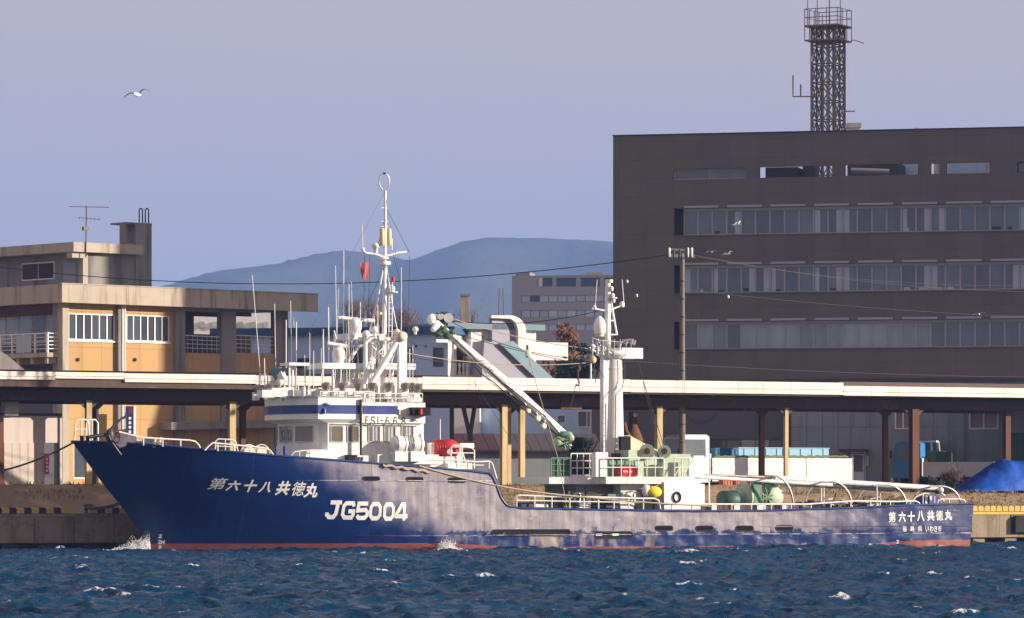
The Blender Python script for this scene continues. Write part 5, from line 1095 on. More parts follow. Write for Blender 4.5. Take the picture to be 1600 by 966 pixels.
# ------------------------------------------------------------------ market canopy along the quay
def build_canopy():
    c = thing('market_canopy', 'long open canopy with pale fascia and dark underside behind the ship', 'canopy', A, (0, 17, 3.3))
    FV = 15.0
    UL, UR = -36.0, 48.0
    u1, u2 = A.u(86, FV), A.u(195, FV); u3 = A.u(1318, FV); u0 = A.u(660, FV)
    segs = [(UL, u1, 9.0, 9.42), (u1, u2, 9.08, 9.42), (u2, A.u(400, FV), 8.93, 9.40), (A.u(400, FV), u0, 8.86, 9.38), (u0, A.u(985, FV), 8.74, 9.44), (A.u(985, FV), u3, 8.72, 9.42), (u3, UR, 8.68, 9.24)]
    for a, b, z0, z1 in segs:
        n = max(1, round((b - a) / 3.6))
        for i in range(n):
            x0, x1 = a + (b - a) * i / n, a + (b - a) * (i + 1) / n
            p = bx('fascia_panel', 'fascia', c, (x0 + 0.012, FV - 0.004 * (i % 2), z0), (x1 - 0.012, FV + 0.12, z1))
            bx('drip_moulding', 'fascia', p, (x0 + 0.012, FV - 0.05, z0 + (z1 - z0) * 0.42), (x1 - 0.012, FV - 0.006, z0 + (z1 - z0) * 0.47))
    part('roof', G().slab([(UL, 9.16), (UR, 9.16), (UR, 9.24), (UL, 9.24)], FV + 0.1, 24.5), 'roof_brown', c)
    bx('roof_kerb', 'roof_brown', c, (u3, FV + 0.5, 9.24), (UR, FV + 1.0, 9.5)); bx('roof_kerb', 'black', c, (UL, FV + 0.3, 9.26), (A.u(705, FV), FV + 0.8, 9.52))
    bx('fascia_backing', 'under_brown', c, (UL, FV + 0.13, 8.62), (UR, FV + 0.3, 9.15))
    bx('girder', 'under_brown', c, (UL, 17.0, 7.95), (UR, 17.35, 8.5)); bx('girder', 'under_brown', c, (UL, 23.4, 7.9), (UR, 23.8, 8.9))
    u = UL + 1
    while u < UR:
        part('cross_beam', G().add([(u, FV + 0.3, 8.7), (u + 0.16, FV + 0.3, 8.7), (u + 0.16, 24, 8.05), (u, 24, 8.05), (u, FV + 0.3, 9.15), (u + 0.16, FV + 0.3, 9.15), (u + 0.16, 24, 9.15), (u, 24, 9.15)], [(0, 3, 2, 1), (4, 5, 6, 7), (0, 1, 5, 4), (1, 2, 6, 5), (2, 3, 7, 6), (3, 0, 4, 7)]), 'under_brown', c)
        u += 2.35
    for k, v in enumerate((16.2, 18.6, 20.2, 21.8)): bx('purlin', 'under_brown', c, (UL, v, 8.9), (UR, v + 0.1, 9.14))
    for i in range(7): u = rnd.uniform(UL + 8, UR - 8); bx('hanging_sheet', 'under_brown', c, (u, 16.9 - 0.02 * i, 7.95 + rnd.uniform(-0.25, 0.1)), (u + rnd.uniform(0.8, 2.4), 16.96 - 0.02 * i, 8.35))
    def column(px, v, m, w=0.30, kind='col'):
        u = A.u(px, v); zb = ground_z(u, v) - 0.2
        g = G()
        if kind == 'H':
            g.box((u - w / 2, v - w / 2, zb), (u + w / 2, v - w / 2 + 0.03, 7.97)).box((u - w / 2, v + w / 2 - 0.03, zb), (u + w / 2, v + w / 2, 7.97)).box((u - 0.02, v - w / 2 + 0.031, zb), (u + 0.02, v + w / 2 - 0.031, 7.97))
        else: g.box((u - w / 2, v - w / 2, zb), (u + w / 2, v + w / 2, 7.97))
        o = part('column', g, m, c)
        part('bracket', G().slab([(u - w / 2 - 0.5, 7.96), (u + w / 2 + 0.5, 7.96), (u + w / 2, 7.5), (u - w / 2, 7.5)], v - 0.05, v + 0.05), 'under_brown', o)
        bx('base_plate', 'rust', o, (u - w / 2 - 0.08, v - w / 2 - 0.08, zb + 0.15), (u + w / 2 + 0.08, v + w / 2 + 0.08, zb + 0.26))
    for px, v, m, w in ((138, 17, 'column_cream', 0.3), (146, 21, 'rust', 0.26), (152, 17.6, 'dark_steel', 0.12), (362, 17, 'column_cream', 0.36), (379, 21, 'rust', 0.3), (787, 17, 'column_cream', 0.34), (795, 21.5, 'column_cream', 0.22), (815, 17.3, 'column_cream', 0.30), (1029, 17, 'column_cream', 0.36), (1190, 18, 'rust', 0.28), (1228, 17, 'column_cream', 0.22), (1383, 18, 'rust', 0.28), (1428, 16.8, 'rust', 0.46), (1573, 17.5, 'rust', 0.36), (-20, 17, 'rust', 0.3), (8, 21, 'rust', 0.24)):
        column(px, v, m, w, 'H' if m == 'rust' and w > 0.27 else 'col')
    # slanting struts and a rusty chute near the aft mast
    for p, q in (((742, 632, 22), (733, 690, 22)), ((723, 632, 22), (736, 690, 22)), ((706, 632, 22), (706, 690, 22))): rod('strut', 'shed_dark', c, A(*p), A(*q), 0.13, n=6)
build_canopy()
ch = thing('rusty_hopper', 'rusty brown hopper standing behind the aft mast', 'hopper', A, A(989, 757, 19))
part('drum', G().lathe(A(989, 757, 19), [(0.3, 0), (0.3, 0.9), (0.55, 1.6), (0.6, 2.6), (0.4, 3.1), (0.25, 3.4), (0.25, 4.2)], 16), 'rust', ch)
part('pipe_elbow', G().tube(ln([(988, 690), (978, 675), (974, 660)], 18.6), 0.16, 8), 'rust', ch); part('gauge', G().lathe(A(992, 648, 18.3), [(0.12, 0), (0.14, 0.06), (0.05, 0.1)], 10, (0, -1, 0)), 'white', ch)

# ------------------------------------------------------------------ grey metal shed on the right (parallel to the tall block)
S = Frame((1600 - 800) / FPX * 262, 262, -14)
def build_shed():
    s = thing('metal_shed', 'grey corrugated metal shed with small high windows under the canopy', 'shed', S, (0, 0, 2.7))
    uL, uR = S.u(1236, 0), S.u(1700, 0); zt = S(1400, 596, 0).z
    wins = [(S.u(1398, 0), S.u(1424, 0), S(1410, 671, 0).z, S(1410, 640, 0).z), (S.u(1514, 0), S.u(1560, 0), S(1540, 671, 0).z, S(1540, 640, 0).z)]
    door = (S.u(1330, 0), S.u(1351, 0), 2.6, S(1340, 708, 0).z)
    part('wall', G().wall(uL, uR, 2.5, zt, 0.06, 0.3, wins + [door]), 'shed_grey', s)
    u = uL
    while u < uR - 0.3:                                     # cladding sheets in two tiers
        for z0, z1 in ((2.5, S(1400, 667, 0).z), (S(1400, 666.6, 0).z, zt)):
            if not any(h[0] < u + 0.98 and u < h[1] and h[2] < z1 and z0 < h[3] for h in wins + [door]):
                bx('cladding_sheet', 'shed_grey', s, (u + 0.02, 0.02 if z0 > 4 else 0.012, z0), (u + 0.975, 0.06, z1 - 0.02))
        u += 1.0
    for h in wins: window(s, h[0], h[1], h[2], h[3], 0.0, 2, 'white_clean', 'glass_brown', 0.09)
    dr_ = part('door', G().box((door[0] + 0.05, 0.06, 2.6), (door[1] - 0.05, 0.14, door[3] - 0.05)), 'white_clean', s); bx('pane', 'glass_brown', dr_, (door[0] + 0.14, 0.04, S(1340, 737, 0).z), (door[1] - 0.14, 0.058, door[3] - 0.15)); part('door_frame', G().wall(door[0] - 0.06, door[1] + 0.06, 2.6, door[3] + 0.08, 0.0, 0.08, [door]), 'white_clean', s)
    part('awning', G().slab([(S.u(1315, 0), S(1315, 706, 0).z), (S.u(1357, 0), S(1357, 706, 0).z), (S.u(1357, 0), S(1357, 702, 0).z), (S.u(1315, 0), S(1315, 702, 0).z)], -0.9, 0.03), 'slate', s)
    bx('name_plate', 'white_clean', s, S(1354, 728, -0.02), S(1357, 712, 0.02))
    part('roof', G().box((uL - 0.3, -0.3, zt), (uR, 12, zt + 0.2)), 'slate', s)
    t = thing('dark_annexe', 'low dark annexe with a band of windows left of the grey shed', 'building', S, (S.u(1160, 1.5), 1.5, 2.7))
    ua, ub = S.u(925, 1.5), uL - 0.02
    wb = [(S.u(1112, 1.5), S.u(1225, 1.5), S(1150, 700, 1.5).z, S(1150, 686, 1.5).z)]
    part('wall', G().wall(ua, ub, 2.5, zt, 1.5, 1.8, wb), 'shed_dark', t)
    window(t, *wb[0], 1.55, 5, 'shed_dark', ['glass', 'glass_slate', 'glass'], 0.06)
    tube('hung_cable', 'wire_grey', t, catenary(S(1075, 650, 1.4), S(1118, 645, 1.4), 0.5, 12), 0.03)
    part('roof', G().box((ua - 0.2, 1.2, zt + 0.01), (ub, 12, zt + 0.2)), 'slate', t)
build_shed()

# ------------------------------------------------------------------ tall dark office block with lattice tower
def build_office():
    o = thing('office_block', 'tall dark brown office block with three long window bands on the right', 'building', B, (0, 0, 2.7))
    UE_ = 44.5; DEP = 9.0
    zt = B(958, 213, 0).z
    def hole(px0, px1, y0, y1): return (B.u(px0, 0), B.u(px1, 0), B(px0, y1, 0).z, B(px0, y0, 0).z)
    bands = [hole(1053, 1053, 326, 368), hole(1053, 1053, 415, 458.5), hole(1053, 1053, 503, 546)]
    bands = [(h[0], UE_ - 1.5, h[2], h[3]) for h in bands]
    low = (B.u(1053, 0), UE_ - 1.5, B(1053, 634, 0).z, B(1053, 603, 0).z)
    tops = [hole(1052, 1165, 264, 281), hole(1186, 1300, 261, 278), hole(1319, 1434, 257.5, 275), hole(1454, 1468, 255.5, 272), hole(1478, 1546, 254.5, 271.5), hole(1589, 1660, 253, 270)]
    part('facade_wall', G().wall(0, UE_, 2.5, zt, 0, 0.45, bands + [low] + tops), 'office_wall', o)
    zr = tops[0][2] - 0.5
    part('side_wall', G().box((0.0, 0.45, 2.5), (0.4, DEP, zt - 0.02)), 'office_wall', o); part('side_wall', G().box((UE_ - 0.4, 0.45, 2.5), (UE_, DEP, zt - 0.02)), 'office_wall', o)
    part('back_wall', G().box((0.4, DEP - 0.4, 2.5), (UE_ - 0.4, DEP, zr + 0.6)), 'office_wall', o)
    part('roof', G().box((0.4, 0.45, zr - 0.3), (UE_ - 0.4, DEP - 0.4, zr)), 'concrete_grey', o)
    bx('dark_core', 'office_reveal', o, (0.6, 0.75, 2.6), (UE_ - 0.6, 1.2, zr - 0.35))
    pitch = 22.4 / 6600 * 281 / math.cos(R(14))
    cur = {0: {3: 2, 9: 1, 10: 2, 11: 1, 15: 3, 16: 2, 17: 2, 23: 1}, 1: {0: 1, 2: 3, 4: 2, 5: 2, 6: 3, 9: 3, 10: 2, 11: 1, 16: 2, 17: 1, 22: 2, 23: 1}}
    for b, h in enumerate(bands):
        u = h[0] + 0.62; i = 0
        while u + pitch < h[1]:
            if b == 2: gm = 'glass_curtain' if 0 < i < 17 and i != 3 else 'glass_office'
            else: gm = 'glass_office'
            f = window(o, u, u + pitch - 0.005, h[2] + 0.02, h[3] - 0.16, 0.26, 1, 'office_trim', gm, 0.05)
            k = cur.get(b, {}).get(i)
            if k:                                           # curtains drawn to one side, behind the pane's own plane
                a0 = {1: 0.08, 2: 0.55, 3: 0.1}[k]; a1 = {1: 0.45, 2: 0.92, 3: 0.38}[k]
                bx('curtain', 'curtain', f, (u + pitch * a0, 0.302, h[2] + 0.08), (u + pitch * a1, 0.309, h[3] - 0.24))
            if rnd.random() < 0.3 and b < 2: bx('desk_clutter', 'curtain' if rnd.random() < 0.5 else 'office_reveal', f, (u + 0.15, 0.3025, h[2] + 0.07), (u + rnd.uniform(0.3, 0.8), 0.309, h[2] + rnd.uniform(0.16, 0.34)))
            u += pitch; i += 1
        bx('window_rail', 'office_trim', o, (h[0] + 0.62, 0.2, h[3] - 0.155), (h[1], 0.35, h[3] - 0.01))
        bx('sill', 'office_wall', o, (h[0], -0.05, h[2] - 0.08), (h[1], 0.25, h[2] - 0.002))
        u = h[0] + 0.7
        while u < h[1] - 2.4: bx('blind_box', 'office_trim', o, (u, -0.04, h[3] + 0.015), (u + 2.35, 0.0, h[3] + 0.16)); u += 2.95
    u = low[0] + 0.7
    while u < low[1] - 2.4: bx('blind_box', 'office_trim', o, (u, -0.04, low[3] - 0.02), (u + 2.35, 0.3, low[3] + 0.12)); u += 2.95
    bx('low_glazing', 'glass_office', o, (low[0], 0.28, low[2]), (low[1], 0.32, low[3] - 0.03))
    h = tops[0]; window(o, h[0], h[1], h[2], h[3], 0.2, 2, 'office_trim', 'glass_slate', 0.06)
    h = tops[5]; window(o, h[0], h[1], h[2], h[3], 0.2, 2, 'office_reveal', 'glass_slate', 0.06)
    # plant on the roof, seen through the openings of the parapet
    for px0, px1, v0, v1, m, y in ((1196, 1246, 2.5, 6, 'shed_dark', 262), (1254, 1274, 3, 4.6, 'shed_dark', 255), (1324, 1404, 4, 9, 'shed_dark', 256), (1398, 1440, 7, 8, 'warehouse_blue', 254), (1472, 1541, 7, 8, 'warehouse_blue', 251), (1543, 1549, 5, 6, 'house_white', 250), (1459, 1465, 5, 6, 'house_white', 250)):
        bx('roof_plant', m, o, (B.u(px0, v0), v0, zr), (B.u(px1, v0), v1, B(px0, y, v0).z))
    rod('roof_pipe', 'galv', o, B(1330, 268, 3), B(1390, 270, 3), 0.25); bx('coping', 'office_reveal', o, (-0.04, -0.05, zt), (UE_ + 0.04, 0.5, zt + 0.08))
    part('roof_lamp', G().ball(B(1432, 201.5, 1), 0.14, 8, 5, (1.6, 1, 0.7)), 'white', o)
    bx('added_shade_tower', 'office_wall', o, (31.0, 0.8, zr), (44.0, 18.0, 46.0))  # unseen block, added to cast shade on the ochre building
    # lattice tower
    t = thing('lattice_tower', 'tall steel lattice tower with railed platforms on the office roof', 'tower', W, (W(1304, 206, 290)))
    nc = W(1304, 206, 290); dl = Vector((-math.cos(R(28)), math.sin(R(28)), 0)) * 1.72; dr2 = Vector((math.sin(R(28)), math.cos(R(28)), 0)) * 1.72
    z0, z1 = zr, W(1304, 40, 290).z; P0 = Vector((nc.x, nc.y, 0))
    cor = [P0, P0 + dl, P0 + dl + dr2, P0 + dr2]; zv = lambda p, z: Vector((p.x, p.y, z))
    for p in cor: rod('leg', 'tower_steel' if True else '', t, zv(p, z0), zv(p, z1), 0.085, n=6)
    for k in range(4): m = (cor[k] + cor[(k + 1) % 4]) / 2; rod('mid_post', 'tower_steel', t, zv(m, z0), zv(m, z1), 0.06, n=6)
    nb = 9; hb = (z1 - z0) / nb
    for b in range(nb):
        za, zb = z0 + hb * b, z0 + hb * (b + 1)
        for k in range(4):
            a, c = cor[k], cor[(k + 1) % 4]
            rod('ring_bar', 'tower_steel', t, zv(a, za), zv(c, za), 0.055, n=5)
            for s_ in (0, 0.5):
                p, q = a.lerp(c, s_), a.lerp(c, s_ + 0.5)
                part('cross_brace', G().cyl(zv(p, za), zv(q, zb), 0.045, n=5).cyl(zv(q, za), zv(p, zb), 0.045, n=5), 'tower_steel', t)
    ctr = (cor[0] + cor[2]) / 2
    rod('cable_riser', 'galv', t, zv(ctr, z0), zv(ctr, z1), 0.12)
    for yy, ex, m in ((40, 0.42, 'tower_steel'), (63, 0.42, 'tower_steel')):
        z = W(0 + 1304, yy, 290).z; q = [ctr + (p - ctr) * (1 + ex) for p in cor]
        pl = part('platform', G().prism([(p.x, p.y) for p in q], z, z + 0.1), m, t)
        for hgt in ((1.2, 0.62) if yy == 40 else (1.0,)): part('platform_rail', G().tube([zv(p, z + hgt) for p in q], 0.03, 5, True), 'tower_steel', pl)
        for k in range(4):
            for s_ in (0, 0.33, 0.66): p = q[k].lerp(q[(k + 1) % 4], s_); rod('stanchion', 'tower_steel', pl, zv(p, z), zv(p, z + (1.2 if yy == 40 else 1.0)), 0.03, n=5)
    for px, yb, yt in ((1262, 40, -4), (1277, 38, -2), (1296, 40, -8), (1313, 40, -4), (1285, 40, 22)): rod('aerial', 'galv' if px != 1296 else 'red', t, W(px, yb, 290), W(px, yt, 290), 0.05, 0.03, n=5)
    tube('aerial_arm', 'tower_steel', t, [W(1270, 151, 290), W(1239, 151, 290), W(1239, 118, 290)], 0.05); tube('aerial_arm', 'tower_steel', t, [W(1251, 151, 290), W(1251, 132, 290)], 0.05)
    for yy in (174, 193): tube('side_bar', 'tower_steel', t, [W(1321, yy, 291), W(1336, yy, 291)], 0.04)
    bx('equipment_cabinet', 'white', t, W(1322, 199, 290), W(1342, 196, 292)); bx('aerial_box', 'white', t, W(1266, 97, 289.6), W(1270, 88, 290))
    tube('platform_arm', 'tower_steel', t, [W(1330, 63, 290.5), W(1336, 63, 290.5), W(1350, 68, 290.5)], 0.03)
build_office()

# ------------------------------------------------------------------ concrete and ochre building on the left
C = Frame((97 - 800) / FPX * 281, 281, 42.5)
def vat(px, u):
    k = (px - 800) / FPX; return (C.X0 + u * C.c - k * (C.Y0 + u * C.s)) / (C.s + k * C.c)
def cz(y, px=97, v=0): return C(px, y, v).z
def build_left():
    o = thing('ochre_building', 'flat-roofed concrete building with ochre panels and balconies on the left', 'building', C, (0, 0, 2.7))
    cu = lambda px: C.u(px, 0)
    UE_ = C.u(497, -1.0); D_ = 17.0
    zsb, zst = C(85, 472, -1.0).z, C(85, 443, -1.0).z
    # roof slab in lengths, joints showing
    for i in range(4):
        a, b = -0.75 + (UE_ + 0.75) * i / 4, -0.75 + (UE_ + 0.75) * (i + 1) / 4
        bx('roof_edge_beam', 'concrete', o, (a + 0.01, -1.0, zsb), (b - 0.01, -0.6, zst))
    bx('roof_edge_beam', 'concrete', o, (-0.75, -0.59, zsb), (-0.35, D_, zst)); bx('roof_slab', 'concrete_grey', o, (-0.34, -0.59, zsb + 0.15), (UE_, D_, zst - 0.25)); bx('coping', 'concrete', o, (-0.8, -1.05, zst + 0.003), (UE_ + 0.03, -0.55, zst + 0.06))
    # columns
    for px0, px1, v in ((97, 107, -0.06), (182, 190, -0.2), (272, 286, -0.25), (346, 369, 0.0), (430, 450, 0.0)):
        bx('column', 'concrete' if px0 == 97 else 'concrete_grey', o, (cu(px0), v, 2.5), (cu(px1), 0.5, zsb + 0.14))
    for px in (191.5, 195): rod('downpipe', 'white_clean', o, C(px, 472, -0.22) * 1, Vector((C.u(px, -0.22), -0.22, 2.6)), 0.06)
    # ochre bays with window bands
    for (px0, px1, wx0, wx1, y0, y1) in ((107, 182, 108.5, 181, 489, 531), (197.5, 272, 199, 266, 491.5, 533)):
        h = (cu(wx0), cu(wx1), cz(y1, wx0), cz(y0, wx0)); h2 = (cu(px0) + 0.5, cu(px1) - 0.5, cz(748, px0), cz(690, px0))
        part('ochre_panel', G().wall(cu(px0), cu(px1), 2.5, zsb + 0.13, 0.1, 0.4, [h, h2]), 'ochre', o)
        window(o, h[0], h[1], h[2], h[3], 0.12, 6, 'white_clean', 'glass', 0.075); bx('sill', 'white_clean', o, (h[0] - 0.05, 0.0, h[2] - 0.1), (h[1] + 0.05, 0.12, h[2] - 0.004)); window(o, *h2, 0.14, 2, 'white_clean', 'glass', 0.07)
        part('wall_lamp', G().lathe(C((px0 + px1) / 2 - (24 if px0 > 150 else 23), 562, 0.08), [(0.12, 0), (0.13, 0.06), (0.08, 0.14), (0.03, 0.16)], 10, (0, -1, 0)), 'rust', o)
    bx('column', 'concrete_grey', o, (cu(190), 0.1, 2.5), (cu(197.5), 0.4, zsb + 0.12))
    # open bays: parapet, railing, rear wall with openings
    for px0, px1 in ((286, 346), (369, 430)):
        bx('parapet', 'ochre', o, (cu(px0), 0.1, cz(585, px0)), (cu(px1), 0.35, cz(551, px0)))
        f = tube('balcony_rail', 'rail_white', o, [C(px0, 524, 0.2), C(px1, 524 + 3, 0.2)], 0.035)
        for k in range(1, 4): tube('mid_bar', 'rail_white', f, [C(px0, 524 + k * 6.5, 0.2), C(px1, 527 + k * 6.3, 0.2)], 0.02)
        for k in range(9): x = px0 + (px1 - px0) * k / 8; tube('baluster', 'rail_white', f, [C(x, 524, 0.2), C(x, 551, 0.2)], 0.018, 4)
        bx('lintel', 'concrete_grey', o, (cu(px0), 0.1, cz(486, px0)), (cu(px1), 0.35, zsb + 0.12)); bx('ochre_panel', 'ochre', o, (cu(px0), 0.12, 2.5), (cu(px1), 0.38, cz(586, px0)))
    bx('floor_slab', 'concrete_grey', o, (0, 0.5, cz(600)), (UE_ - 0.4, D_, cz(590))); bx('floor_slab', 'concrete_grey', o, (UE_ - 1.5, 0.02, cz(594, 440)), (UE_, D_, cz(575, 440)))
    hs = [(C.u(303, 6), C.u(343, 6), C(303, 522, 6).z, C(303, 494, 6).z), (C.u(369, 6), C.u(404, 6), C(369, 522, 6).z, C(369, 494, 6).z), (C.u(408, 6), C.u(432, 6), C(420, 540, 6).z, C(420, 494, 6).z)]
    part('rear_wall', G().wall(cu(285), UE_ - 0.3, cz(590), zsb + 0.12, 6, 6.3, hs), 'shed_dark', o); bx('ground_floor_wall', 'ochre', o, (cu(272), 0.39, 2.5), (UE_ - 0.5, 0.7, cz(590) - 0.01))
    part('entrance_canopy', G().slab([(C.u(262, -0.8), cz(672, 262, -0.8)), (C.u(440, -0.8), cz(668, 440, -0.8)), (C.u(440, -0.8), cz(657, 440, -0.8)), (C.u(262, -0.8), cz(660, 262, -0.8))], -1.2, 0.09), 'concrete_grey', o)
    for i in range(4): window(o, C.u(272 + i * 24, 0), C.u(294 + i * 24, 0), 2.7, cz(682, 280), 0.28, 1, 'shed_dark', 'glass', 0.06)
    # left flank: recess, balcony, windows
    for px0, px1, y0, y1 in ((97, 78, 472, 700),): bx('column', 'concrete_grey', o, (0.02, 0.5, 2.5), (0.5, vat(82, 0), zsb + 0.13))
    v0, v1 = vat(82, 0.6), 16.5
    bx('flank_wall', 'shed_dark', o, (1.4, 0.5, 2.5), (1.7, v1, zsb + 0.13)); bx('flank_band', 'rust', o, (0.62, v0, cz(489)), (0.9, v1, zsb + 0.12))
    for i in range(5):
        a = v0 + 0.3 + i * 1.5; f = bx('window', 'white_clean', o, (1.32, a, cz(533)), (1.38, a + 1.4, cz(489)))
        bx('pane', 'glass_far' if i != 1 else 'glass_slate', f, (1.27, a + 0.06, cz(531)), (1.315, a + 1.34, cz(491)))
    bx('balcony_floor', 'concrete', o, (-0.9, 0.45, cz(558)), (1.4, v1, cz(551)))
    for i in range(6): a = 0.7 + i * 1.6; bx('balcony_bracket', 'concrete', o, (-0.7, a, cz(568)), (1.38, a + 0.3, cz(558.5)))
    br = tube('balcony_rail', 'rail_white', o, [(-0.85, 0.5, cz(521)), (-0.85, v1, cz(521))], 0.05)
    for k in range(1, 5): tube('mid_bar', 'rail_white', br, [(-0.85, 0.5, cz(521 + 6 * k)), (-0.85, v1, cz(521 + 6 * k))], 0.03)
    for i in range(8): a = 0.5 + i * 1.3; bx('rail_post', 'white_clean', br, (-0.9, a, cz(551)), (-0.8, a + 0.09, cz(520)))
    bx('rail_panel', 'curtain', br, (-0.93, 2.2, cz(550)), (-0.91, 3.9, cz(523))); pf = bx('end_rail_post', 'white_clean', br, (-0.85, 0.44, cz(551)), (-0.77, 0.5, cz(519)))
    for k in range(5): tube('end_rail_bar', 'rail_white', br, [(-0.85, 0.47, cz(521 + 6 * k)), (0.1, 0.47, cz(521 + 6 * k))], 0.04)
    # penthouse
    V = 3.2; pu = C.u(130, V); pe = C.u(216, V); zr = zst - 0.05
    part('penthouse_wall', G().box((pu, V, zr), (pe, D_ - 0.5, C(130, 395, V).z)), 'concrete_grey', o); bx('penthouse_column', 'concrete', o, (pu - 0.06, V - 0.06, zr), (pu + 0.35, V + 0.4, C(130, 394, V).z))
    zq0, zq1 = C(115, 393, V - 0.6).z, C(115, 378, V - 0.6).z; qu = C.u(115, V - 0.6)
    bx('penthouse_roof', 'concrete', o, (qu, V - 0.6, zq0), (pe, D_, zq1)); bx('roof_beam', 'concrete', o, (qu + 0.1, V - 0.3, zq0 - 0.4), (pu, V + 0.3, zq0 - 0.01))
    f = bx('window', 'white_clean', o, (pu - 0.05, V + 3.2, C(97, 432, V).z), (pu - 0.003, V + 7.0, C(97, 404, V).z)); bx('pane', 'maroon', f, (pu - 0.08, V + 3.3, C(97, 430, V).z), (pu - 0.052, V + 5.0, C(97, 406, V).z)); bx('pane', 'maroon', f, (pu - 0.08, V + 5.1, C(97, 430, V).z), (pu - 0.052, V + 6.9, C(97, 406, V).z))
    bx('door', 'shed_grey', o, (pu - 0.05, V + 0.8, zr), (pu - 0.003, V + 2.2, C(97, 407, V).z))
    # stair tower with ladder loops
    tu0, tu1 = C.u(212, V - 0.1), C.u(237, V - 0.1); zt0, zt1 = zr, C(220, 348.5, V).z
    bx('stair_tower', 'concrete_grey', o, (tu0, V - 0.1, zt0), (tu1, V + 1.6, zt1 - 0.12)); bx('tower_cap', 'concrete_grey', o, (C.u(195, V), V - 0.12, zt1 - 0.12), (tu1 + 0.02, V + 1.62, zt1)); bx('tower_fin', 'concrete_grey', o, (C.u(195, V), V, C(200, 383, V).z), (C.u(198, V), V + 0.6, zt1 - 0.125)); bx('tower_fin', 'concrete_grey', o, (C.u(198, V), V, C(200, 383, V).z), (tu0, V + 0.6, C(200, 379.5, V).z))
    for x in (217.5, 227): part('ladder_loop', G().tube([C(x, 349, V + 0.4)] + [C(x + 2.6 + 2.6 * math.cos(t), 329 - 3 * math.sin(t), V + 0.4) for t in [math.pi - math.pi * i / 8 for i in range(9)]] + [C(x + 5.2, 349, V + 0.4)], 0.05, 6), 'dark_steel', o)
    # television aerial
    t = thing('television_aerial', 'thin rooftop television aerial on the ochre building', 'aerial', C, C(135, 402, V - 0.65))
    tube('mast', 'dark_steel', t, [C(134, 402, V - 0.65), C(135, 322, V - 0.65)], 0.04); tube('boom', 'dark_steel', t, [C(108, 323, V - 0.65), C(170, 324, V - 0.65)], 0.028); tube('boom', 'dark_steel', t, [C(122, 340, V - 0.65), C(157, 343, V - 0.65)], 0.025)
    for i in range(11): x = 110 + i * 5.8; tube('element', 'dark_steel', t, [C(x, 323.5, V - 1.0), C(x, 323.5, V - 0.2)], 0.012, 4)
    for i in range(6): x = 124 + i * 6; tube('element', 'dark_steel', t, [C(x, 338.5, V - 0.65), C(x, 345, V - 0.65)], 0.015, 4)
    part('amplifier', G().box(C(131, 360, V - 0.8), C(136, 355, V - 0.6)), 'dark_steel', t)
build_left()
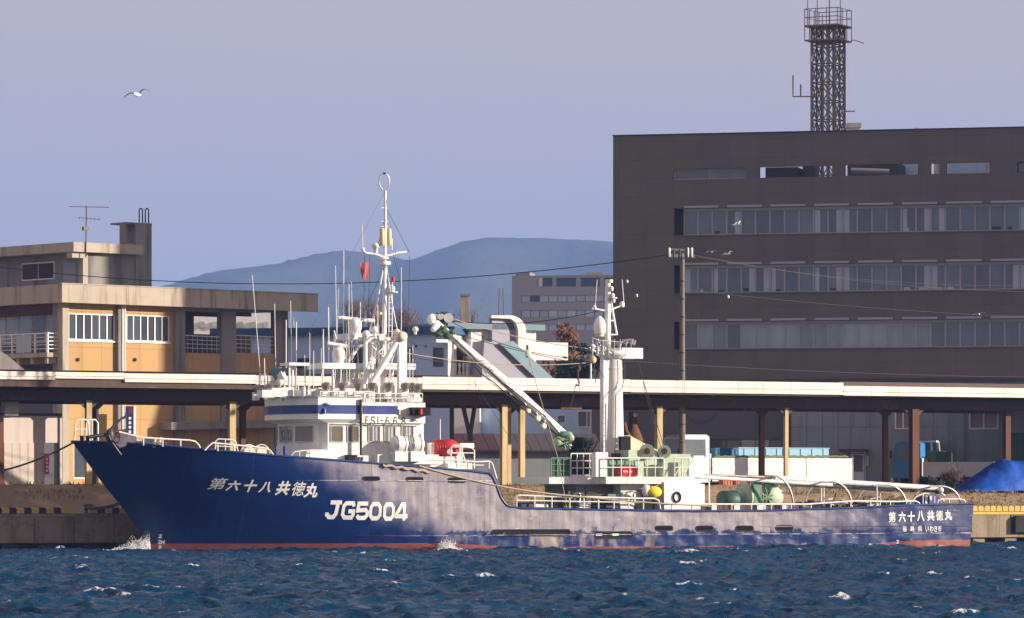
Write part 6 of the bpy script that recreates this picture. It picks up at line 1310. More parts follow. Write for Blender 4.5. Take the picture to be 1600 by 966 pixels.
# white roller-door store and signs on the far left
L = Frame(A.w((A.u(0, 18.6), 18.6, 0)).x, A.w((A.u(0, 18.6), 18.6, 0)).y, 27)
def build_store():
    o = thing('white_store', 'low cream walled store with open doorway at the far left', 'building', L, (0, 0, 2.7))
    zt = L(50, 650, 0).z
    dh = (L.u(69, 0), L.u(93, 0), 2.5, L(80, 692, 0).z)
    part('wall', G().wall(L.u(6, 0), L.u(97, 0), 2.5, zt, 0, 0.25, [dh]), 'store_wall', o)
    for i in range(5): a = L.u(6 + i * 12.5, 0); bx('wall_panel', 'store_wall', o, (a + 0.012, -0.03, 2.5), (L.u(6 + (i + 1) * 12.5, 0) - 0.012, 0.0, L(50, 692, 0).z))
    bx('dark_interior', 'shed_dark', o, (dh[0] - 0.2, 0.9, 2.5), (dh[1] + 0.2, 1.0, dh[3] + 0.2)); bx('door_leaf', 'shed_grey', o, (L.u(86, 0), 0.1, 2.5), (dh[1], 0.16, dh[3])); bx('door_frame', 'dark_steel', o, (L.u(92, -0.05), -0.05, 2.5), (L.u(94, -0.05), 0.3, zt))
    bx('lamp_block', 'store_wall', o, L(8, 649, -0.3), L(22, 628, 0.4)); bx('side_post', 'rust', o, L(-2, 760, -0.2), L(4, 660, 0)); part('roof', G().box((L.u(-60, 0), 0.0, zt + 0.01), (L.u(97, 0), 6, zt + 0.15)), 'slate', o)
    b = thing('red_banner', 'narrow red banner with white lettering in the store doorway', 'banner', L, L(73, 745, -0.2))
    g = G(); n = 8
    for off in (0, 0.01):
        for j in range(n + 1):
            for i in range(3): q = L(69 + 3.8 * i, 709 + 32 * j / n, -0.2); g.v.append((q.x, q.y + 0.05 * math.sin(j * 1.1 + i) + off, q.z))
    m1 = 3 * (n + 1)
    for j in range(n):
        for i in range(2): q = [j * 3 + i, j * 3 + i + 1, j * 3 + 4 + i, j * 3 + 3 + i]; g.f += [q, [k + m1 for k in q[::-1]]]; g.sm += [True, True]
    part('cloth', g, 'red', b, fix=False); rod('pole', 'galv', b, L(69, 757, -0.2), L(69, 707, -0.2), 0.02)
    for k, y in enumerate((716, 722, 728, 734)): part('mark', G().box(L(71.5, y + 3.6, -0.27), L(75, y, -0.262)), 'letter_white', b)
    s = thing('vertical_sign', 'tall navy sign with red disc and white lettering by the ochre wall', 'sign', C, C(204, 757, -1.5))
    bx('board', 'sign_navy', s, C(197, 686, -1.5), C(208, 635, -1.42)); part('disc', G().cyl(C(203, 642, -1.53), C(203, 642, -1.51), 0.2, n=20), 'red', s); bx('edge', 'white_clean', s, C(208.2, 686, -1.5), C(211, 635, -1.42))
    for y in (652, 659, 666, 673, 680): part('mark', G().box(C(201, y + 0.8, -1.512), C(205, y, -1.503)).box(C(202.4, y + 4.2, -1.512), C(203.3, y + 1.0, -1.503)).box(C(201, y + 3.0, -1.516), C(205, y + 2.3, -1.506)), 'letter_white', s)
    rod('post', 'dark_steel', s, C(203, 757, -1.38), C(203, 686, -1.38), 0.05)
    h = thing('tiled_eave', 'grey sloping roof corner at the left edge above the canopy', 'roof', L, L(0, 590, 3))
    g = G(); a = L(-40, 545, 3); g.slab([(L.u(-60, 3), L(0, 585, 3).z), (L.u(34, 3), L(34, 583, 3).z), (L.u(0, 3), L(0, 555, 3).z), (L.u(-60, 3), L(0, 520, 3).z)], 2, 6); part('slope', g, 'concrete_grey', h)
build_store()

# ------------------------------------------------------------------ buildings between
def build_middle():
    # blue warehouse
    Fw = Frame((706 - 800) / FPX * 305, 305, -14)
    o = thing('blue_warehouse', 'long pale blue warehouse with navy roof edge behind the wheelhouse', 'building', Fw, (-10, 0, 2.7))
    uL = Fw.u(330, 0); z1 = Fw(600, 523, 0).z; z2 = Fw(600, 511, -0.3).z
    hs = [(Fw.u(x0, 0), Fw.u(x1, 0), Fw(x0, y1, 0).z, Fw(x0, y0, 0).z) for x0, x1, y0, y1 in ((677, 693, 543, 573), (628, 644, 543, 578), (540, 566, 543, 580), (462, 486, 560, 590))]
    part('wall', G().wall(uL, 0, 2.5, z1, 0, 0.3, hs), 'warehouse_blue', o)
    for h in hs: window(o, *h, -0.05, 1 if h[1] - h[0] < 1 else 2, 'warehouse_roof', 'glass', 0.09)
    part('end_wall', G().box((-0.3, 0.3, 2.5), (0, 9, z1)), 'house_white', o); bx('corner_trim', 'white_clean', o, (-0.12, -0.04, 2.5), (0.18, 0.3, z1))
    bx('roof_edge', 'warehouse_roof', o, (uL, -0.35, z1), (0.3, 0.3, z2)); part('roof', G().box((uL, 0.31, z1 + 0.02), (0.3, 9, z2 - 0.02)), 'warehouse_roof', o)
    u = uL + 1.0
    while u < -0.3: bx('batten', 'warehouse_blue', o, (u, -0.025, 2.5), (u + 0.05, 0.0, z1 - 0.02)); u += 1.5
    for x in (665, 650, 620): part('vent', G().ball(Fw(x, 541, -0.03), 0.1, 8, 5, (1, 0.4, 1)), 'warehouse_roof', o)
    # white house with a curved gable, seen above the canopy
    Fh = Frame((830 - 800) / FPX * 310, 310, 30)
    o = thing('white_house', 'white house with curved stair gable and teal roof behind the canopy', 'house', Fh, (0, 0, 2.7))
    u0, u1 = Fh.u(742, 0), Fh.u(832, 0); zt = Fh(790, 516, 0).z
    hw = (Fh.u(819, 0), Fh.u(827, 0), Fh(820, 548, 0).z, Fh(820, 538, 0).z)
    part('wall', G().wall(u0, u1, 2.5, zt, 0, 0.3, [hw]), 'house_white', o); window(o, *hw, 0.02, 1, 'white_clean', 'glass', 0.05); part('flank_wall', G().box((u0 - 0.3, 0.0, 2.5), (u0 - 0.01, 6, zt)), 'house_white', o); part('rear_wall', G().box((u0, 6, 2.5), (u1, 6.3, zt)), 'house_white', o); part('flank_wall', G().box((u1 + 0.01, 0.0, 2.5), (u1 + 0.3, 6, zt)), 'house_white', o)
    part('roof', G().box((Fh.u(700, -0.5), -0.5, zt + 0.01), (Fh.u(852, -0.5), 7, Fh(790, 506, -0.5).z)), 'teal_roof', o)
    v = -0.9; prof = [Fh(792, 600, v), Fh(822, 600, v)] + [Fh(x, y, v) for x, y in arc(797, 518, 25, 25, 0, 90, 10)] + [Fh(770, 493, v), Fh(770, 512, v)] + [Fh(x, y, v) for x, y in arc(792, 526, 18, 14, 90, 0, 8)] + [Fh(810, 600, v)]
    prof = [Fh(810, 600, v), Fh(822, 600, v)] + [Fh(x, y, v) for x, y in arc(797, 518, 25, 25, 0, 90, 12)] + [Fh(768, 493, v), Fh(768, 497, v)] + [Fh(x, y, v) for x, y in arc(795, 521, 15, 23, 90, 0, 12)]
    part('curved_gable', G().slab([(p.x, p.z) for p in prof], v, -0.02), 'house_white', o)
    part('stair_wall', G().slab([(p.x, p.z) for p in [Fh(769, 600, -0.5), Fh(812, 600, -0.5), Fh(812, 520, -0.5), Fh(806, 505, -0.5), Fh(795, 497, -0.5), Fh(769, 497, -0.5)]], -0.5, -0.04), 'house_shade', o)
    bx('wing', 'house_white', o, Fh(833, 562, 0.6), Fh(866, 537, 2.6)); bx('wing_wall', 'house_white', o, Fh(800, 600, -1.2), Fh(829, 560, -0.95))
    # lean-to with a slanting teal roof
    g = G(); pr = [Fh(752, 600, -3), Fh(846, 600, -3), Fh(838, 591, -3), Fh(782, 537, -3), Fh(757, 533, -3)]; g.slab([(p.x, p.z) for p in pr], -3, -1.25); part('lean_to', g, 'house_shade', o)
    for i in range(7):
        a, b = i / 7, (i + 1) / 7 - 0.012; l0, l1, r0, r1 = Fh(782, 536, -3.3), Fh(842, 594, -3.3), Fh(802, 533, -1.2), Fh(868, 594, -1.2)
        q = [l0.lerp(l1, a), l0.lerp(l1, b), r0.lerp(r1, b), r0.lerp(r1, a)]; dn = Vector((0, 0, -0.1)); part('roof_sheet', G().add(q + [x + dn for x in q], [(0, 1, 2, 3), (7, 6, 5, 4), (0, 4, 5, 1), (1, 5, 6, 2), (2, 6, 7, 3), (3, 7, 4, 0)]), 'teal_roof', o)
    bx('balcony_floor', 'white_clean', o, Fh(704, 592, -1.5), Fh(742, 588, 0)); bx('balcony_post', 'white_clean', o, Fh(700, 600, -1.5), Fh(710, 520, -1.2)); bx('balcony_beam', 'white_clean', o, Fh(682, 535, -1.5), Fh(704, 531, -1.3))
    bx('dark_doorway', 'glass', o, Fh(712, 588, -0.4), Fh(722, 540, -0.3)); bx('awning', 'maroon', o, Fh(712, 556, -1.4), Fh(730, 548, -0.5))
    br = tube('balcony_rail', 'dark_steel', o, [Fh(705, 566, -1.5), Fh(742, 566, -1.5)], 0.04)
    for x in (718, 724, 730): part('baluster', G().lathe(Fh(x, 588, -1.5), [(0.06, 0), (0.12, 0.2), (0.06, 0.5), (0.12, 0.8), (0.1, 0.95)], 10), 'white_clean', br)
    c = thing('brick_chimney', 'tall brown boiler chimney behind the crane boom tip', 'chimney', W, W(727, 560, 330)); p = W(727, 505, 330)
    part('shaft', G().box((p.x - 0.33, 329.6, 2.6), (p.x + 0.33, 330.3, W(727, 463, 330).z)), 'concrete', c); bx('cap', 'concrete_grey', c, (p.x - 0.4, 329.5, W(727, 463, 330).z), (p.x + 0.4, 330.4, W(727, 460, 330).z))
    # low dark roofed shed under the canopy, in front of the house
    Fd = Frame((720 - 800) / FPX * 262, 262, 8)
    d = thing('tiled_shed', 'low shed with dark tiled roof beyond the crane base', 'shed', Fd, (4, 0, 2.7))
    ua, ub = Fd.u(722, 0), Fd.u(935, 0); ze, zr = Fd(800, 704, 0).z, Fd(800, 680, 3).z
    hs = [(Fd.u(900, 0), Fd.u(930, 0), Fd(900, 735, 0).z, Fd(900, 712, 0).z)]
    part('wall', G().wall(ua, ub, 2.5, ze, 0, 0.25, hs), 'shed_grey', d); window(d, *hs[0], 0.02, 2, 'white_clean', 'glass', 0.06)
    n = 14
    for i in range(n):
        a, b = ua - 0.3 + (ub - ua + 0.6) * i / n, ua - 0.3 + (ub - ua + 0.6) * (i + 1) / n - 0.03
        part('roof_tile_row', G().add([(a, -0.5, ze - 0.05), (b, -0.5, ze - 0.05), (b, 3, zr), (a, 3, zr), (a, -0.5, ze + 0.06), (b, -0.5, ze + 0.06), (b, 3, zr + 0.1), (a, 3, zr + 0.1)], [(0, 3, 2, 1), (4, 5, 6, 7), (0, 1, 5, 4), (1, 2, 6, 5), (2, 3, 7, 6), (3, 0, 4, 7)]), 'slate' if i > 3 else 'maroon', d)
    e = thing('blue_house', 'pale blue house wall with white framed windows right of the crane', 'house', Frame((880 - 800) / FPX * 280, 280, -6), (0, 0, 2.7)); Fe = Frame((880 - 800) / FPX * 280, 280, -6)
    hs = [(Fe.u(x0, 0), Fe.u(x1, 0), Fe(x0, y1, 0).z, Fe(x0, y0, 0).z) for x0, x1, y0, y1 in ((870, 884, 648, 662), (902, 932, 642, 668))]
    part('wall', G().wall(Fe.u(735, 0), Fe.u(955, 0), 2.5, Fe(880, 612, 0).z, 0, 0.3, hs), 'warehouse_blue', e)
    for h in hs: window(e, *h, -0.04, 1 if h[1] - h[0] < 1 else 2, 'white_clean', 'glass_slate', 0.07)
    part('roof', G().box((Fe.u(730, 0), -0.4, Fe(880, 612, 0).z), (Fe.u(958, 0), 4, Fe(880, 607, 0).z)), 'slate', e); bx('white_bay', 'house_white', e, Fe(708, 700, -1.0), Fe(752, 612, -0.1)); rod('flag_pole', 'white_clean', e, Fe(923, 700, -0.6), Fe(923, 560, -0.6), 0.06)
    # far brown office
    Ff = Frame((800 - 800) / FPX * 900, 900, -10)
    f = thing('distant_office', 'hazy brown office block half hidden behind the dark tall one', 'building', Ff, (0, 0, 2.7))
    zt = Ff(800, 431, 0).z; uR = Ff.u(1010, 0)
    tops = [(Ff.u(a, 0), Ff.u(b, 0), Ff(a, 448, 0).z, Ff(a, 434, 0).z) for a, b in ((840, 863), (869, 900), (907, 937), (944, 970))]; rows = [(Ff.u(814, 0), Ff.u(1000, 0), Ff(814, y1, 0).z, Ff(814, y0, 0).z) for y0, y1 in ((462, 472), (485, 496), (507, 517))]
    part('wall', G().wall(0, uR, 2.5, zt, 0, 0.8, tops + rows), 'far_wall', f); part('core', G().box((0.5, 0.85, 2.5), (uR - 0.5, 24, zt - 0.3)), 'office_reveal', f); bx('penthouse', 'far_wall', f, (0.3, 3, zt - 0.2), (Ff.u(824, 0), 10, Ff(800, 426, 3).z)); bx('roof_rail', 'galv', f, (Ff.u(913, 0), 3, zt), (Ff.u(940, 0), 3.3, zt + 0.8))
    for h in rows:
        n = 13
        for i in range(n):
            if h is rows[0] and i == 1: continue
            a, b = h[0] + (h[1] - h[0]) * i / n, h[0] + (h[1] - h[0]) * (i + 1) / n; bx('pane', 'glass_far', f, (a + 0.08, 0.4, h[2] + 0.05), (b - 0.08, 0.5, h[3] - 0.05))
    bx('stair_wall', 'house_white', f, (tops[0][0] + 0.1, 0.5, tops[0][2]), (tops[0][0] + 0.9, 0.84, tops[0][3]))
    # small relay masts on the far roofs
    for x, yt, yb, D, lab in ((783, 450, 500, 420, 'thin red and white relay mast above the curved gable'), (456, 497, 530, 420, 'small lattice mast left of the wheelhouse aerials')):
        m = thing('relay_mast', lab, 'mast', W, W(x, yb, D)); a = W(x, yb + 40, D); b = W(x, yt, D)
        for dx in (-0.35, 0.35): rod('leg', 'rust' if x > 600 else 'galv', m, a + Vector((dx, 0, 0)), b + Vector((dx * 0.5, 0, 0)), 0.04, n=5)
        for i in range(6): p = a.lerp(b, i / 6); q = a.lerp(b, (i + 1) / 6); rod('brace', 'galv', m, p + Vector((-0.33, 0, 0)), q + Vector((0.3, 0, 0)), 0.04, n=4)
    # crates of a second row seen in the left building's openings
    o = thing('pale_apartment', 'pale apartment block glimpsed through the ochre building openings', 'building', W, W(370, 600, 420)); part('wall', G().box(W(280, 640, 420), W(450, 496, 430)), 'house_white', o)
    for i in range(7): bx('window', 'glass_far', o, W(292 + i * 20, 512, 419.8), W(300 + i * 20, 503, 419.95))
build_middle()

# ------------------------------------------------------------------ trees and shrubs
def tree(name, label, px, ybase, ytop, Y, wpx, leaf, n, cat='tree', bare=False, size=0.2):
    z0 = 2.7; p = W(px, ybase, Y); b = Vector((p.x, Y, z0)); top = W(px, ytop, Y).z; wr = wpx / 2 / FPX * Y
    t = thing(name, label, cat, W, b, 'trees and shrubs behind the canopy')
    r = random.Random(px); g = G(); zc = z0 + (top - z0) * 0.45
    g.cyl(b, (b.x + 0.1, b.y, zc), wr * 0.10 + 0.06, wr * 0.06 + 0.04, 8); tips = []
    for i in range(26 if bare else 14):
        a = r.uniform(0, 6.28); q = Vector((b.x + 0.1, b.y, z0 + (zc - z0) * r.uniform(0.5, 1))); rr = wr * r.uniform(0.45, 0.95); h = r.uniform(0.3, 0.97)
        e = Vector((b.x + rr * math.cos(a) * math.sqrt(1 - (h - 0.4) ** 2), b.y + rr * 0.8 * math.sin(a), zc + (top - zc) * h)); m = q.lerp(e, 0.5) + Vector((0, 0, -0.1 * rr))
        g.tube([q, m, e], 0.03 + wr * 0.014, 5); tips += [e, m.lerp(e, 0.5)]
        for k in range(5 if bare else 2): e2 = e + Vector((r.uniform(-1, 1), r.uniform(-1, 1), r.uniform(-0.2, 1))) * wr * 0.3; g.tube([m.lerp(e, r.uniform(0.3, 0.9)), e2], 0.02 + wr * 0.004, 4); tips.append(e2)
    part('trunk', g, 'bark', t); g = G()
    for i in range(n):
        c = r.choice(tips); d = Vector((r.gauss(0, 1), r.gauss(0, 1), r.gauss(0, 0.8))) * wr * (0.13 if not bare else 0.16); p = c + d
        s = size * r.uniform(0.5, 1.3); x = Vector((r.uniform(-1, 1), r.uniform(-1, 1), r.uniform(-1, 1))).normalized(); y = x.orthogonal().normalized()
        if bare: g.add([p - x * s * 0.05, p + x * s * 0.05, p + y * s * 1.6 + Vector((0, 0, s))], [(0, 1, 2)])
        else: g.add([p - x * s, p - y * s * 0.6, p + x * s, p + y * s * 0.6], [(0, 1, 2, 3)])
    part('crown', g, leaf, t, fix=False)
tree('evergreen_tree', 'dark evergreen tree above the boom tip', 685, 520, 465, 360, 56, 'leaf_dark', 2600, size=0.24)
tree('bare_tree', 'wide bare brown tree behind the main mast', 560, 520, 470, 380, 76, 'twig_brown', 5000, bare=True, size=0.4); tree('bare_tree', 'bare brown tree just right of the main mast', 618, 520, 472, 385, 72, 'twig_brown', 5000, bare=True, size=0.4)
tree('shrub', 'rust brown shrub left of the aft mast', 884, 590, 508, 330, 60, 'leaf_rust', 2200, 'shrub', size=0.2); tree('shrub', 'reddish leafy shrub beside the white house wing', 862, 590, 545, 318, 44, 'leaf_rust', 1300, 'shrub', size=0.18)
tree('evergreen_shrub', 'dark green shrub directly left of the aft mast', 918, 600, 540, 300, 66, 'leaf_dark', 2400, 'shrub', size=0.2); tree('evergreen_shrub', 'dark evergreen shrub low behind the tackle hook', 890, 610, 555, 297, 60, 'leaf_dark', 2400, 'shrub', size=0.2); tree('evergreen_shrub', 'low dark shrub at the teal roof foot', 868, 610, 566, 292, 44, 'leaf_green', 1500, 'shrub', size=0.16)
tree('bare_tree', 'bare tree left of the brick chimney', 722, 520, 480, 372, 60, 'twig_brown', 2600, bare=True, size=0.35)
tree('roadside_bush', 'leafless bush in front of the flatbed truck', 1487, 770, 735, 251, 32, 'twig_brown', 900, 'shrub', bare=True, size=0.2); tree('roadside_bush', 'small dark weed clump beside the blue tarpaulin', 1462, 775, 752, 250, 30, 'leaf_dark', 500, 'shrub', size=0.08)

# ------------------------------------------------------------------ vehicles and yard
def wheel(parent, u, v, z, r=0.45, w=0.26):
    t = part('wheel', G().lathe((u, v, z), [(r * 0.55, 0), (r * 0.95, 0.02), (r, 0.06), (r, w - 0.06), (r * 0.95, w - 0.02), (r * 0.55, w)], 20, (0, 1, 0)), 'rubber', parent)
    part('rim', G().lathe((u, v + 0.03, z), [(r * 0.2, -0.02), (r * 0.5, 0), (r * 0.56, 0.03), (r * 0.5, 0.06)], 14, (0, 1, 0)), 'galv', t)
def truck(fr, x0, xc, x1, v, ytop_cab, ygate0, ygate1, cabm, gatem, label, ngate, frame_front=True):
    g0 = 2.75; o = thing('flatbed_truck', label, 'truck', fr, (fr.u((x0 + x1) / 2, v), v + 1.1, g0))
    u0, uc, u1 = fr.u(x0, v), fr.u(xc, v), fr.u(x1, v); zg1, zg0 = fr((xc + x1) / 2, ygate0, v).z, fr((xc + x1) / 2, ygate1, v).z; zc = fr(x0, ytop_cab, v).z; zb = zg0 - 0.12
    zm = zb + (zc - zb) * 0.52
    prof = [(u0, zb), (uc - 0.1, zb), (uc - 0.1, zc - 0.12), (uc - 0.3, zc), (u0 + 0.45, zc), (u0 + 0.18, zc - 0.2), (u0 + 0.03, zm)]
    cab = part('cab', G().slab(prof, v + 0.1, v + 2.2), cabm, o)
    part('side_window', G().slab([(u0 + 0.28, zm + 0.02), (uc - 0.35, zm + 0.02), (uc - 0.38, zc - 0.28), (u0 + 0.46, zc - 0.28)], v + 0.07, v + 0.098), 'glass_slate', cab)
    part('windscreen', G().add([(u0 - 0.005, v + 0.25, zm + 0.03), (u0 - 0.005, v + 2.05, zm + 0.03), (u0 + 0.17, v + 2.05, zc - 0.24), (u0 + 0.17, v + 0.25, zc - 0.24)], [(0, 1, 2, 3)]), 'glass', cab); bx('door', cabm, cab, (u0 + 0.3, v + 0.085, zb + 0.1), (uc - 0.3, v + 0.099, zm - 0.03)); bx('bumper', 'white', cab, (u0 - 0.12, v + 0.15, zb - 0.25), (u0 + 0.05, v + 2.15, zb + 0.02)); bx('mirror', 'black', cab, (u0 - 0.12, v - 0.15, zm + 0.05), (u0 - 0.02, v + 0.02, zm + 0.5)); bx('headlight', 'lamp_glass', cab, (u0 - 0.03, v + 0.2, zb + 0.1), (u0 + 0.01, v + 0.5, zb + 0.3))
    bx('bed_floor', 'dark_steel', o, (uc, v + 0.1, zg0 - 0.12), (u1, v + 2.3, zg0)); bx('chassis', 'black', o, (u0 + 0.4, v + 0.7, zg0 - 0.45), (u1 - 0.2, v + 1.7, zg0 - 0.13)); bx('headboard', gatem, o, (uc - 0.05, v + 0.1, zg0), (uc + 0.03, v + 2.3, zg1 + 0.25))
    for i in range(ngate):
        a, b = uc + 0.05 + (u1 - uc - 0.05) * i / ngate, uc + 0.05 + (u1 - uc - 0.05) * (i + 1) / ngate
        gt = bx('side_gate', gatem, o, (a + 0.02, v + 0.04, zg0 - 0.05), (b - 0.02, v + 0.098, zg1)); bx('gate_rib', gatem, gt, (a + 0.03, v + 0.015, (zg0 + zg1) / 2), (b - 0.03, v + 0.038, (zg0 + zg1) / 2 + 0.07)); bx('gate_post', 'galv', gt, (b - 0.018, v + 0.02, zg0 - 0.1), (b + 0.018, v + 0.12, zg1 + 0.06)); bx('far_gate', gatem, gt, (a + 0.02, v + 2.24, zg0), (b - 0.02, v + 2.3, zg1))
        for k in range(3): bx('gate_hinge', 'rust', gt, (a + (b - a) * (k + 0.5) / 3, v + 0.01, zg0 - 0.12), (a + (b - a) * (k + 0.5) / 3 + 0.09, v + 0.1, zg0 + 0.05))
    bx('tail_gate', gatem, o, (u1, v + 0.1, zg0 - 0.05), (u1 + 0.05, v + 2.3, zg1)); bx('mudguard', 'black', o, (u1 - 2.0, v + 0.12, zg0 - 0.4), (u1 - 0.9, v + 0.4, zg0 - 0.3)); bx('tail_lamp', 'red', o, (u1 + 0.051, v + 0.2, zg0 - 0.2), (u1 + 0.09, v + 0.5, zg0 - 0.07))
    for u in (u0 + 0.75, u1 - 1.5, u1 - 2.6):
        for vv in (v + 0.12, v + 1.95): wheel(o, u, vv, g0 + 0.45)
    return o, uc, u1, zg0, zg1
_, uc, u1, zg0, zg1 = truck(A, 1062, 1112, 1333, 18.6, 679, 716, 751, 'white_clean', 'white_clean', 'white flatbed truck with blue boxes on its bed', 3)
for i, (x0, x1, y, m, lab) in enumerate(((1118, 1153, 700, 'box_navy', 'dark blue covered crate at front of the truck bed'), (1154, 1222, 699, 'box_blue', 'pale blue crate in the middle of the truck bed'), (1224, 1295, 699.5, 'box_blue', 'pale blue crate at the rear of the truck bed'))):
    b = thing('fish_crate', lab, 'crate', A, A((x0 + x1) / 2, 748, 19.2), 'crates on the white truck'); a_, c_ = A(x0, y, 19.2), A(x1, y, 19.2)
    part('body', G().box((a_.x, 19.2, zg0 + 0.02), (c_.x, 20.6, a_.z - 0.06)), m, b); bx('rim', m, b, (a_.x - 0.03, 19.16, a_.z - 0.06), (c_.x + 0.03, 20.64, a_.z))
    for k in range(4): x = a_.x + (c_.x - a_.x) * (k + 0.5) / 4; bx('rib', m, b, (x, 19.165, zg0 + 0.03), (x + 0.07, 19.199, a_.z - 0.065))
solo('cargo_netting', G().tube([A(1115 + i * 6, 715 - 2.2 * abs(math.sin(i * 1.7)), 18.68) for i in range(36)], 0.07, 6), 'olive', 'olive cargo netting bundled along the white truck gate', 'netting', A)
truck(S, 1394, 1440, 1552, -4.2, 690, 722, 744, 'truck_blue', 'white_clean', 'blue cab flatbed truck with grey sides in front of the shed', 2)
e = thing('olive_loader', 'olive green loader cab behind the flatbed truck', 'loader', S, S(1460, 770, -1.8)); a_, b_ = S(1438, 722, -1.8), S(1484, 700, -1.8)
part('body', G().slab([(a_.x, 3.2), (b_.x, 3.2), (b_.x, S(1484, 708, -1.8).z), (S.u(1470, -1.8), S(1470, 704, -1.8).z), (a_.x, S(1440, 703, -1.8).z)], -1.8, -0.2), 'olive', e); g = G()
for x in (1441, 1456, 1468): g.tube([S(x, 705, -1.8), S(x - 1.5, 690.5, -1.8)], 0.05, 5)
part('cab_frame', g, 'white', e); bx('cab_roof', 'white_clean', e, S(1438, 691.5, -1.9), S(1469, 689, -0.2)); bx('cab_glass', 'glass', e, S(1441, 704, -1.7), S(1467, 692, -0.4)); bx('engine_cover', 'dark_green', e, S(1462, 722, -1.85), S(1485, 706, -1.81)); wheel(e, S.u(1448, -1.8), -1.9, 3.2, 0.5); wheel(e, S.u(1474, -1.8), -1.9, 3.2, 0.5)
def tarp():
    o = thing('blue_tarpaulin_heap', 'bright blue tarpaulin over a heap at the right edge', 'tarpaulin', A, A(1600, 775, 16.6)); g = G(); nu, nv = 60, 26
    ua, ub = A.u(1486, 16), A.u(1690, 16)
    for j in range(nv + 1):
        for i in range(nu + 1):
            a, b = i / nu, j / nv; u = ua + (ub - ua) * a; v = 15.0 + 3.6 * b
            hgt = 1.95 * smooth(0.0, 0.48, a) ** 0.85 * (math.sin(math.pi * min(1, b * 0.98 + 0.01)) ** 0.75); hgt *= 1 + 0.12 * noise.noise((u * 0.9, v * 0.8, 4)); hgt += 0.05 * noise.noise((u * 3, v * 2.2, 1)) * smooth(0, 0.2, a) + 0.03 * math.sin(u * 5 + 3 * noise.noise((u, v, 2))) * smooth(0, 0.3, a)
            g.v.append((u, v, ground_z(u, v) + 0.02 + hgt))
    for j in range(nv):
        for i in range(nu): g.f.append([j * (nu + 1) + i, j * (nu + 1) + i + 1, (j + 1) * (nu + 1) + i + 1, (j + 1) * (nu + 1) + i]); g.sm.append(True)
    part('sheet', g, 'tarp_blue', o, fix=False)
    for i in range(5): u = ua + 1 + i * 1.25; part('weight_stone', lump(Vector((u, 14.9, ground_z(u, 14.9) + 0.08)), 0.15, (1.2, 1, 0.7)), 'concrete_grey', o)
tarp()
gc = thing('green_container', 'dark green container behind the blue tarpaulin', 'container', S, S(1600, 770, -3)); a_, b_ = S(1580, 720, -3), S(1660, 676, -3)
part('box', G().box((a_.x, -3, 2.75), (b_.x, -0.6, b_.z)), 'dark_green', gc)
for i in range(9): x = a_.x + 0.1 + i * 0.33; bx('corrugation', 'dark_green', gc, (x, -3.04, 2.85), (x + 0.16, -3.001, b_.z - 0.1))
tb = thing('standpipe', 'short white standpipe beside the tarpaulin', 'pipe', S, S(1577, 770, -5)); rod('pipe', 'white_clean', tb, Vector((S.u(1577, -5), -5, 2.7)), S(1577, 701, -5), 0.05); part('cap', G().ball(S(1577, 701, -5), 0.08), 'white_clean', tb)
for i, (x, m, lab) in enumerate(((1130, 'orange', 'orange crate on the bank left of the drum'), (1150, 'orange', 'orange crate on the bank, second from left'), (1172, 'red', 'red crate on the bank behind the net drum'), (1192, 'red', 'red crate on the bank, rightmost of the row'))):
    b = thing('plastic_crate', lab, 'crate', A, A(x, 760, 16.4), 'crates on the bank'); p = A(x, 752, 16.4); zg = ground_z(p.x, 16.6)
    part('body', G().wall(p.x, p.x + 0.62, zg - 0.05, zg + 0.42, 16.4, 16.95, []), m, b); bx('rim', m, b, (p.x - 0.02, 16.38, zg + 0.42), (p.x + 0.64, 16.97, zg + 0.47))
    for k in range(3): bx('rib', m, b, (p.x + 0.1 + 0.2 * k, 16.375, zg), (p.x + 0.14 + 0.2 * k, 16.399, zg + 0.41))

# ------------------------------------------------------------------ utility pole and wires
up = thing('utility_pole', 'tall concrete utility pole with crossarm in front of the office block', 'pole', A, A(1066, 757, 17.6)); pt_ = A(1066, 390, 17.6); pz = ground_z(pt_.x, 17.6)
part('shaft', G().cyl((pt_.x, 17.6, pz - 0.3), (pt_.x, 17.6, pt_.z), 0.20, 0.13, 14), 'pole_concrete', up)
for y in range(440, 700, 28): q = A(1066, y, 17.6); part('step_band', G().cyl(q, q + Vector((0, 0, 0.06)), 0.20, n=12), 'dark_steel', up)
bx('crossarm', 'dark_steel', up, A(1044, 402, 17.35), A(1084, 398, 17.5)); bx('crossarm', 'dark_steel', up, A(1046, 392, 17.35), A(1082, 389.5, 17.5))
for x in (1046, 1075, 1081): part('insulator_cover', G().lathe(A(x, 402, 17.3), [(0.03, 0), (0.06, 0.02), (0.06, 0.5), (0.03, 0.56)], 10), 'white_clean', up)
for x in (1053, 1062): part('fuse', G().cyl(A(x, 402, 17.35), A(x, 390, 17.35), 0.05, n=8), 'dark_steel', up)
part('transformer_clamp', G().lathe(A(1064, 404, 17.5), [(0.16, 0), (0.18, 0.05), (0.18, 0.3), (0.1, 0.36)], 12), 'dark_steel', up)
def wire(label, p, q, sag, r=0.02, m='cable'): return solo('overhead_wire', G().tube(catenary(p, q, sag, 40), r, 5), m, label, 'wire', W, 'overhead wires')
aw = lambda x, y, v: A.w(A(x, y, v))
wire('long dark overhead wire sagging left from the pole to the hills', aw(1046, 398, 17.4), W(-220, 385, 262), 2.0, 0.028)
wire('thin wire running right from the pole across the office windows', aw(1081, 398, 17.4), W(1800, 452, 270), 0.9, 0.007, 'wire_grey'); wire('upper wire rising right from the pole top', aw(1075, 398, 17.4), W(1800, 432, 272), 1.1, 0.006, 'wire_grey')
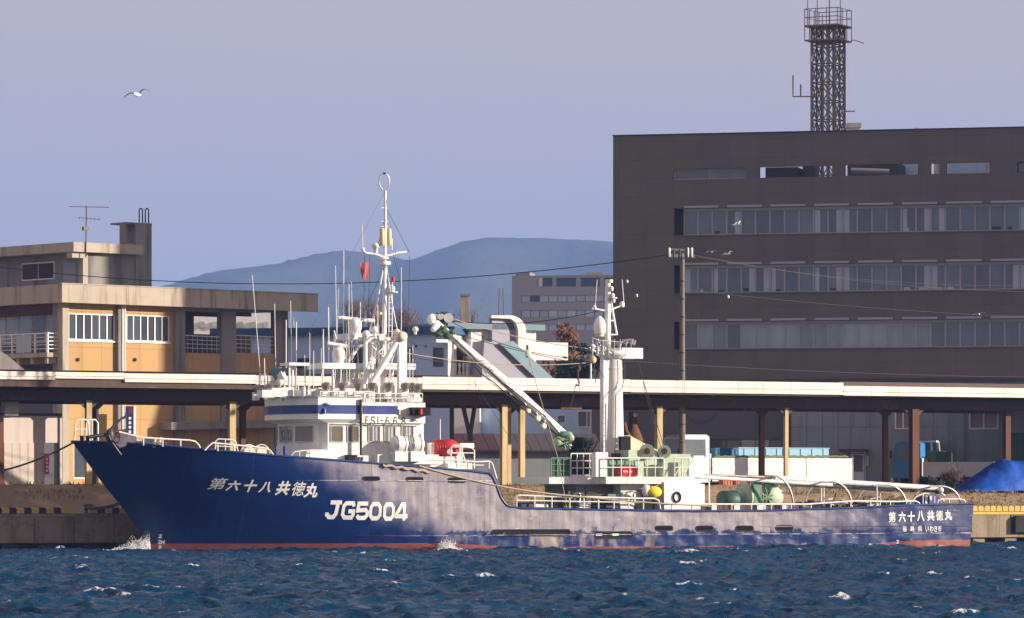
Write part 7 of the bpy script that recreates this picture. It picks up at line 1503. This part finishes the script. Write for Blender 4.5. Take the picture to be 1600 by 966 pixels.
wire('faint wire crossing the lower office wall', aw(1066, 452, 17.6), W(1800, 500, 272), 0.4, 0.006, 'wire_grey'); wire('faint wire just above the canopy roof', aw(960, 563, 17.6), W(1800, 590, 272), 0.3, 0.007, 'wire_grey'); wire('faint wire from pole to the aft mast side', aw(1066, 452, 17.6), aw(900, 470, 22), 0.3, 0.014, 'wire_grey')
wire('low wire above the white house roof', W(690, 500, 300), W(990, 470, 300), 0.8, 0.03)
for x, y in ((995, 462), (1138, 464), (980, 440)):
    solo('wire_marker', G().ball(A(x, y, 17.6), 0.07, 8, 6, (1, 1, 1.5)), 'white_clean', {995: 'white wire marker nearest the aft mast', 1138: 'white wire marker right of the pole', 980: 'white wire marker at the aft mast top'}[x], 'marker', A, 'wire markers')

# ------------------------------------------------------------------ gulls
def gull(px, py, Y, span_px, roll, yaw, flap, label, dark=False):
    p = W(px, py, Y); s = span_px / FPX * Y / 2
    o = bpy.data.objects.new('gull', None); col.objects.link(o); o.location = p; o.rotation_euler = (0, R(roll), R(yaw)); o['label'] = label; o['category'] = 'gull'; o['group'] = 'gulls in flight'; ABS[o.name] = Vector((0, 0, 0))
    b = part('body', G().lathe((0, s * 0.45, 0), [(0.01, -0.95 * s), (0.05 * s, -0.88 * s), (0.085 * s, -0.78 * s), (0.08 * s, -0.68 * s), (0.13 * s, -0.5 * s), (0.14 * s, -0.25 * s), (0.09 * s, 0.05 * s), (0.03 * s, 0.2 * s)], 12, (0, 1, 0)), 'gull_white', o, fix=True)
    part('beak', G().cyl((0, -s * 0.5, 0), (0, -s * 0.6, -0.02 * s), 0.025 * s, 0.004, 6), 'tank_yellow', b); part('tail', G().add([(-0.03 * s, 0.55 * s, 0), (0.03 * s, 0.55 * s, 0), (0.13 * s, 0.85 * s, 0.01), (-0.13 * s, 0.85 * s, 0.01), (0, 0.6 * s, 0.02 * s)], [(0, 1, 2, 3), (0, 4, 1), (1, 4, 2), (2, 4, 3), (3, 4, 0)]), 'gull_white', b)
    for sg in (-1, 1):
        g = G(); n = 8
        for k in range(n + 1):
            t = k / n; x = sg * s * (0.08 + 0.92 * t); z = s * (flap * math.sin(min(1, t * 2.2) * 1.57) * 0.5 - flap * 1.1 * max(0, t - 0.42) ** 1.5); ch_ = s * (0.30 - 0.08 * t - 0.18 * t ** 3) ; y0 = s * (-0.12 - 0.1 * math.sin(t * 3.1) + 0.28 * t * t)
            g.v += [(x, y0, z), (x, y0 + ch_ * 0.5, z + 0.02 * s), (x, y0 + ch_, z), (x, y0 + ch_ * 0.5, z - 0.012 * s)]
        for k in range(n):
            for q in range(4): g.f.append([4 * k + q, 4 * k + (q + 1) % 4, 4 * k + 4 + (q + 1) % 4, 4 * k + 4 + q]); g.sm.append(True)
        part('wing', g, 'gull_grey' if dark else 'gull_white', o)
gull(215, 148, 190, 47, 12, 160, 0.5, 'gull gliding alone in the open sky at upper left', True); gull(1153, 351, 225, 25, -14, 60, 0.7, 'white gull flying before the top office window band')
gull(1138, 397, 225, 22, -18, 35, 0.6, 'white gull close right of the pole top, brighter of the two'); gull(1112, 394, 228, 19, 6, 190, 0.4, 'white gull nearest the pole crossarm'); gull(1530, 491, 230, 20, 8, 170, 0.45, 'small gull before the lowest office window band')
gull(864, 332, 500, 5, 0, 80, 0.4, 'tiny distant dark gull above the hill ridge', True)

# ------------------------------------------------------------------ spray where the waves meet the hull
def spray(px, py, v, wpx, hpx, n, seed):
    r = random.Random(seed); g = G()
    for i in range(n):
        x = px + wpx * 0.34 * (-abs(r.gauss(0, 1)) if v > 1 else 0.6 * r.gauss(0, 1)); jet = 0.65 + 0.5 * max(0.0, noise.noise((x * 0.09, seed, 0)) + 0.3)
        h = hpx * min(1.2, r.expovariate(3.6)) * jet * max(0.12, 1 - abs(x - px) / wpx) ** 0.8 * 1.3
        p = A(x, py - h, v + r.uniform(-0.5, 0.4)); s = r.uniform(0.008, 0.035) * (1.6 - h / hpx)
        vs = [p + Vector(d) * s * r.uniform(0.6, 1.4) for d in ((1, 0, 0), (-1, 0, 0), (0, 1, 0), (0, -1, 0), (0, 0, 1), (0, 0, -1))]
        g.add(vs, [(0, 2, 4), (2, 1, 4), (1, 3, 4), (3, 0, 4), (2, 0, 5), (1, 2, 5), (3, 1, 5), (0, 3, 5)], True)
    return g
g = spray(234, 861, 3.2, 66, 22, 3800, 1); g2 = spray(698, 860, -0.25, 30, 20, 1800, 2)
solo('bow_spray', g, 'foam', 'white spray breaking at the foot of the stem', 'spray', A, kind='stuff', fix=False); solo('hull_spray', g2, 'foam', 'small white splash against the hull amidships', 'spray', A, kind='stuff', fix=False)

# ------------------------------------------------------------------ no fourth level: pieces of sub-parts hang from the part
def depth(o): return 0 if o.parent is None else 1 + depth(o.parent)
bpy.context.view_layer.update()
for o in list(col.objects):
    while depth(o) > 2:
        p = o.parent; loc = o.location + p.location; o.parent = p.parent; o.location = loc
